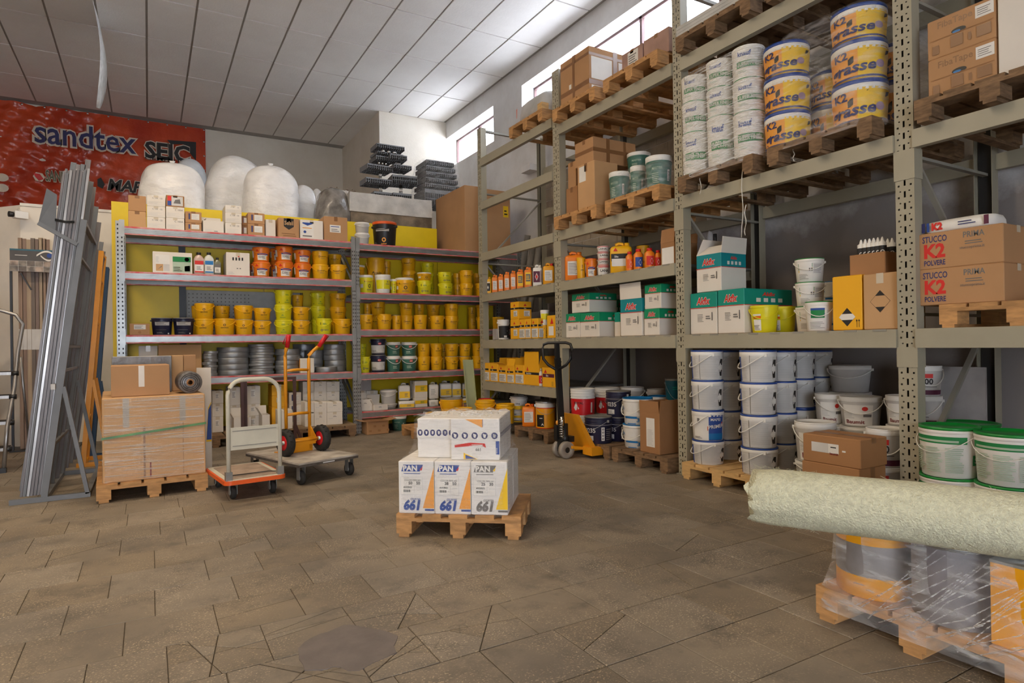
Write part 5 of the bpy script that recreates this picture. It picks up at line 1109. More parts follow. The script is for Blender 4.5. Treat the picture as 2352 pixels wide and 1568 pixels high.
# ============================================================ wrapped crate on a pallet, left
RC = .045; ux, uy = Vector((math.cos(RC), math.sin(RC), 0)), Vector((-math.sin(RC), math.cos(RC), 0)); C0 = Vector((.03, 5.955, 0))+uy*.6
pallet('pallet under the film-wrapped brown crate', C0.x, C0.y, 0, RC, WOD)
Cc = Vector((.045, 6.0, PT))+uy*.55; hC = .825-PT
def pr_crate(P, w, h): P.rect(-.31*w, .64*h, -.25*w, .99*h, mat('grey_tape', S(168, 156, 140), .35)); P.rect(.24*w, .68*h, .30*w, .99*h, M['grey_tape']); P.rect(-.12*w, .02*h, -.10*w, .64*h, TAP); P.rect(.27*w, .02*h, .275*w, .66*h, TAP); P.rect(-.06*w, .02*h, -.045*w, .2*h, DRD)
carton('large brown crate wrapped in film on a pallet', Cc.x, Cc.y, PT, .745, 1.08, hC, RC, CAT, {'front': pr_crate}, tape=None, name='crate', cat='crate')
w_ = .377; o = part('stretch_wrap', MB().loft([(z*hC, w_*(1.004+.002*(i % 2)), .545, 30, 0, 0) for i, z in enumerate((0.0, .12, .25, .38, .5, .62, .75, .88, .99))], 48, caps=False, noise=.0012, seed=6), FLT, None); o.location = (Cc.x, Cc.y, PT); o.rotation_euler = (0, 0, RC); tag(o, 'clear film wrapped tightly round the brown crate', 'film')
gs = MB().beam(Vector((-.379, -.552, .36)), Vector((.379, -.552, .43)), .002, .018, upv=(0, 0, 1)); o = part('strap', gs, mat('green_strap', S(96, 150, 84), .4, var=.25, scale=6), None); o.location = (Cc.x, Cc.y, PT); o.rotation_euler = (0, 0, RC); tag(o, 'green plastic strap across the wrapped crate front', 'strap')
zc = PT+hC+.001
def on_crate(label, x0, x1, yt, yy, d, m, name='carton', prints=None, cat='carton', tape=TAP):
    a, b = ony(x0, yt, yy), ony(x1, yt, yy); carton(label, (a.x+b.x)/2, yy+d/2, zc, b.x-a.x, d, a.z-zc, RC, m, prints, tape=tape, name=name, cat=cat)
on_crate('brown carton with shiny tape on top of the wrapped crate', 252, 387, 840, 6.10, .34, CAR, prints={'front': lambda P, w, h: P.rect(-.04*w, .3*h, .06*w, .98*h, CLT)}, tape=None)
on_crate('grey foam-wrapped panel behind the brown carton', 256, 394, 819, 6.47, .07, mat('grey_foam_wrap', S(120, 116, 112), .35, var=.2, scale=9, bump=.5, bscale=20), 'insulation_board', None, 'board', None)
on_crate('long narrow brown carton standing on the crate, left of two', 394, 420, 816, 6.56, .12, CAT, tape=None); on_crate('long narrow brown carton standing on the crate, right of two', 421, 449, 815, 6.56, .12, CAR, tape=None)
P = ony(436, 905, 6.25); t = thing('film_roll', 'short grey film roll lying on the wrapped crate', 'roll', (P.x, 6.16, zc+.095), RC)
part('roll', MB().lathe([(.03, 0), (.09, 0), (.096, .006), (.096, .30), (.09, .306), (.03, .306)], 32, axis='y'), mat('roll_film', S(116, 110, 106), .3, var=.3, scale=30), t)
m = MB()
for r_ in (.045, .06, .075): m.lathe([(r_-.0025, -.0006), (r_+.0025, -.0006)], 28, axis='y')
part('winding', m, DRK, t); part('core', MB().lathe([(.02, -.002), (.03, -.002), (.03, .3), (.02, .3)], 20, axis='y'), CAD, t)
a, b = ony(452, 845, 6.95), ony(485, 845, 6.95)
t = thing('white_board', 'tall narrow white board standing behind the crate', 'board', ((a.x+b.x)/2, 6.98, 0)); W = b.x-a.x
part('sheet', MB().box(-W/2, W/2, 0, .05, 0, a.z), CAW, t); P = Print(); P.poly([(W*.1, .28), (W*.48, .28), (W*.48, .68), (W*.26, .62)], YEI); P.poly([(W*.13, .30), (W*.48, .30), (W*.48, .66), (W*.28, .60)], BLI); link('sign', P.mesh('sign'), t)
# ============================================================ trolleys
RT1 = .12; t = thing('platform_trolley', 'cream folding platform trolley with tube handle and orange rim', 'trolley', (.70, 5.80, 0), RT1)
dz = .165; W, Lg = .45, .72
def rrect(w, l, r, n=5): return [(sx*(w/2-r)+r*math.cos(a0+PI/2*k/n), sy*(l/2-r)+r*math.sin(a0+PI/2*k/n)) for sx, sy, a0 in ((1, 1, 0), (-1, 1, PI/2), (-1, -1, PI), (1, -1, 3*PI/2)) for k in range(n+1)]
def slab2(mb, pts, z0, z1): n = len(pts); return mb.add([(p[0], p[1], z) for z in (z0, z1) for p in pts], [tuple(range(n-1, -1, -1)), tuple(range(n, 2*n))]+[(i, (i+1) % n, n+(i+1) % n, n+i) for i in range(n)])
part('bumper_rim', slab2(MB(), rrect(W+.03, Lg+.03, .05), dz-.035, dz-.003), ORD, t); part('deck', slab2(MB(), rrect(W, Lg, .04), dz-.02, dz), CRE, t); part('deck_mat', slab2(MB(), rrect(W-.08, Lg-.08, .03), dz, dz+.003), mat('worn_deck_mat', S(172, 150, 132), .8, var=.2, scale=7), t)
hx, hy = W/2-.025, -Lg/2+.03; ht = .96
part('handle', MB().tube([(-hx, hy, dz-.01), (-hx, hy, ht-.12)]+[(-hx+.12-.12*math.cos(PI/2*k/6), hy, ht-.12+.12*math.sin(PI/2*k/6)) for k in range(1, 7)]+[(hx-.12+.12*math.sin(PI/2*k/6), hy, ht-.12+.12*math.cos(PI/2*k/6)) for k in range(7)]+[(hx, hy, dz-.01)], .017, 12), CRE, t)
part('handle_panel', MB().box(-hx, hx, hy-.006, hy+.006, .40, .58), CRE, t); part('panel_edge', MB().box(-hx+.03, hx-.03, hy-.009, hy-.006, .43, .435).box(-hx+.03, hx-.03, hy-.009, hy-.006, .55, .555), GRP, t)
for s in (-1, 1): part('hinge', MB().cbox((s*hx, hy+.005, dz+.03), (.05, .05, .07)), GAD, t)
part('stay_wire', MB().tube([(-hx, hy, dz+.02), (-hx+.06, hy+.12, dz+.012), (hx-.06, hy+.12, dz+.012), (hx, hy, dz+.02)], .004, 6), BKS, t)
def caster(t, x, y, r, top, sw=0):
    part('caster_fork', MB().box(x-.03, x-.025, y-.025, y+.025, r*.7, top).box(x+.025, x+.03, y-.025, y+.025, r*.7, top).box(x-.035, x+.035, y-.035, y+.035, top-.006, top), GAD, t)
    part('caster_wheel', MB().lathe([(r*.3, -.018), (r*.92, -.018), (r, -.01), (r, .01), (r*.92, .018), (r*.3, .018), (r*.3, -.018)], 24, o=(x, y, r), axis='x').lathe([(0, -.022), (r*.35, -.022), (r*.35, .022), (0, .022)], 14, 1, o=(x, y, r), axis='x'), [RUB, GAD], t)
for sx in (-1, 1):
    for sy in (-1, 1): caster(t, sx*(W/2-.07), sy*(Lg/2-.1), .052, dz-.036)
RT2 = .33; t = thing('dolly', 'low grey wooden platform dolly on black casters', 'dolly', (1.255, 6.22, 0), RT2)
WDK = mat('dusty_dolly_top', S(146, 136, 124), .9, var=.25, scale=6, bump=.2, second=S(188, 180, 168))
part('platform', MB().box(-.305, .305, -.485, .485, .165, .2), WDK, t); part('edge_band', MB().box(-.307, .307, -.487, .487, .163, .185), mat('dolly_edge', S(92, 84, 76), .8, var=.2, scale=20), t)
P = Print(); P.rect(-.07, .17, .05, .18, PAG); link('label', P.mesh('label', (0, -.487, 0)), t)
for sx in (-1, 1):
    for sy in (-1, 1): caster(t, sx*.25, sy*.42, .062, .164)
# hand truck on the dolly
t = thing('hand_truck', 'orange hand truck with red grips standing on the dolly', 'hand truck', (1.235, 6.30, .201), RT2+.02)
hz = ony(640, 768, 6.28).z-.2; hw = .125
for s in (-1, 1):
    bend = [(s*hw, -.02, .02), (s*hw, -.02, .80), (s*hw, -.02, .90)]
    up = [(s*hw, -.02, .93), (s*hw+(.05 if s > 0 else .0), -.03, .98), (s*hw+(.10 if s > 0 else 0), -.06, 1.03)]
    part('side_tube', MB().tube(bend+up, .016, 10), YES, t)
    g0 = Vector(up[-1]); g1 = g0+Vector((.055 if s > 0 else .0, -.03, .10)); part('grip', MB().tube([g0-(g1-g0)*.15, g1], .021, 10), RED, t)
    part('grip_guard', MB().tube([g0, g0+Vector((s*.045, 0, .02)), g1+Vector((s*.03, 0, -.01)), g1], .004, 6), RED, t)
for z in (.37, .79): part('cross_tube', MB().tube([(-hw, -.02, z), (0, -.028, z+.006), (hw, -.02, z)], .014, 8), YES, t)
part('toe_plate', MB().box(-.15, .15, -.03, .16, .0, .006).box(-.15, .15, -.03, -.024, 0, .07), YES, t)
part('axle', MB().tube([(-.19, -.12, .125), (.19, -.12, .125)], .014, 8), YES, t)
for s in (-1, 1): part('axle_bracket', MB().add([(s*hw, -.02, .05), (s*hw, -.02, .26), (s*hw, -.13, .14), (s*hw, -.13, .105), (s*hw+.006, -.02, .05), (s*hw+.006, -.02, .26), (s*hw+.006, -.13, .14), (s*hw+.006, -.13, .105)], [(0, 1, 2, 3), (7, 6, 5, 4), (0, 4, 5, 1), (1, 5, 6, 2), (2, 6, 7, 3), (3, 7, 4, 0)]), YES, t)
part('axle_plate', MB().box(-.125, .125, -.125, -.115, .08, .15), YES, t)
for s in (-1, 1):
    o_ = (s*.19, -.12, .125); w = part('wheel', MB().lathe([(.07, -.03), (.105, -.04), (.122, -.028), (.125, 0), (.122, .028), (.105, .04), (.07, .03)], 32, o=o_, axis='x'), RUB, t)
    tr = MB()
    for k in range(30):
        a = 2*PI*k/30; tr.cbox((o_[0]+(.014 if k % 2 else -.014), o_[1]+.124*math.cos(a), o_[2]+.124*math.sin(a)), (.022, .008, .008))
    part('tread', tr, RUB, w); part('hub', MB().lathe([(0, -.02), (.07, -.026), (.074, 0), (.07, .026), (0, .02)], 24, o=o_, axis='x').lathe([(0, -.04), (.02, -.04), (.02, .04), (0, .04)], 12, 1, o=o_, axis='x'), [RED, GAL], w)
# brown tube frame behind
f0, f1 = ony(556, 870, 8.2), ony(676, 866, 8.2); t = thing('tube_frame', 'dark brown square-tube frame standing before the shelving', 'frame', (f0.x, 8.2, 0)); W = f1.x-f0.x
for x, y in ((0, 0), (W, 0), (.05, .12)): part('leg', MB().box(x-.018, x+.018, y-.018, y+.018, 0, f0.z-.03), BRS, t)
part('top_bar', MB().box(-.018, W+.018, -.018, .018, f0.z-.03, f0.z+.004), BRS, t); part('foot_strut', MB().beam((W, 0, .25), (W+.09, .0, .01), .03, .03), BRS, t); part('base_bar', MB().box(-.018, .07, .1, .14, 0, .03), BRS, t)
# ============================================================ pallet truck
t = thing('pallet_truck', 'orange pallet truck with black handle parked at the rack', 'pallet truck', (3.82, 5.50, 0), -PI/2)   # forks along local +y = world +x
for s in (-1, 1): part('steer_wheel', MB().lathe([(.03, -.025), (.085, -.025), (.09, -.02), (.09, .02), (.085, .025), (.03, .025), (.03, -.025)], 32, o=(s*.06, -.02, .09), axis='x').lathe([(0, -.022), (.055, -.022), (.055, .022), (0, .022)], 20, 1, o=(s*.06, -.02, .09), axis='x'), [PUW, BKS], t)
part('pump_body', MB().lathe([(0, .16), (.055, .16), (.055, .22), (.04, .24), (.04, .36), (0, .36)], 20, o=(0, 0, 0)).cbox((0, -.02, .13), (.07, .10, .12)).cbox((-.06, -.04, .26), (.06, .07, .16)).cbox((.0, .04, .2), (.16, .06, .06)), BKS, t)
part('pump_rod', MB().lathe([(0, .34), (.02, .34), (.02, .44), (0, .44)], 14, o=(.03, -.05, 0)), CHR, t); part('release_knob', MB().lathe([(0, 0), (.018, 0), (.022, .02), (.018, .04), (0, .045)], 14, o=(-.065, -.04, .345)), ORI, t)
sp = MB().tube([(.045+.022*math.cos(k*.9), -.07+.022*math.sin(k*.9), .22+.0035*k) for k in range(56)], .004, 5); part('spring', sp, CHR, t)
zh = ony(1296, 785, 5.5).z
part('column', MB().beam((0, -.03, .22), (0, -.075, 1.06), .06, .04).beam((0, -.075, 1.05), (0, -.08, zh-.015), .045, .035), BKS, t)
_lp = [(0, -.08, .93), (-.10, -.08, .985), (-.155, -.08, 1.05), (-.165, -.08, zh-.07), (-.15, -.08, zh-.025), (-.10, -.08, zh-.008), (.10, -.08, zh-.008), (.15, -.08, zh-.025), (.165, -.08, zh-.07), (.155, -.08, 1.05), (.10, -.08, .985), (0, -.08, .93)]
ha = .62; part('handle_loop', MB().tube([(p[0]*math.cos(ha), -.08+p[0]*math.sin(ha), p[2]) for p in _lp], .0155, 10), BKS, t)
part('fork_head', MB().add([(-.13, .10, .46), (.13, .10, .46), (.21, .26, .10), (-.21, .26, .10), (-.13, .06, .46), (.13, .06, .46), (.21, .20, .08), (-.21, .20, .08)], [(0, 3, 2, 1), (4, 5, 6, 7), (0, 1, 5, 4), (1, 2, 6, 5), (2, 3, 7, 6), (3, 0, 4, 7)]), YES, t)
part('instruction_plate', MB().add([(-.10, .1325, .40), (.10, .1325, .40), (.13, .222, .20), (-.13, .222, .20)], [(0, 3, 2, 1)]).add([(-.10, .085, .42), (.10, .085, .42), (.13, .18, .16), (-.13, .18, .16)], [(0, 1, 2, 3)]), mat('faded_decal', S(206, 190, 120), .6), t)
for s in (-1, 1): part('fork', MB().box(s*.185-.075, s*.185+.075, .20, 1.20, .05, .088), YES, t); part('fork_root', MB().box(s*.185-.08, s*.185+.08, .16, .30, .035, .12), YES, t); part('load_roller', MB().lathe([(0, -.035), (.034, -.035), (.034, .035), (0, .035)], 18, o=(s*.185, 1.1, .036), axis='x'), PUW, t)
part('link_arm', MB().beam((-.1, .02, .12), (-.1, .3, .07), .02, .03).beam((.1, .02, .12), (.1, .3, .07), .02, .03), YES, t)
# ============================================================ goods in the pallet rack
XF = ('X', RX+.04)
B1, B2, B3, B4 = 'corner rack bay', 'pallet-truck rack bay', 'third rack bay', 'fourth rack bay'
def rcan(label, x0, x1, yt, zb, body, cap, kind, off=.05, rot=-PI/2+.5, grp='canisters in the rack'):
    xm = (x0+x1)/2; c = RX+off+.1
    for _ in range(3): P = onx(xm, yt, c); w_ = (x1-x0)*mpp(P); c = RX+off+w_*.5
    jerrycan(label, (c, P.y, zb), w_*.95, P.z-zb, body, cap, kind, rot, d=w_*.8, grp=grp) if 0 else jerrycan(label, (c, P.y, zb), w_*.95, P.z-zb, body, cap, kind, math.atan2(-c, P.y)+0.0, d=w_*.8, group=grp)
z = ZD
for i, (x0, x1, yt, b_, k_, lab) in enumerate(((1112, 1129, 635, YEL, 'black', 'small yellow canister with black label beside the corner post'), (1129, 1144, 631, ORA, 'paper', 'orange canister with paper label, second from the corner post'), (1143.5, 1157, 629, ORA, 'paper', 'orange canister with paper label, third from the corner post'), (1157, 1171.5, 624, ORA, 'paper', 'orange canister with paper label, fourth from the corner post'), (1171.5, 1186, 621.5, ORA, 'paper', 'orange canister with paper label, fifth from the corner post'), (1186, 1203.5, 618, ORA, 'yellow', 'orange canister with yellow label, first of two'), (1203.5, 1222, 613, ORA, 'yellow', 'orange canister with yellow label, second of two'), (1223, 1246, 608, WHP, 'hazard', 'white canister with plum label and red diamond'), (1246, 1274, 604, YELD, 'paper', 'dark yellow canister with red cap by the second post'))):
    rcan(lab, x0, x1, yt, z, b_, RED if i == 8 else b_, k_)
rcan('large orange canister with paper label, upper deck', 1296, 1341, 578, z, ORA, ORA, 'paper'); stack('sandn', 1324, 1345, [590], B2+', upper deck', XF, z, off=.02); stack('sika', 1344, 1372, [592], B2+', upper deck', XF, z, off=.05)
stack('wcan', 1372, 1400, [563, 577, 593, 607], B2+', upper deck', XF, z, off=.06); rcan('large bright yellow canister with black band, upper deck', 1400, 1452, 557, z, LEM if 0 else YEL, YEL, 'band')
JG = 'amber jars on the upper deck'
for i, (x0, x1, yt, off) in enumerate(((1437, 1455, 578, .02), (1455, 1477, 572, .03), (1480, 1503, 570, .03), (1503, 1519, 575, .1))):
    P = onx((x0+x1)/2, yt, RX+.06+off); small_can('orange jar with red cap and %s' % ['plain red label beside the yellow canister', 'blue label', 'white diamond label', 'red label by the open carton'][i], (RX+.06+off, P.y, z), (x1-x0)/2*mpp(P), P.z-z, ORA, RED, JG, [ORD, BLI, REI, REI][i])
stack('sandn', 1462, 1492, [562], B2+' upper deck, back', XF, z, off=.3)
a, b = onx(1517, 560, RX+.05), onx(1549, 560, RX+.05)
carton('open brown carton with white side label on the upper deck', RX+.2, (a.y+b.y)/2, z, a.y-b.y, .3, a.z-z, -PI/2, CAD, {'front': lambda P, w, h: P.rect(-.4*w, .05*h, .45*w, .78*h, PAP)}, {'front': (-.12, .13), 'left': (-.1, .08), 'back': (.1, .1)})
# deck C, bay by the corner
z = ZCC
def pr_sk(P, w, h): P.rect(-.5*w, .56*h, .5*w, .66*h, INK); P.text('Sika', .0, .575*h, .07*h, PAP, bold=.02); P.poly([(-.12*w, .74*h), (.12*w, .74*h), (0, .88*h)], REI); P.rect(-.1*w, .16*h, .36*w, .48*h, PAP); P.lines(-.06*w, .2*h, .3*w, .44*h, 4, INKG)
def pr_sk2(P, w, h): P.rect(-.5*w, .60*h, .36*w, .70*h, INK); P.text('Sika', -.2*w, .615*h, .07*h, PAP, bold=.02); P.poly([(-.35*w, .76*h), (-.1*w, .76*h), (-.22*w, .90*h)], REI); P.rect(-.46*w, .06*h, .46*w, .50*h, PAP); P.lines(-.4*w, .1*h, .36*w, .46*h, 6, INKG)
SK = {'front': pr_sk, 'right': pr_sk}; SK2 = {'front': pr_sk2, 'right': pr_sk2}
stack('wb', 1142, 1170, [733], B1+', middle deck', XF, z, off=.0); stack('sandn', 1131, 1158, [727], B1+' middle deck, back', XF, z, off=.25)
rack_box('small grey carton beside the black-labelled pail', 1131, 1141, 755, z, RX+.05, .12, m=mat('grey_cardboard', S(168, 162, 158), .8), tape=None)
zt = rack_box('yellow carton with black band, lower one of two stacked', 1172, 1191, 733, z, RX+.04, .2, m=CAY, prints=SK, tape=None); rack_box('yellow carton with black band, upper one of two stacked', 1172, 1191, 693, zt, RX+.04, .2, m=CAY, prints=SK, tape=None)
for x0, x1, yt, lab in ((1192, 1206, 733, 'yellow carton with large paper label, left of three'), (1206, 1219, 732, 'yellow carton with large paper label, middle of three'), (1221, 1236, 731, 'yellow carton with large paper label, right of three')): rack_box(lab, x0, x1, yt, z, RX+.04, .2, m=CAY, prints=SK2, tape=None)
stack('wh2', 1241, 1262, [711, 741], B1+', middle deck', XF, z, off=.06, kinds=['wh2', 'wly']); rack_box('yellow carton with red triangle by the second post', 1256, 1275, 724, z, RX+.03, .16, m=CAY, prints={'front': lambda P, w, h: (P.poly([(-.1*w, .62*h), (.3*w, .62*h), (.1*w, .9*h)], REI), P.rect(-.3*w, .12*h, .3*w, .52*h, PAP))}, tape=None)
rack_box('grey pipe carton at the back of the middle deck', 1212, 1240, 716, z, RX+.5, .3, m=mat('grey_cardboard', S(168, 162, 158), .8), tape=None)
# deck A, bay by the corner
z = ZA
for x0, x1, yt, lab, fl in ((1107, 1124.5, 833, 'yellow carton with paper label at the corner post, low deck', None), (1126, 1143.5, 835, 'yellow carton second on the low deck', None), (1146, 1163, 838, 'open yellow carton third on the low deck', {'front': (.9, .06), 'left': (-.2, .1), 'back': (.0, .1)}), (1164.5, 1181, 840, 'open yellow carton fourth on the low deck', {'back': (.1, .12), 'left': (.2, .1), 'front': (-.3, .1)}), (1183, 1203, 838, 'open yellow carton with tall inner flap', {'back': (-.1, .12), 'left': (-.05, .09)})):
    rack_box(lab, x0, x1, yt, z, RX+.02, .2, m=CAY, prints={'front': pr_sk2}, flaps=fl, tape=None)
rack_box('largest yellow carton with raised yellow flap, low deck', 1204, 1238, 838, z, RX+.03, .35, m=CAY, prints={'front': lambda P, w, h: (P.rect(-.46*w, .52*h, .5*w, .64*h, INK), P.text('SikaHyflex', -.2*w, .54*h, .08*h, PAP, bold=.02), P.poly([(-.34*w, .70*h), (-.2*w, .70*h), (-.27*w, .92*h)], REI))}, flaps={'front': (-.02, .17), 'right': (.3, .12), 'back': (.1, .1)}, tape=None)
P = onx(1240, 846, RX+.05); small_can('white tube tin with red rings between yellow cartons', (RX+.06, P.y, z), .03, P.z-z, WHP, WHP, 'tins on the low deck', RED)
rack_box('open yellow carton with plum band by the second post', 1245, 1274, 844, z, RX+.0, .22, m=CAY, prints={'front': lambda P, w, h: (P.rect(-.45*w, .5*h, .46*w, .68*h, PUR), P.text('Sika', -.1*w, .54*h, .1*h, PAP, bold=.02), P.poly([(-.35*w, .72*h), (-.1*w, .72*h), (-.22*w, .9*h)], REI), P.rect(.28*w, .06*h, .30*w, .3*h, INK), P.rect(.36*w, .06*h, .38*w, .3*h, INK))}, flaps={'back': (.1, .08), 'right': (-.3, .05)}, tape=None)
# deck C, bay at the pallet truck: white cartons with teal caps
def akf(cap):
    def f(P, w, h): P.text('Akfix', .0, .72*h, .16*h, PAP, wid=.50*w, bold=.03, shear=.2, halo=.04); P.text('Akfix', .0, .72*h, .16*h, REI, wid=.50*w, bold=.03, shear=.2); P.lines(-.22*w, .3*h, .02*w, .5*h, 6, INKG, .3, .3); P.lines(.1*w, .36*h, .28*w, .46*h, 2, INKG, .5, .2); P.rect(.32*w, .32*h, .345*w, .52*h, INK); P.rect(-.5*w, .625*h, .5*w, .64*h, REI)
    return f
def akr(P, w, h):
    P.text('Akfix', -.0, .84*h, .08*h, REI, wid=.28*w, bold=.04, shear=.2)
    for i in range(4): P.rect(-.26*w+i*.15*w, .70*h, -.17*w+i*.15*w, .79*h, PAP)
    P.rect(-.5*w, .625*h, .5*w, .64*h, REI)
TCAP = mat('teal_carton_cap', S(0, 142, 124), .55, var=.03); TCB = mat('petrol_carton_cap', S(0, 132, 140), .55, var=.03); GCAP = mat('green_carton_cap', S(0, 140, 96), .55, var=.03)
def ak(label, x0, x1, yt, z, off, depth, cap=TCAP, flaps=None):
    return rack_box(label, x0, x1, yt, z, RX+off, depth, m=CAW, bands=[(.64, 1, cap)], prints={'front': akf(cap), 'right': akr}, flaps=flaps, tape=None)
z = ZCC; Q2 = ', behind the pallet truck handle'
zt = ak('teal-capped white carton, far one of the lower row', 1296, 1331, 720, z, .06, .34, GCAP); ak('teal-capped white carton, near one of the lower row', 1332, 1376, 718, z, .06, .52, GCAP)
ak('teal-capped white carton on top of the lower row', 1313, 1353, 674, onx(1340, 718, RX+.1).z+.004, .10, .40, GCAP)
ak('teal-capped white carton at the back of the deck', 1384, 1404, 688, z, .62, .3, GCAP)
rack_box('narrow white carton with teal cap beside the petrol carton', 1411, 1424, 717, z, RX+.2, .2, m=CAW, bands=[(.6, 1, TCAP)], tape=None)
ak('big petrol-capped white carton with raised flap', 1424, 1474, 686, z, .05, .16, TCB, {'front': (.05, .16), 'back': (.4, .12)})
zt = ak('teal-capped white carton by the third post, lower one', 1479, 1514, 709, z, .05, .30, GCAP); ak('teal-capped white carton by the third post, upper one', 1480, 1518, 653, zt, .06, .30, GCAP)
ak('teal-capped white carton half hidden by the third post', 1538, 1566, 682, z, .42, .3, GCAP)
# deck C, bay of blue-lidded pails
zt = ak('teal-capped white carton next to the third post, lower row', 1585, 1646, 672, z, .06, .3, TCAP); zt2 = ak('teal-capped white carton beside the lemon tubs, lower row', 1648, 1709, 664, z, .06, .62, TCAP)
ak('teal-capped white carton with open top on the lower row', 1599, 1656, 584, max(zt, zt2), .09, .32, TCB, {'left': (-.5, .16), 'right': (.12, .14), 'front': (-.9, .13)})
rcan('white plastic jug at the back of the deck', 1614, 1650, 532, z, WHG, BLK, 'paper', off=.72)
stack('tub', 1724, 1786, [700], B3+', middle deck', XF, z, off=.02, rot=-1.0); stack('tub', 1772, 1827, [703], B3+', middle deck', XF, z, off=.25, rot=-1.0)
stack('grs', 1829, 1892, [591, 646, 702], B3+', middle deck', XF, z, off=.16, rot=-1.0, jit=.1); stack('grs2', 1851, 1910, [691], B3+', middle deck', XF, z, off=.0, rot=-1.0); stack('bll', 1885, 1935, [645, 700], B3+' middle deck, back', XF, z, off=.55)
def pr_dia(P, w, h): P.poly([(0, .07*h), (.28*w, .24*h), (0, .41*h), (-.28*w, .24*h)], INK); P.poly([(-.19*w, .19*h), (.19*w, .19*h), (.28*w, .24*h), (.19*w, .30*h), (-.19*w, .30*h), (-.28*w, .24*h)], PAP); P.rect(.32*w, .05*h, .335*w, .18*h, INK); P.rect(.40*w, .05*h, .415*w, .18*h, INK); P.poly([(.295*w, .16*h), (.36*w, .16*h), (.3275*w, .2*h)], INK); P.poly([(.375*w, .16*h), (.44*w, .16*h), (.4075*w, .2*h)], INK)
def pr_dia2(P, w, h): P.poly([(0, .30*h), (.30*w, .50*h), (0, .70*h), (-.30*w, .50*h)], INK); P.poly([(0, .308*h), (.288*w, .50*h), (0, .692*h), (-.288*w, .50*h)], CAT); P.poly([(-.145*w, .60*h), (.145*w, .60*h), (0, .69*h)], INK); P.poly([(-.145*w, .40*h), (.145*w, .40*h), (0, .31*h)], INK);
rack_box('plain yellow carton with black and white diamond', 1911, 1979, 633, z, RX+.05, .32, m=CAY, prints={'front': pr_dia}, tape=None)
ztd = rack_box('brown carton with outlined diamond mark', 1982, 2061, 627, z, RX+.04, .34, m=CAT, prints={'front': pr_dia2}, tape=CLT)
a, b = onx(1951, 592, RX+.10), onx(2033, 592, RX+.10)
carton('open brown tray carton full of sealant tubes', RX+.10+.14, (a.y+b.y)/2-.0, ztd+.001, a.y-b.y-.0, .28, .15, -PI/2, CAD, None, {'back': (.3, .04)}, tape=None)
yb_ = (a.y+b.y)/2; TG = 'sealant tubes in the tray carton'
for i in range(12):
    r_, c_ = divmod(i, 6); yy = a.y-.05-(a.y-b.y-.1)*c_/5; xx = RX+.16+.12*r_
    t = thing('sealant_tube', 'white and navy sealant tube standing in the tray carton', 'tube', (xx, yy, ztd+.055), math.atan2(-xx, yy), TG)
    hh = .205; part('body', MB().lathe([(0, 0), (.024, 0), (.024, hh*.82), (.012, hh*.86), (.010, hh*.92), (.004, hh)], 16), WHP, t); P = Print(); P.rect(-.04, .02, .04, hh*.42, NVI); P.rect(-.04, hh*.42, .04, hh*.70, INK); P.ring(.0, hh*.5, .012, .007, PAP, 10); P.poly([(-.03, hh*.3), (.03, hh*.44), (.03, hh*.48), (-.03, hh*.34)], PAP); link('label', P.mesh('label', cone=(.024, .024, hh)), t)
# deck C, last bay: pallet of powder cartons and a bag
RB = -PI/2
pallet('pallet on the middle beams under the powder cartons', RX+.62, 1.62, 1.276, RB, WOD); z = 1.276+PT
def pr_st(P, w, h): P.text('STUCCO', -.28*w, .74*h, .17*h, NVI, wid=.30*w, bold=.02); P.text('K2', -.28*w, .32*h, .36*h, REI, wid=.26*w, bold=.04); P.text('POLVERE', -.28*w, .1*h, .14*h, NVI, wid=.26*w, bold=.02)
def pr_st2(P, w, h): P.text('PRIMA', .18*w, .76*h, .15*h, INKG, wid=.24*w, bold=.02); P.lines(.08*w, .58*h, .28*w, .70*h, 2, INKG, .4, .1); P.text('stuccoprima.it', .16*w, .46*h, .08*h, INKG, wid=.28*w)
a, b = onx(2107, 610, RX+.05), onx(2306, 610, RX+.05); hS = onx(2200, 612, RX+.05).z-z
for i, nm in enumerate(('lower', 'upper')):
    carton('brown powder carton with red and navy lettering, %s one' % nm, RX+.05+.19, (a.y+b.y)/2-.0, z+i*hS, a.y-b.y, .38, hS, RB, CAR, {'front': [pr_st, pr_st2]}, tape=CLT)
    carton('brown powder carton behind the lettered %s one' % nm, RX+.05+.58, (a.y+b.y)/2-.0, z+i*hS, a.y-b.y, .38, hS, RB, CAD, None, tape=CLT)
t = thing('powder_bag', 'white powder bag with red lettering lying on the cartons', 'bag', (RX+.2, (a.y+b.y)/2+.03, z+2*hS), RB); W = (a.y-b.y)*.42
part('sack', MB().loft([(0, W*.96, .10, 5, 0, 0), (.015, W, .12, 5, 0, 0), (.05, W*1.0, .12, 4, 0, 0), (.075, W*.95, .10, 4, 0, 0), (.085, W*.7, .06, 3, 0, 0)], 32, noise=.01), PAP, t)
P = Print(); P.text('K2', -.5*W, .02, .042, REI, wid=.32*W, bold=.06); P.rect(-.95*W, .01, -.85*W, .07, NVI); P.rect(-.8*W, .012, -.72*W, .068, BLI); P.lines(.1*W, .03, .6*W, .06, 2, NVI); P.rect(.8*W, .012, .93*W, .066, PUR); link('label', P.mesh('label', (0, -.123, 0)), t)
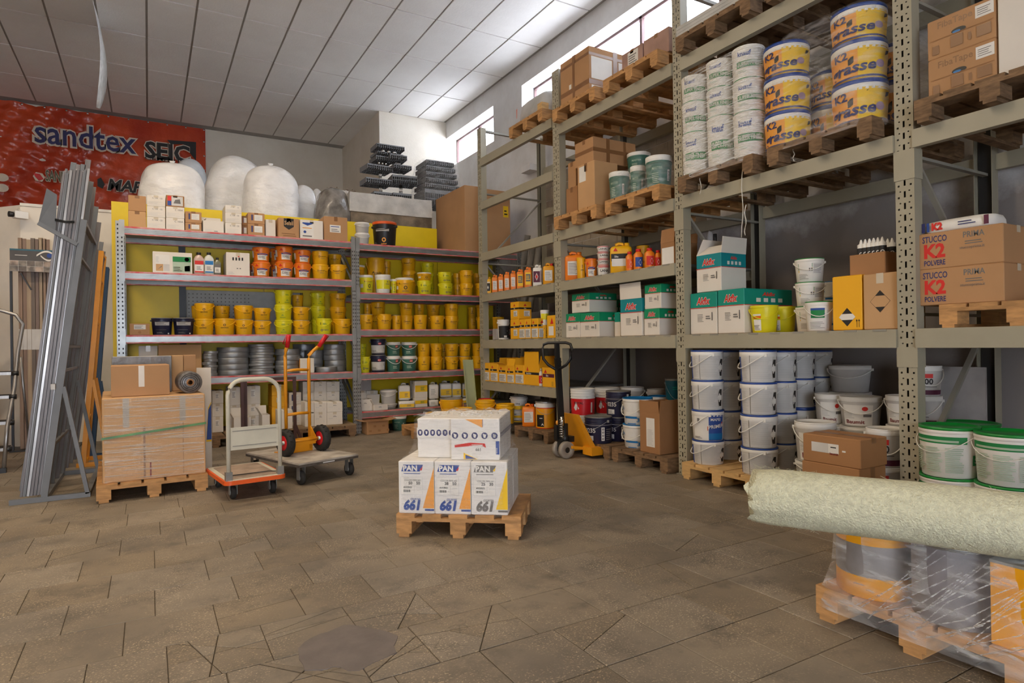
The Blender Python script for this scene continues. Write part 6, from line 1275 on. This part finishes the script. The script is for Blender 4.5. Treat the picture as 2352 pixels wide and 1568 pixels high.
# ---- level F pallets
def rpal(label, y, zz, wood=WOD, x=RX+.49): return pallet(label, x, y, zz, RB, wood)
z = ZF+PT
rpal('pallet of brown cartons on the second beams', 5.64, ZF-.001); rpal('pallet of film-wrapped teal pails on the second beams', 4.70, ZF-.001)
XP = RX-.08
zt = rack_box('worn brown carton standing on the pallet, lowest of three', 1326, 1365, 375, z, XP+.02, .32, m=CAT, prints={'front': lambda P, w, h: P.rect(-.4*w, .62*h, .0, .96*h, PAP)})
rack_box('wide brown taped carton on top of the worn one', 1320, 1362, 322, zt, XP+.04, .6, m=CAR, prints={'front': lambda P, w, h: P.rect(-.5*w, .42*h, .5*w, .58*h, TAP), 'right': lambda P, w, h: (P.rect(-.5*w, .42*h, .5*w, .58*h, TAP), P.rect(-.2*w, 0, -.12*w, h, TAP), P.rect(.2*w, 0, .26*w, h, TAP))})
zt = rack_box('plain brown carton behind the worn one, lower', 1300, 1326, 430, z, XP+.12, .4, m=CAD); rack_box('plain brown carton behind the worn one, upper', 1304, 1322, 372, zt, XP+.15, .4, m=CAR)
for x0, x1, tops, off in ((1398, 1446, [389], .02), (1482, 1543, [351], .02), (1440, 1495, [343, 392], .42), (1447, 1483, [377], .14)): stack('tealb', x0, x1, tops, B2+', second beams', ('X', XP), z, off=off)
def wrap(label, yc, z0, wy, dx, h, xc, m=FLM, top=.97, seed=1, nx=10):
    o = part('stretch_wrap', MB().loft([(h*q, dx*(1.0 if q < .9 else top)*(1+.012*math.sin(q*20)), wy*(1.0 if q < .9 else top)*(1+.012*math.cos(q*17)), 9, 0, 0) for q in (0, .1, .22, .35, .48, .6, .72, .84, .93, 1.0)], 56, caps=False, noise=.006, seed=seed), m, None)
    o.location = (xc, yc, z0); return tag(o, label, 'film')
wrap('clear film wrapped round the teal pails and pallet', 4.70, ZF+.11, .40, .60, .30, RX+.50, FLM, .9, 31)
rpal('pallet of white filler pails on the second beams', 3.67, ZF-.001, WOO); rpal('pallet of yellow filler pails on the second beams', 2.74, ZF-.001, WOO)
KL = 'second beams'
for x0, x1, tops, off in ((1684, 1757, [96, 175, 252], .02), (1624, 1690, [128, 195, 262], .05), (1567, 1628, [165, 228, 300], .02), (1664, 1724, [100, 174, 250], .34)): stack('kna', x0, x1, tops, KL, ('X', XP), z, off=off, rot=-1.05, jit=.1, zmax=3.63)
wrap('clear film wrapped round the white filler pails', 3.67, ZF+.10, .405, .61, .92, RX+.50, FLH, .97, 33)
for x0, x1, tops, off in ((1758, 1858, [86, 163, 248], .02), (1915, 2033, [2, 84, 178], .02), (1864, 1940, [158, 238], .36), (2010, 2100, [95, 180], .45)): stack('k2', x0, x1, tops, KL, ('X', XP), z, off=off, rot=-1.05, jit=.05, zmax=3.63)
wrap('clear film wrapped round the yellow filler pails', 2.74, ZF+.10, .405, .61, .86, RX+.50, FLM, .9, 35)
for i, (x, y, y2) in enumerate(((1609, 380, 446), (1705, 360, 545), (1712, 470, 540), (1823, 340, 370))):
    pts = [onx(x+2*math.sin(k*1.3+i), y+(y2-y)*k/8, RX-.045+.004*math.sin(k)) for k in range(9)]
    tag(part('loose_string', MB().tube(pts, .004, 5), STR, None), 'white string dangling from the wrapped pallets, %s' % ['short one by the third post', 'longest one', 'loose end of the longest one', 'short one under the yellow pails'][i], 'string')
rpal('dark pallet of mesh-tape cartons on the second beams', 1.68, ZF-.001, WOO)
def pr_fi(P, w, h): P.text('FibaTape', -.08*w, .74*h, .16*h, TAP, wid=.52*w, bold=.02); P.rect(.22*w, .62*h, .48*w, .92*h, PAP); P.lines(.25*w, .68*h, .45*w, .88*h, 4, INKG, .3); P.disc(-.02*w, .52*h, .11*w, BKS, 20, .4); P.disc(-.05*w, .50*h, .06*w, BLL, 14, .35); P.lines(-.45*w, .46*h, .48*w, .48*h, 1, CAD, .8, 0); P.rect(-.42*w, .1*h, -.32*w, .32*h, TAP); P.rect(-.14*w, .14*h, .04*w, .42*h, TAP); P.rect(.12*w, .18*h, .16*w, .36*h, TAP); P.rect(.24*w, .16*h, .44*w, .42*h, TAP)
a, b = onx(2131, 130, XP+.05), onx(2287, 60, XP+.05); hF = (onx(2210, 20, XP+.05).z-z)/2
for i, nm in enumerate(('lower', 'upper')): carton('brown mesh-tape carton with hand hole, %s one' % nm, XP+.05+.19, (a.y+b.y)/2, z+i*hF, a.y-b.y, .38, hF, RB, CAR, {'front': pr_fi}, tape=None)
carton('tall plain white carton on the dark pallet', XP+.05+.2, b.y-.16, z, .3, .4, hF*2.4, RB, CAW, None, tape=CLT)
# ---- top level
rpal('pallet on the top beams beside the corner post', 6.70, ZH1-.001, x=RX+.52)
z = ZH1+PT; a, b = onx(1196, 240, RX), onx(1272, 195, RX)
t = thing('wrapped_load', 'grey film-wrapped load with orange tag on the top beams', 'load', (RX+.5, 6.72, z), RB)
part('core', MB().loft([(0, .36, .5, 6, 0, 0), (.1, .36, .5, 6, 0, 0), (.24, .35, .48, 6, 0, 0), (.3, .3, .42, 5, 0, 0)], 40, noise=.012, seed=5), mat('cloudy_wrap', S(190, 188, 184), .3, var=.15, scale=4, bump=.5, bscale=10), t)
part('tag', MB().add([(-.30, -.51, .22), (-.24, -.53, .22), (-.25, -.53, .10), (-.30, -.51, .10)], [(0, 1, 2, 3)]), ORD, t); part('wood_block', MB().box(.24, .34, -.53, -.43, 0, .11), WON, t)
rpal('left pallet on the top beams above the pallet truck', 5.64, ZH-.001); rpal('right pallet on the top beams above the pallet truck', 4.70, ZH-.001)
z = ZH+PT
a, b = onx(1287, 170, XP+.05), onx(1352, 110, XP+.05); hB = onx(1352, 104, XP+.05).z-z
def pr_tp(P, w, h): P.rect(-.5*w, .82*h, .5*w, .88*h, TAP); P.rect(-.5*w, .22*h, .5*w, .32*h, TAP); P.rect(-.06*w, 0, .02*w, h, TAP); P.rect(-.18*w, .32*h, -.1*w, .42*h, PAP)
def pr_tp2(P, w, h): P.rect(-.5*w, .82*h, .5*w, .88*h, TAP); P.rect(-.5*w, .22*h, .5*w, .32*h, TAP); P.rect(-.46*w, .34*h, -.08*w, .8*h, PAP); P.rect(.04*w, .34*h, .4*w, .8*h, PAP); P.rect(-.06*w, 0, .02*w, h, TAP); P.rect(-.46*w, .02*h, -.1*w, .2*h, PAP)
carton('big taped brown carton on the top beams', XP+.05+.38, (a.y+b.y)/2, z, a.y-b.y, .76, hB, RB, CAR, {'front': pr_tp, 'right': pr_tp2}, tape=TAP)
a, b = onx(1428, 130, XP+.1), onx(1475, 100, XP+.1)
carton('pinkish brown carton with white label on the top beams', XP+.1+.25, (a.y+b.y)/2, z, a.y-b.y, .5, onx(1452, 112, XP+.1).z-z, RB, mat('pink_cardboard', S(176, 140, 124), .8), {'front': lambda P, w, h: (P.rect(-.2*w, .3*h, .3*w, .9*h, PAP), P.lines(-.15*w, .4*h, .25*w, .8*h, 4, INKG))})
a, b = onx(1478, 90, XP+.1), onx(1536, 70, XP+.1)
carton('larger pinkish brown carton by the third post, top beams', XP+.1+.3, (a.y+b.y)/2, z, a.y-b.y, .6, onx(1505, 78, XP+.1).z-z, RB, M['pink_cardboard'])
for y, nm in ((3.67, 'left'), (2.74, 'right')):
    rpal('%s pallet of flat panels on the top beams' % nm, y, ZH-.001, WOO)
    for k in range(3): tag(link('flat_panel', None, None, (RX+.5, y, z+.03*k)), 'grey flat panel on the top beams, %s pallet, %s layer' % (nm, ['lower', 'middle', 'upper'][k]), 'panel', 'flat panels'); part('sheet', MB().box(-.6, .5, -.4, .4, 0, .028), mat('panel_grey', S(196, 194, 188), .6), bpy.context.scene.collection.objects[-1])
# ---- floor level
pallet('old pallet under the drum by the second rack post', RX+.55, 6.72, 0, RB, WOO); pallet('pallet under the yellow pails before the corner post', 3.56, 7.72, 0, RB, WOD)
z = PT
stack('sdrum', 1229, 1276, [917.5], B1+' floor', XF, z, off=-.02); rcan('large orange canister with paper label on the floor pallet', 1198, 1231, 926, z, ORA, ORD, 'paper', off=-.02)
stack('wy', 1172, 1212, [907, 936, 958], B1+' floor', XF, z, off=.05, kinds=['wy', 'wy', 'wy'])
YM = ('Y', 7.38); FP = 'pallet before the corner post'
stack('ybig', 1139, 1182, [925], FP, YM, z, off=-.13); stack('ybig', 1092, 1137, [917], FP, YM, z, off=.05); stack('ybig', 1040, 1086, [934], FP, YM, z, off=-.0); stack('ygrey', 1010, 1063, [912], FP, YM, z, off=.44, rot=-.2); stack('sandb', 977, 1012, [945], FP, YM, z, off=.02); stack('redlid', 1098, 1130, [914], FP, YM, z, off=.46)
P = ony(1075, 826, 8.45); t = thing('edge_profile', 'pale green angle profile leaning on the narrow shelving bay', 'profile', (ony(1088, 1000, 8.2).x, 8.2, .0))
d = Vector((P.x-ony(1088, 1000, 8.2).x, .27, P.z)); PGR = mat('pale_green_plastic', S(178, 182, 140), .5, var=.04)
part('web', MB().beam((0, 0, 0), d, .15, .006, upv=(0, 1, 0)), PGR, t)
for s in (-1, 1): part('lip', MB().beam((s*.075, -.012, 0), d+Vector((s*.075, -.012, 0)), .008, .03, upv=(0, 1, 0)), PGR, t)
# bay at the pallet truck
pallet('old pallet carrying red and navy pails, forks under it', RX+.5, 5.50, 0, RB, WOO); pallet('old pallet carrying the open brown carton', RX+.5, 4.66, 0, RB, WOO)
FL = B2+' floor'
stack('red', 1310, 1368, [889, 948], FL, XF, z, off=.0, rot=-.9); stack('red', 1366, 1424, [887, 944], B2+' floor, back row', XF, z, off=.34, rot=-.9)
stack('d0235', 1342, 1406, [950], FL, XF, z, off=-.2, rot=-.9, jit=.1); stack('d0235', 1392, 1450, [894, 951], FL, XF, z, off=.08, rot=-.9, jit=.1)
stack('bll', 1430, 1500, [909, 967], FL, ('X', RX-.02), z, off=.0, rot=-1.1, jit=.15); stack('bll', 1488, 1534, [906, 960], B2+' floor, back row', XF, z, off=.46, rot=-.9); stack('plain', 1424, 1480, [886, 942], B2+' floor, back row', XF, z, off=.62); stack('plain', 1487, 1528, [891, 944], B2+' floor, far back', XF, z, off=.8)
stack('tcan', 1528, 1566, [868, 928], FL, XF, z, off=.40, kinds=['tcan', 'bll'])
a, b = onx(1468, 932, RX-.04), onx(1513, 932, RX-.04)
carton('tall open brown carton with torn white strip on the old pallet', RX-.04+.19, (a.y+b.y)/2, z, a.y-b.y, .37, a.z-z-.05, RB, CAD, {'front': lambda P, w, h: (P.rect(-.16*w, .16*h, .26*w, .86*h, PAP), P.lines(-.1*w, .2*h, .2*w, .6*h, 12, PAG, .4, .3))}, {'front': (.08, .11), 'right': (.1, .12), 'left': (-.1, .1), 'back': (-.4, .1)}, tape=None)
# bay of blue-lidded pails
pallet('new pale pallet under the blue-lidded pails', RX+.49, 3.665, 0, RB-.03, WON); XN = ('X', RX-.10); FB = B3
def mp(x0, x1, tops, off, kinds=None, loc=B3+' floor'): stack('map', x0, x1, tops, loc, XN, PT, off=off, rot=-1.05, jit=.18, kinds=kinds)
mp(1590, 1663, [803, 869, 935, 1002], .02, ['map', 'map', 'mapb', 'map']); mp(1703, 1785, [803, 874, 945, 1018], .02)
mp(1641, 1704, [804, 870, 937, 1001], .36, None, FB+' floor, second row'); mp(1768, 1830, [804, 872, 942, 1010], .38, None, FB+' floor, second row'); mp(1812, 1871, [804, 866, 930], .70, None, FB+' floor, third row'); mp(1856, 1911, [804, 862, 918], .98, None, FB+' floor, back row')
mp(1700, 1758, [804, 866, 930], .70, None, FB+' floor, third row')
pallet('pallet under the white pails behind two brown cartons', RX+.62, 2.68, 0, RB, WOO)
XQ = ('X', RX+.02); WQ = 'behind two brown cartons'
stack('white', 1829, 1918, [962, 1050], WQ, XQ, PT, off=.06); stack('white2', 1994, 2072, [978, 1062], WQ, XQ, PT, off=.06, rot=-1.0); stack('white', 1934, 2022, [906, 972, 1030], WQ, XQ, PT, off=.40, kinds=['white', 'white2', 'white']); stack('white', 1876, 1940, [901, 968, 1030], WQ, XQ, PT, off=.44); stack('white', 2040, 2108, [905, 972, 1035], WQ, XQ, PT, off=.42); stack('plain', 1909, 1998, [837, 896, 958], WQ+', back row', XQ, PT, off=.78); stack('white2', 2090, 2160, [838, 905, 972], WQ+', back row', XQ, PT, off=.66)
Xc = 3.80; a, b = onx(1843, 1003, Xc), onx(1975, 1003, Xc); hU = onx(1910, 1003, Xc).z; hM = onx(1910, 1068, Xc).z
carton('brown carton on the floor under the labelled brown one', Xc+.15, (a.y+b.y)/2+.01, 0, a.y-b.y, .29, hM, RB, CAD, None, tape=TAP)
carton('brown carton with white label on top of another, by the pails', Xc+.15, (a.y+b.y)/2, hM+.001, a.y-b.y, .29, hU-hM, RB, CAD, {'front': lambda P, w, h: (P.rect(-.34*w, .40*h, .14*w, .74*h, PAG), P.rect(-.04*w, .42*h, .14*w, .74*h, PAP), P.lines(.0, .6*h, .1*w, .68*h, 1, INK, .5), P.text('baumit', .06*w, .36*h, .08*h, DRD, bold=.03), P.rect(.2*w, .5*h, .26*w, .56*h, PAP))}, tape=TAP)
# bay of green-lidded pails
pallet('pallet under the green-lidded pails', RX+.46, 1.66, 0, RB, WOD); GQ = 'fourth rack bay floor'
XG = ('X', RX-.15)
stack('grn', 2121, 2242, [970, 1080], GQ, XG, PT, off=.02, rot=-1.05, jit=.1); stack('grn', 2252, 2392, [984, 1098], GQ, XG, PT, off=.02, rot=-.75, jit=.05); stack('grn', 2168, 2288, [964, 1070], GQ+', back row', XG, PT, off=.42, rot=-1.05)
tag(link('trim_panel', None, None, (RX+.95, 2.62, .9)), 'pale board stored at the back of the rack bay', 'board'); part('sheet', MB().box(0, .02, -.45, -.05, -.9, .1), M['grey_cardboard'], COL.objects[-1])  # pale board coloured grey: the bay's dark shade is in its colour
# pipes standing in the corner behind the first rack bay
PIP = mat('grey_pipe', S(138, 130, 118), .6)
for i, (x0, y0, x1, y1) in enumerate(((1160, 930, 1225, 560), (1180, 930, 1240, 560), (1150, 930, 1212, 540))):
    a, b = onx(x0, y0, 5.12), onx(x1, y1, 5.25); a.z = .05; tag(part('plastic_pipe', MB().tube([a, b], .05, 14), PIP, None), 'grey plastic pipe leaning in the corner behind the rack, %s' % ['left one', 'right one', 'rear one'][i], 'pipe', 'pipes in the corner')
# ============================================================ wrapped pallet in the middle of the floor
bl, br = Vector((1.348, 3.842, 0)), Vector((1.993, 3.342, 0)); dx = (br-bl).normalized(); dy = Vector((-dx.y, dx.x, 0)); ang = math.atan2(dx.y, dx.x)
cp = (bl+br)/2+dy*.30; pallet('pallet under the film-wrapped white cartons mid floor', cp.x, cp.y, 0, ang, WOD, .8, .6)
def loc(u, v, z): p = cp+dx*u+dy*v; return (p.x, p.y, z)
def pan(n1, n2, dark=False, tri=ORI):
    ink = INKG if dark else BLI
    def f(P, w, h):
        P.poly([(-.42*w, .80*h), (.10*w, .80*h), (.20*w, .93*h), (-.36*w, .93*h)], ink); P.text('PAN', -.17*w, .815*h, .10*h, PAP, wid=.40*w, bold=.04); P.poly([(.10*w, .83*h), (.16*w, .82*h), (.19*w, .90*h)], REI if not dark else YEI); P.lines(-.35*w, .755*h, .12*w, .78*h, 1, ink, .5, 0)
        P.rect(-.44*w, .36*h, .18*w, .70*h, PAG); P.rect(-.43*w, .365*h, .17*w, .695*h, PAP); P.text('COLOR PAN 661', -.10*w, .62*h, .035*h, INK, wid=.46*w); P.text(n1, -.16*w, .555*h, .055*h, INK, bold=.02); P.text(n2, .06*w, .555*h, .055*h, INK, bold=.02); P.text('AVORIO', -.24*w, .485*h, .035*h, INK, wid=.24*w, bold=.02); P.rect(-.06*w, .40*h, -.05*w, .53*h, PAG); P.lines(.0, .49*h, .15*w, .51*h, 1, PAG, .6, 0)
        for i in range(9): P.rect(-.36*w+i*.022*w, .41*h, -.36*w+i*.022*w+(.014 if i % 3 else .008)*w, .455*h, INK)
        P.text('COLOR PAN', -.02*w, .255*h, .045*h, ink, wid=.28*w, bold=.02, shear=.2); P.text('661', -.12*w, .08*h, .17*h, ink, wid=.48*w, bold=.06, shear=.2)
        P.poly([(.18*w, .11*h), (.50*w, .11*h), (.50*w, .88*h)], tri); P.rect(.24*w, .06*h, .50*w, .095*h, ink)
    return f
hb = .335; WB = .236
CAWG = mat('white_coated_carton', S(226, 222, 216), .55, var=.03)
for r_ in range(2):
    for i in range(3):
        carton('white carton with navy numerals on the mid-floor pallet, %s row, %s' % (['front', 'rear'][r_], ['left', 'middle', 'right'][i]), *loc(-.39+WB/2+WB*i, -.145+.272*r_, PT), WB-.003, .265, hb, ang, CAWG, {'front': pan(('50', '38', '25')[i], ('50', '50', '30')[i], i == 2, YEI if i == 2 else ORI)} if r_ == 0 else None, tape=None, group='cartons on the mid-floor pallet')
zu = PT+hb+.001; hu = .265
def pr_up(P, w, h): P.poly([(-.2*w, .98*h), (.15*w, .98*h), (.15*w, .78*h)], ORI); P.rect(.15*w, .80*h, .16*w, .98*h, NVI); P.poly([(-.42*w, .30*h), (.10*w, .36*h), (.22*w, .30*h), (.20*w, .40*h), (-.1*w, .42*h), (-.42*w, .36*h)], REI); P.text('SISTEM', .04*w, .335*h, .045*h, PAP, wid=.22*w, bold=.02); P.text('661', .06*w, .22*h, .07*h, INKG, bold=.02); P.poly([(-.24*w, .02*h), (.05*w, .02*h), (-.24*w, .18*h)], YEI); P.poly([(-.2*w, .03*h), (.02*w, .03*h), (-.2*w, .13*h)], BLI); P.rect(.42*w, .14*h, .49*w, .46*h, BLI); P.text('Arena', .45*w, .18*h, .05*h, PAP, wid=.24*h, rot=PI/2)
carton('white carton on the upper layer of the mid-floor pallet, left', *loc(-.175, .06, zu), .238, .44, hu*.97, ang, CAWG, None, tape=None)
carton('white carton with red ribbon print on the upper layer, right', *loc(.105, .02, zu), .318, .50, hu, ang, CAWG, {'front': pr_up}, tape=None)
# printed warning tape round the upper layer
x0, x1, y0, y1 = -.296, .266, -.232, .275; z0_, z1_ = zu+hu*.50, zu+hu*.74
t = thing('warning_tape', 'white tape with blue round signs round the upper cartons', 'tape', loc(0, 0, 0), ang)
ys = -.164
part('band', MB().add([(x0, ys, z0_), (-.055, ys, z0_), (-.055, y0, z0_), (x1, y0, z0_-.012), (x1, y1, z0_), (x0, ys, z1_), (-.055, ys, z1_), (-.055, y0, z1_-.004), (x1, y0, z1_-.016), (x1, y1, z1_)], [(0, 1, 6, 5), (1, 2, 7, 6), (2, 3, 8, 7), (3, 4, 9, 8)]), PAP, t)
P = Print(); zc_ = (z0_+z1_)/2
for i in range(6): P.disc(x0+.022+.042*i, zc_, .017, NVI, 16, 1.25); P.poly([(x0+.018+.042*i, zc_-.010), (x0+.026+.042*i, zc_-.010), (x0+.030+.042*i, zc_+.008), (x0+.016+.042*i, zc_+.012)], PAP)
link('sign', P.mesh('sign', (0, ys, 0)), t); P = Print()
for i in range(5): P.disc(-.025+.064*i, zc_-.008, .021, NVI, 18); P.poly([(-.031+.064*i, zc_-.02), (-.019+.064*i, zc_-.022), (-.014+.064*i, zc_-.002), (-.035+.064*i, zc_+.006)], PAP)
link('sign', P.mesh('sign', (0, y0, 0)), t); P = Print()
for i in range(12): P.ring(y0+.03+.042*i, zc_-.006, .016, .009, NVI, 12)
link('sign', P.mesh('sign', (x1, 0, 0), (0, 1, 0), (0, 0, 1), (1, 0, 0)), t)
# film over everything
def sec(z, ax0, ax1, ay0, ay1, e=14): return (z, (ax1-ax0)/2, (ay1-ay0)/2, e, (ax0+ax1)/2, (ay0+ay1)/2)
f = MB().loft([sec(.135, -.402, .335, -.292, .275), sec(.2, -.397, .327, -.287, .268), sec(.34, -.396, .326, -.286, .267), sec(.462, -.396, .324, -.285, .268), sec(.488, -.385, .318, -.275, .268, 10), sec(.52, -.345, .298, -.258, .272), sec(.57, -.312, .282, -.246, .278), sec(.66, -.305, .276, -.242, .282), sec(.735, -.304, .273, -.240, .283), sec(.752, -.29, .262, -.225, .27, 8), sec(.762, -.2, .18, -.15, .2, 5), sec(.770, -.08, .1, -.05, .1, 4)], 72, caps=False, noise=.0035, seed=8)
o = part('stretch_wrap', f, FLC, None); o.location = loc(0, 0, 0); o.rotation_euler = (0, 0, ang); tag(o, 'clear crinkled film over the mid-floor pallet of white cartons', 'film')
cr = MB(); rq = random.Random(9)
for i in range(70):
    u, v = rq.uniform(-.27, .24), rq.uniform(-.2, .24); L = rq.uniform(.04, .12); a = rq.uniform(0, PI); zz = zu+hu+.004
    cr.add([(u, v, zz), (u+L*math.cos(a), v+L*math.sin(a), zz), (u+L*.6*math.cos(a+.2), v+L*.6*math.sin(a+.2), zz+rq.uniform(.01, .028)), (u+L*.3*math.cos(a-.2), v+L*.3*math.sin(a-.2), zz+rq.uniform(.008, .02))], [(0, 1, 2, 3)], 0, True)
part('film_ruffle', cr, FLH, o)['kind'] = 'stuff'
# ============================================================ wrapped pallet at the right, with a mat roll on it
px0, py1 = 2.52, 1.72
pallet('pallet under wrapped drums in front of the rack', px0+.6, py1-.4, 0, -PI/2, WOD)
KINDS['ydr'] = bucket_kind(YELD, GAL, None, rb=.98, lidh=.04, bands=[(.30, .74, mat('grey_drum_label', S(150, 142, 138), .5, var=.15, scale=8))]); KINDS['gdr'] = bucket_kind(mat('stained_grey_drum', S(146, 140, 142), .6, var=.25, scale=5), GAL, None, rb=.98, lidh=.04)
HD = .30
for k, x, y, lab in (('ydr', px0+.165, py1-.165, 'yellow drum with grey band under the glass-fibre roll'), ('gdr', px0+.165, py1-.48, 'stained grey drum beside the yellow one, wrapped'), ('ydr', px0+.49, py1-.165, 'yellow drum in the second row of the wrapped pallet'), ('gdr', px0+.49, py1-.48, 'grey drum in the second row of the wrapped pallet'), ('ydr', px0+.82, py1-.165, 'yellow drum in the third row of the wrapped pallet')):
    bucket(k, x, y, PT, .15, HD, lab, 'drums on the wrapped pallet', 0)
t = thing('tin_case', 'yellow sheet-metal case with grey corner strip, wrapped', 'case', (px0+.22, py1-.64-.16, PT), -PI/2)
part('body', MB().box(-.15, .15, -.19, .19, 0, .29), YELD, t); part('corner_strip', MB().box(.03, .042, -.193, -.19, 0, .29).box(-.152, .152, -.192, .192, .285, .295), GRP, t)
f = MB().loft([(.06, .415, .612, 16, 0, 0), (.13, .408, .606, 16, 0, 0), (.155, .395, .60, 14, 0, 0), (.25, .375, .585, 12, 0, 0), (.36, .37, .58, 12, 0, 0), (.435, .368, .578, 12, 0, 0), (.449, .34, .55, 8, 0, 0), (.452, .2, .3, 5, 0, 0)], 72, caps=False, noise=.006, seed=18)
o = part('stretch_wrap', f, film('loose_film', .10, .5, (2.5, 2.5, 10)), None); o.location = (px0+.60, py1-.40, 0); o.rotation_euler = (0, 0, -PI/2); tag(o, 'loose clear film round the drums at the right', 'film')
cr = MB()
for i in range(20):
    yy = -.40+.045*i; cr.tube([(yy*.6+.02*math.sin(i), -.605, .10+.02*math.sin(i*2.1)), (yy*.6+.15, -.60, .22+.03*math.sin(i)), (yy*.6+.33, -.592, .40+.03*math.cos(i))], .0022, 4)
part('film_fold', cr, FLH, o)['kind'] = 'stuff'
ra, rb_ = Vector((2.215, 1.79, .565)), Vector((2.60, .99, .565)); dr = (rb_-ra).normalized(); R0 = .113; zr = PT+HD+R0+.010; LEN = 1.75
t = thing('fibre_mat_roll', 'thick roll of pale glass-fibre mat lying across the drums', 'roll', (ra.x, ra.y, zr), math.atan2(dr.y, dr.x))
rr = random.Random(4); prof = []
vs, fs = [], []; n, m_ = 48, 60
for j in range(m_+1):
    s = j/m_; x = LEN*s
    for k in range(n):
        a = 2*PI*k/n; R = R0*(1+.012*math.sin(3*a+x*7)+.01*math.sin(7*a-x*13)); R *= (1-.10*max(0, 1-s*14)**2)
        if a > PI: R += .012*max(0, 1-s*8)*abs(math.sin(5*a))     # frayed lower edge hanging at the near end
        vs.append((x+(.015*math.sin(4*a)+.008*math.sin(9*a) if j == 0 else 0), R*math.cos(a), R*math.sin(a)))
for j in range(m_):
    for k in range(n): fs.append((j*n+k, j*n+(k+1) % n, (j+1)*n+(k+1) % n, (j+1)*n+k))
part('mat', MB().add(vs, fs, 0, True).add(vs[-n:], [tuple(range(n))]), MSH, t)
inn = MB()
for q in (.86, .66, .46): inn.lathe([(R0*q-.006, .01), (R0*q+.008, .0), (R0*q+.009, .12), (R0*q-.007, .12)], 36, axis='x')
part('inner_layer', inn, MSH, t)
fb = MB()
for i in range(420):
    a = rr.uniform(0, 2*PI); x = rr.uniform(-.0, .25) if i < 260 else rr.uniform(.2, LEN); R = R0*1.0; L = rr.uniform(.015, .04); a2 = a+rr.uniform(-.25, .25)
    p0 = Vector((x, R*math.cos(a), R*math.sin(a))); p1 = Vector((x+rr.uniform(-.03, .03), (R+L*.35)*math.cos(a2), (R+L*.35)*math.sin(a2))); fb.beam(p0, p1, .0007, .0007)
o = part('loose_fibre', fb, MSH, t); o['kind'] = 'stuff'
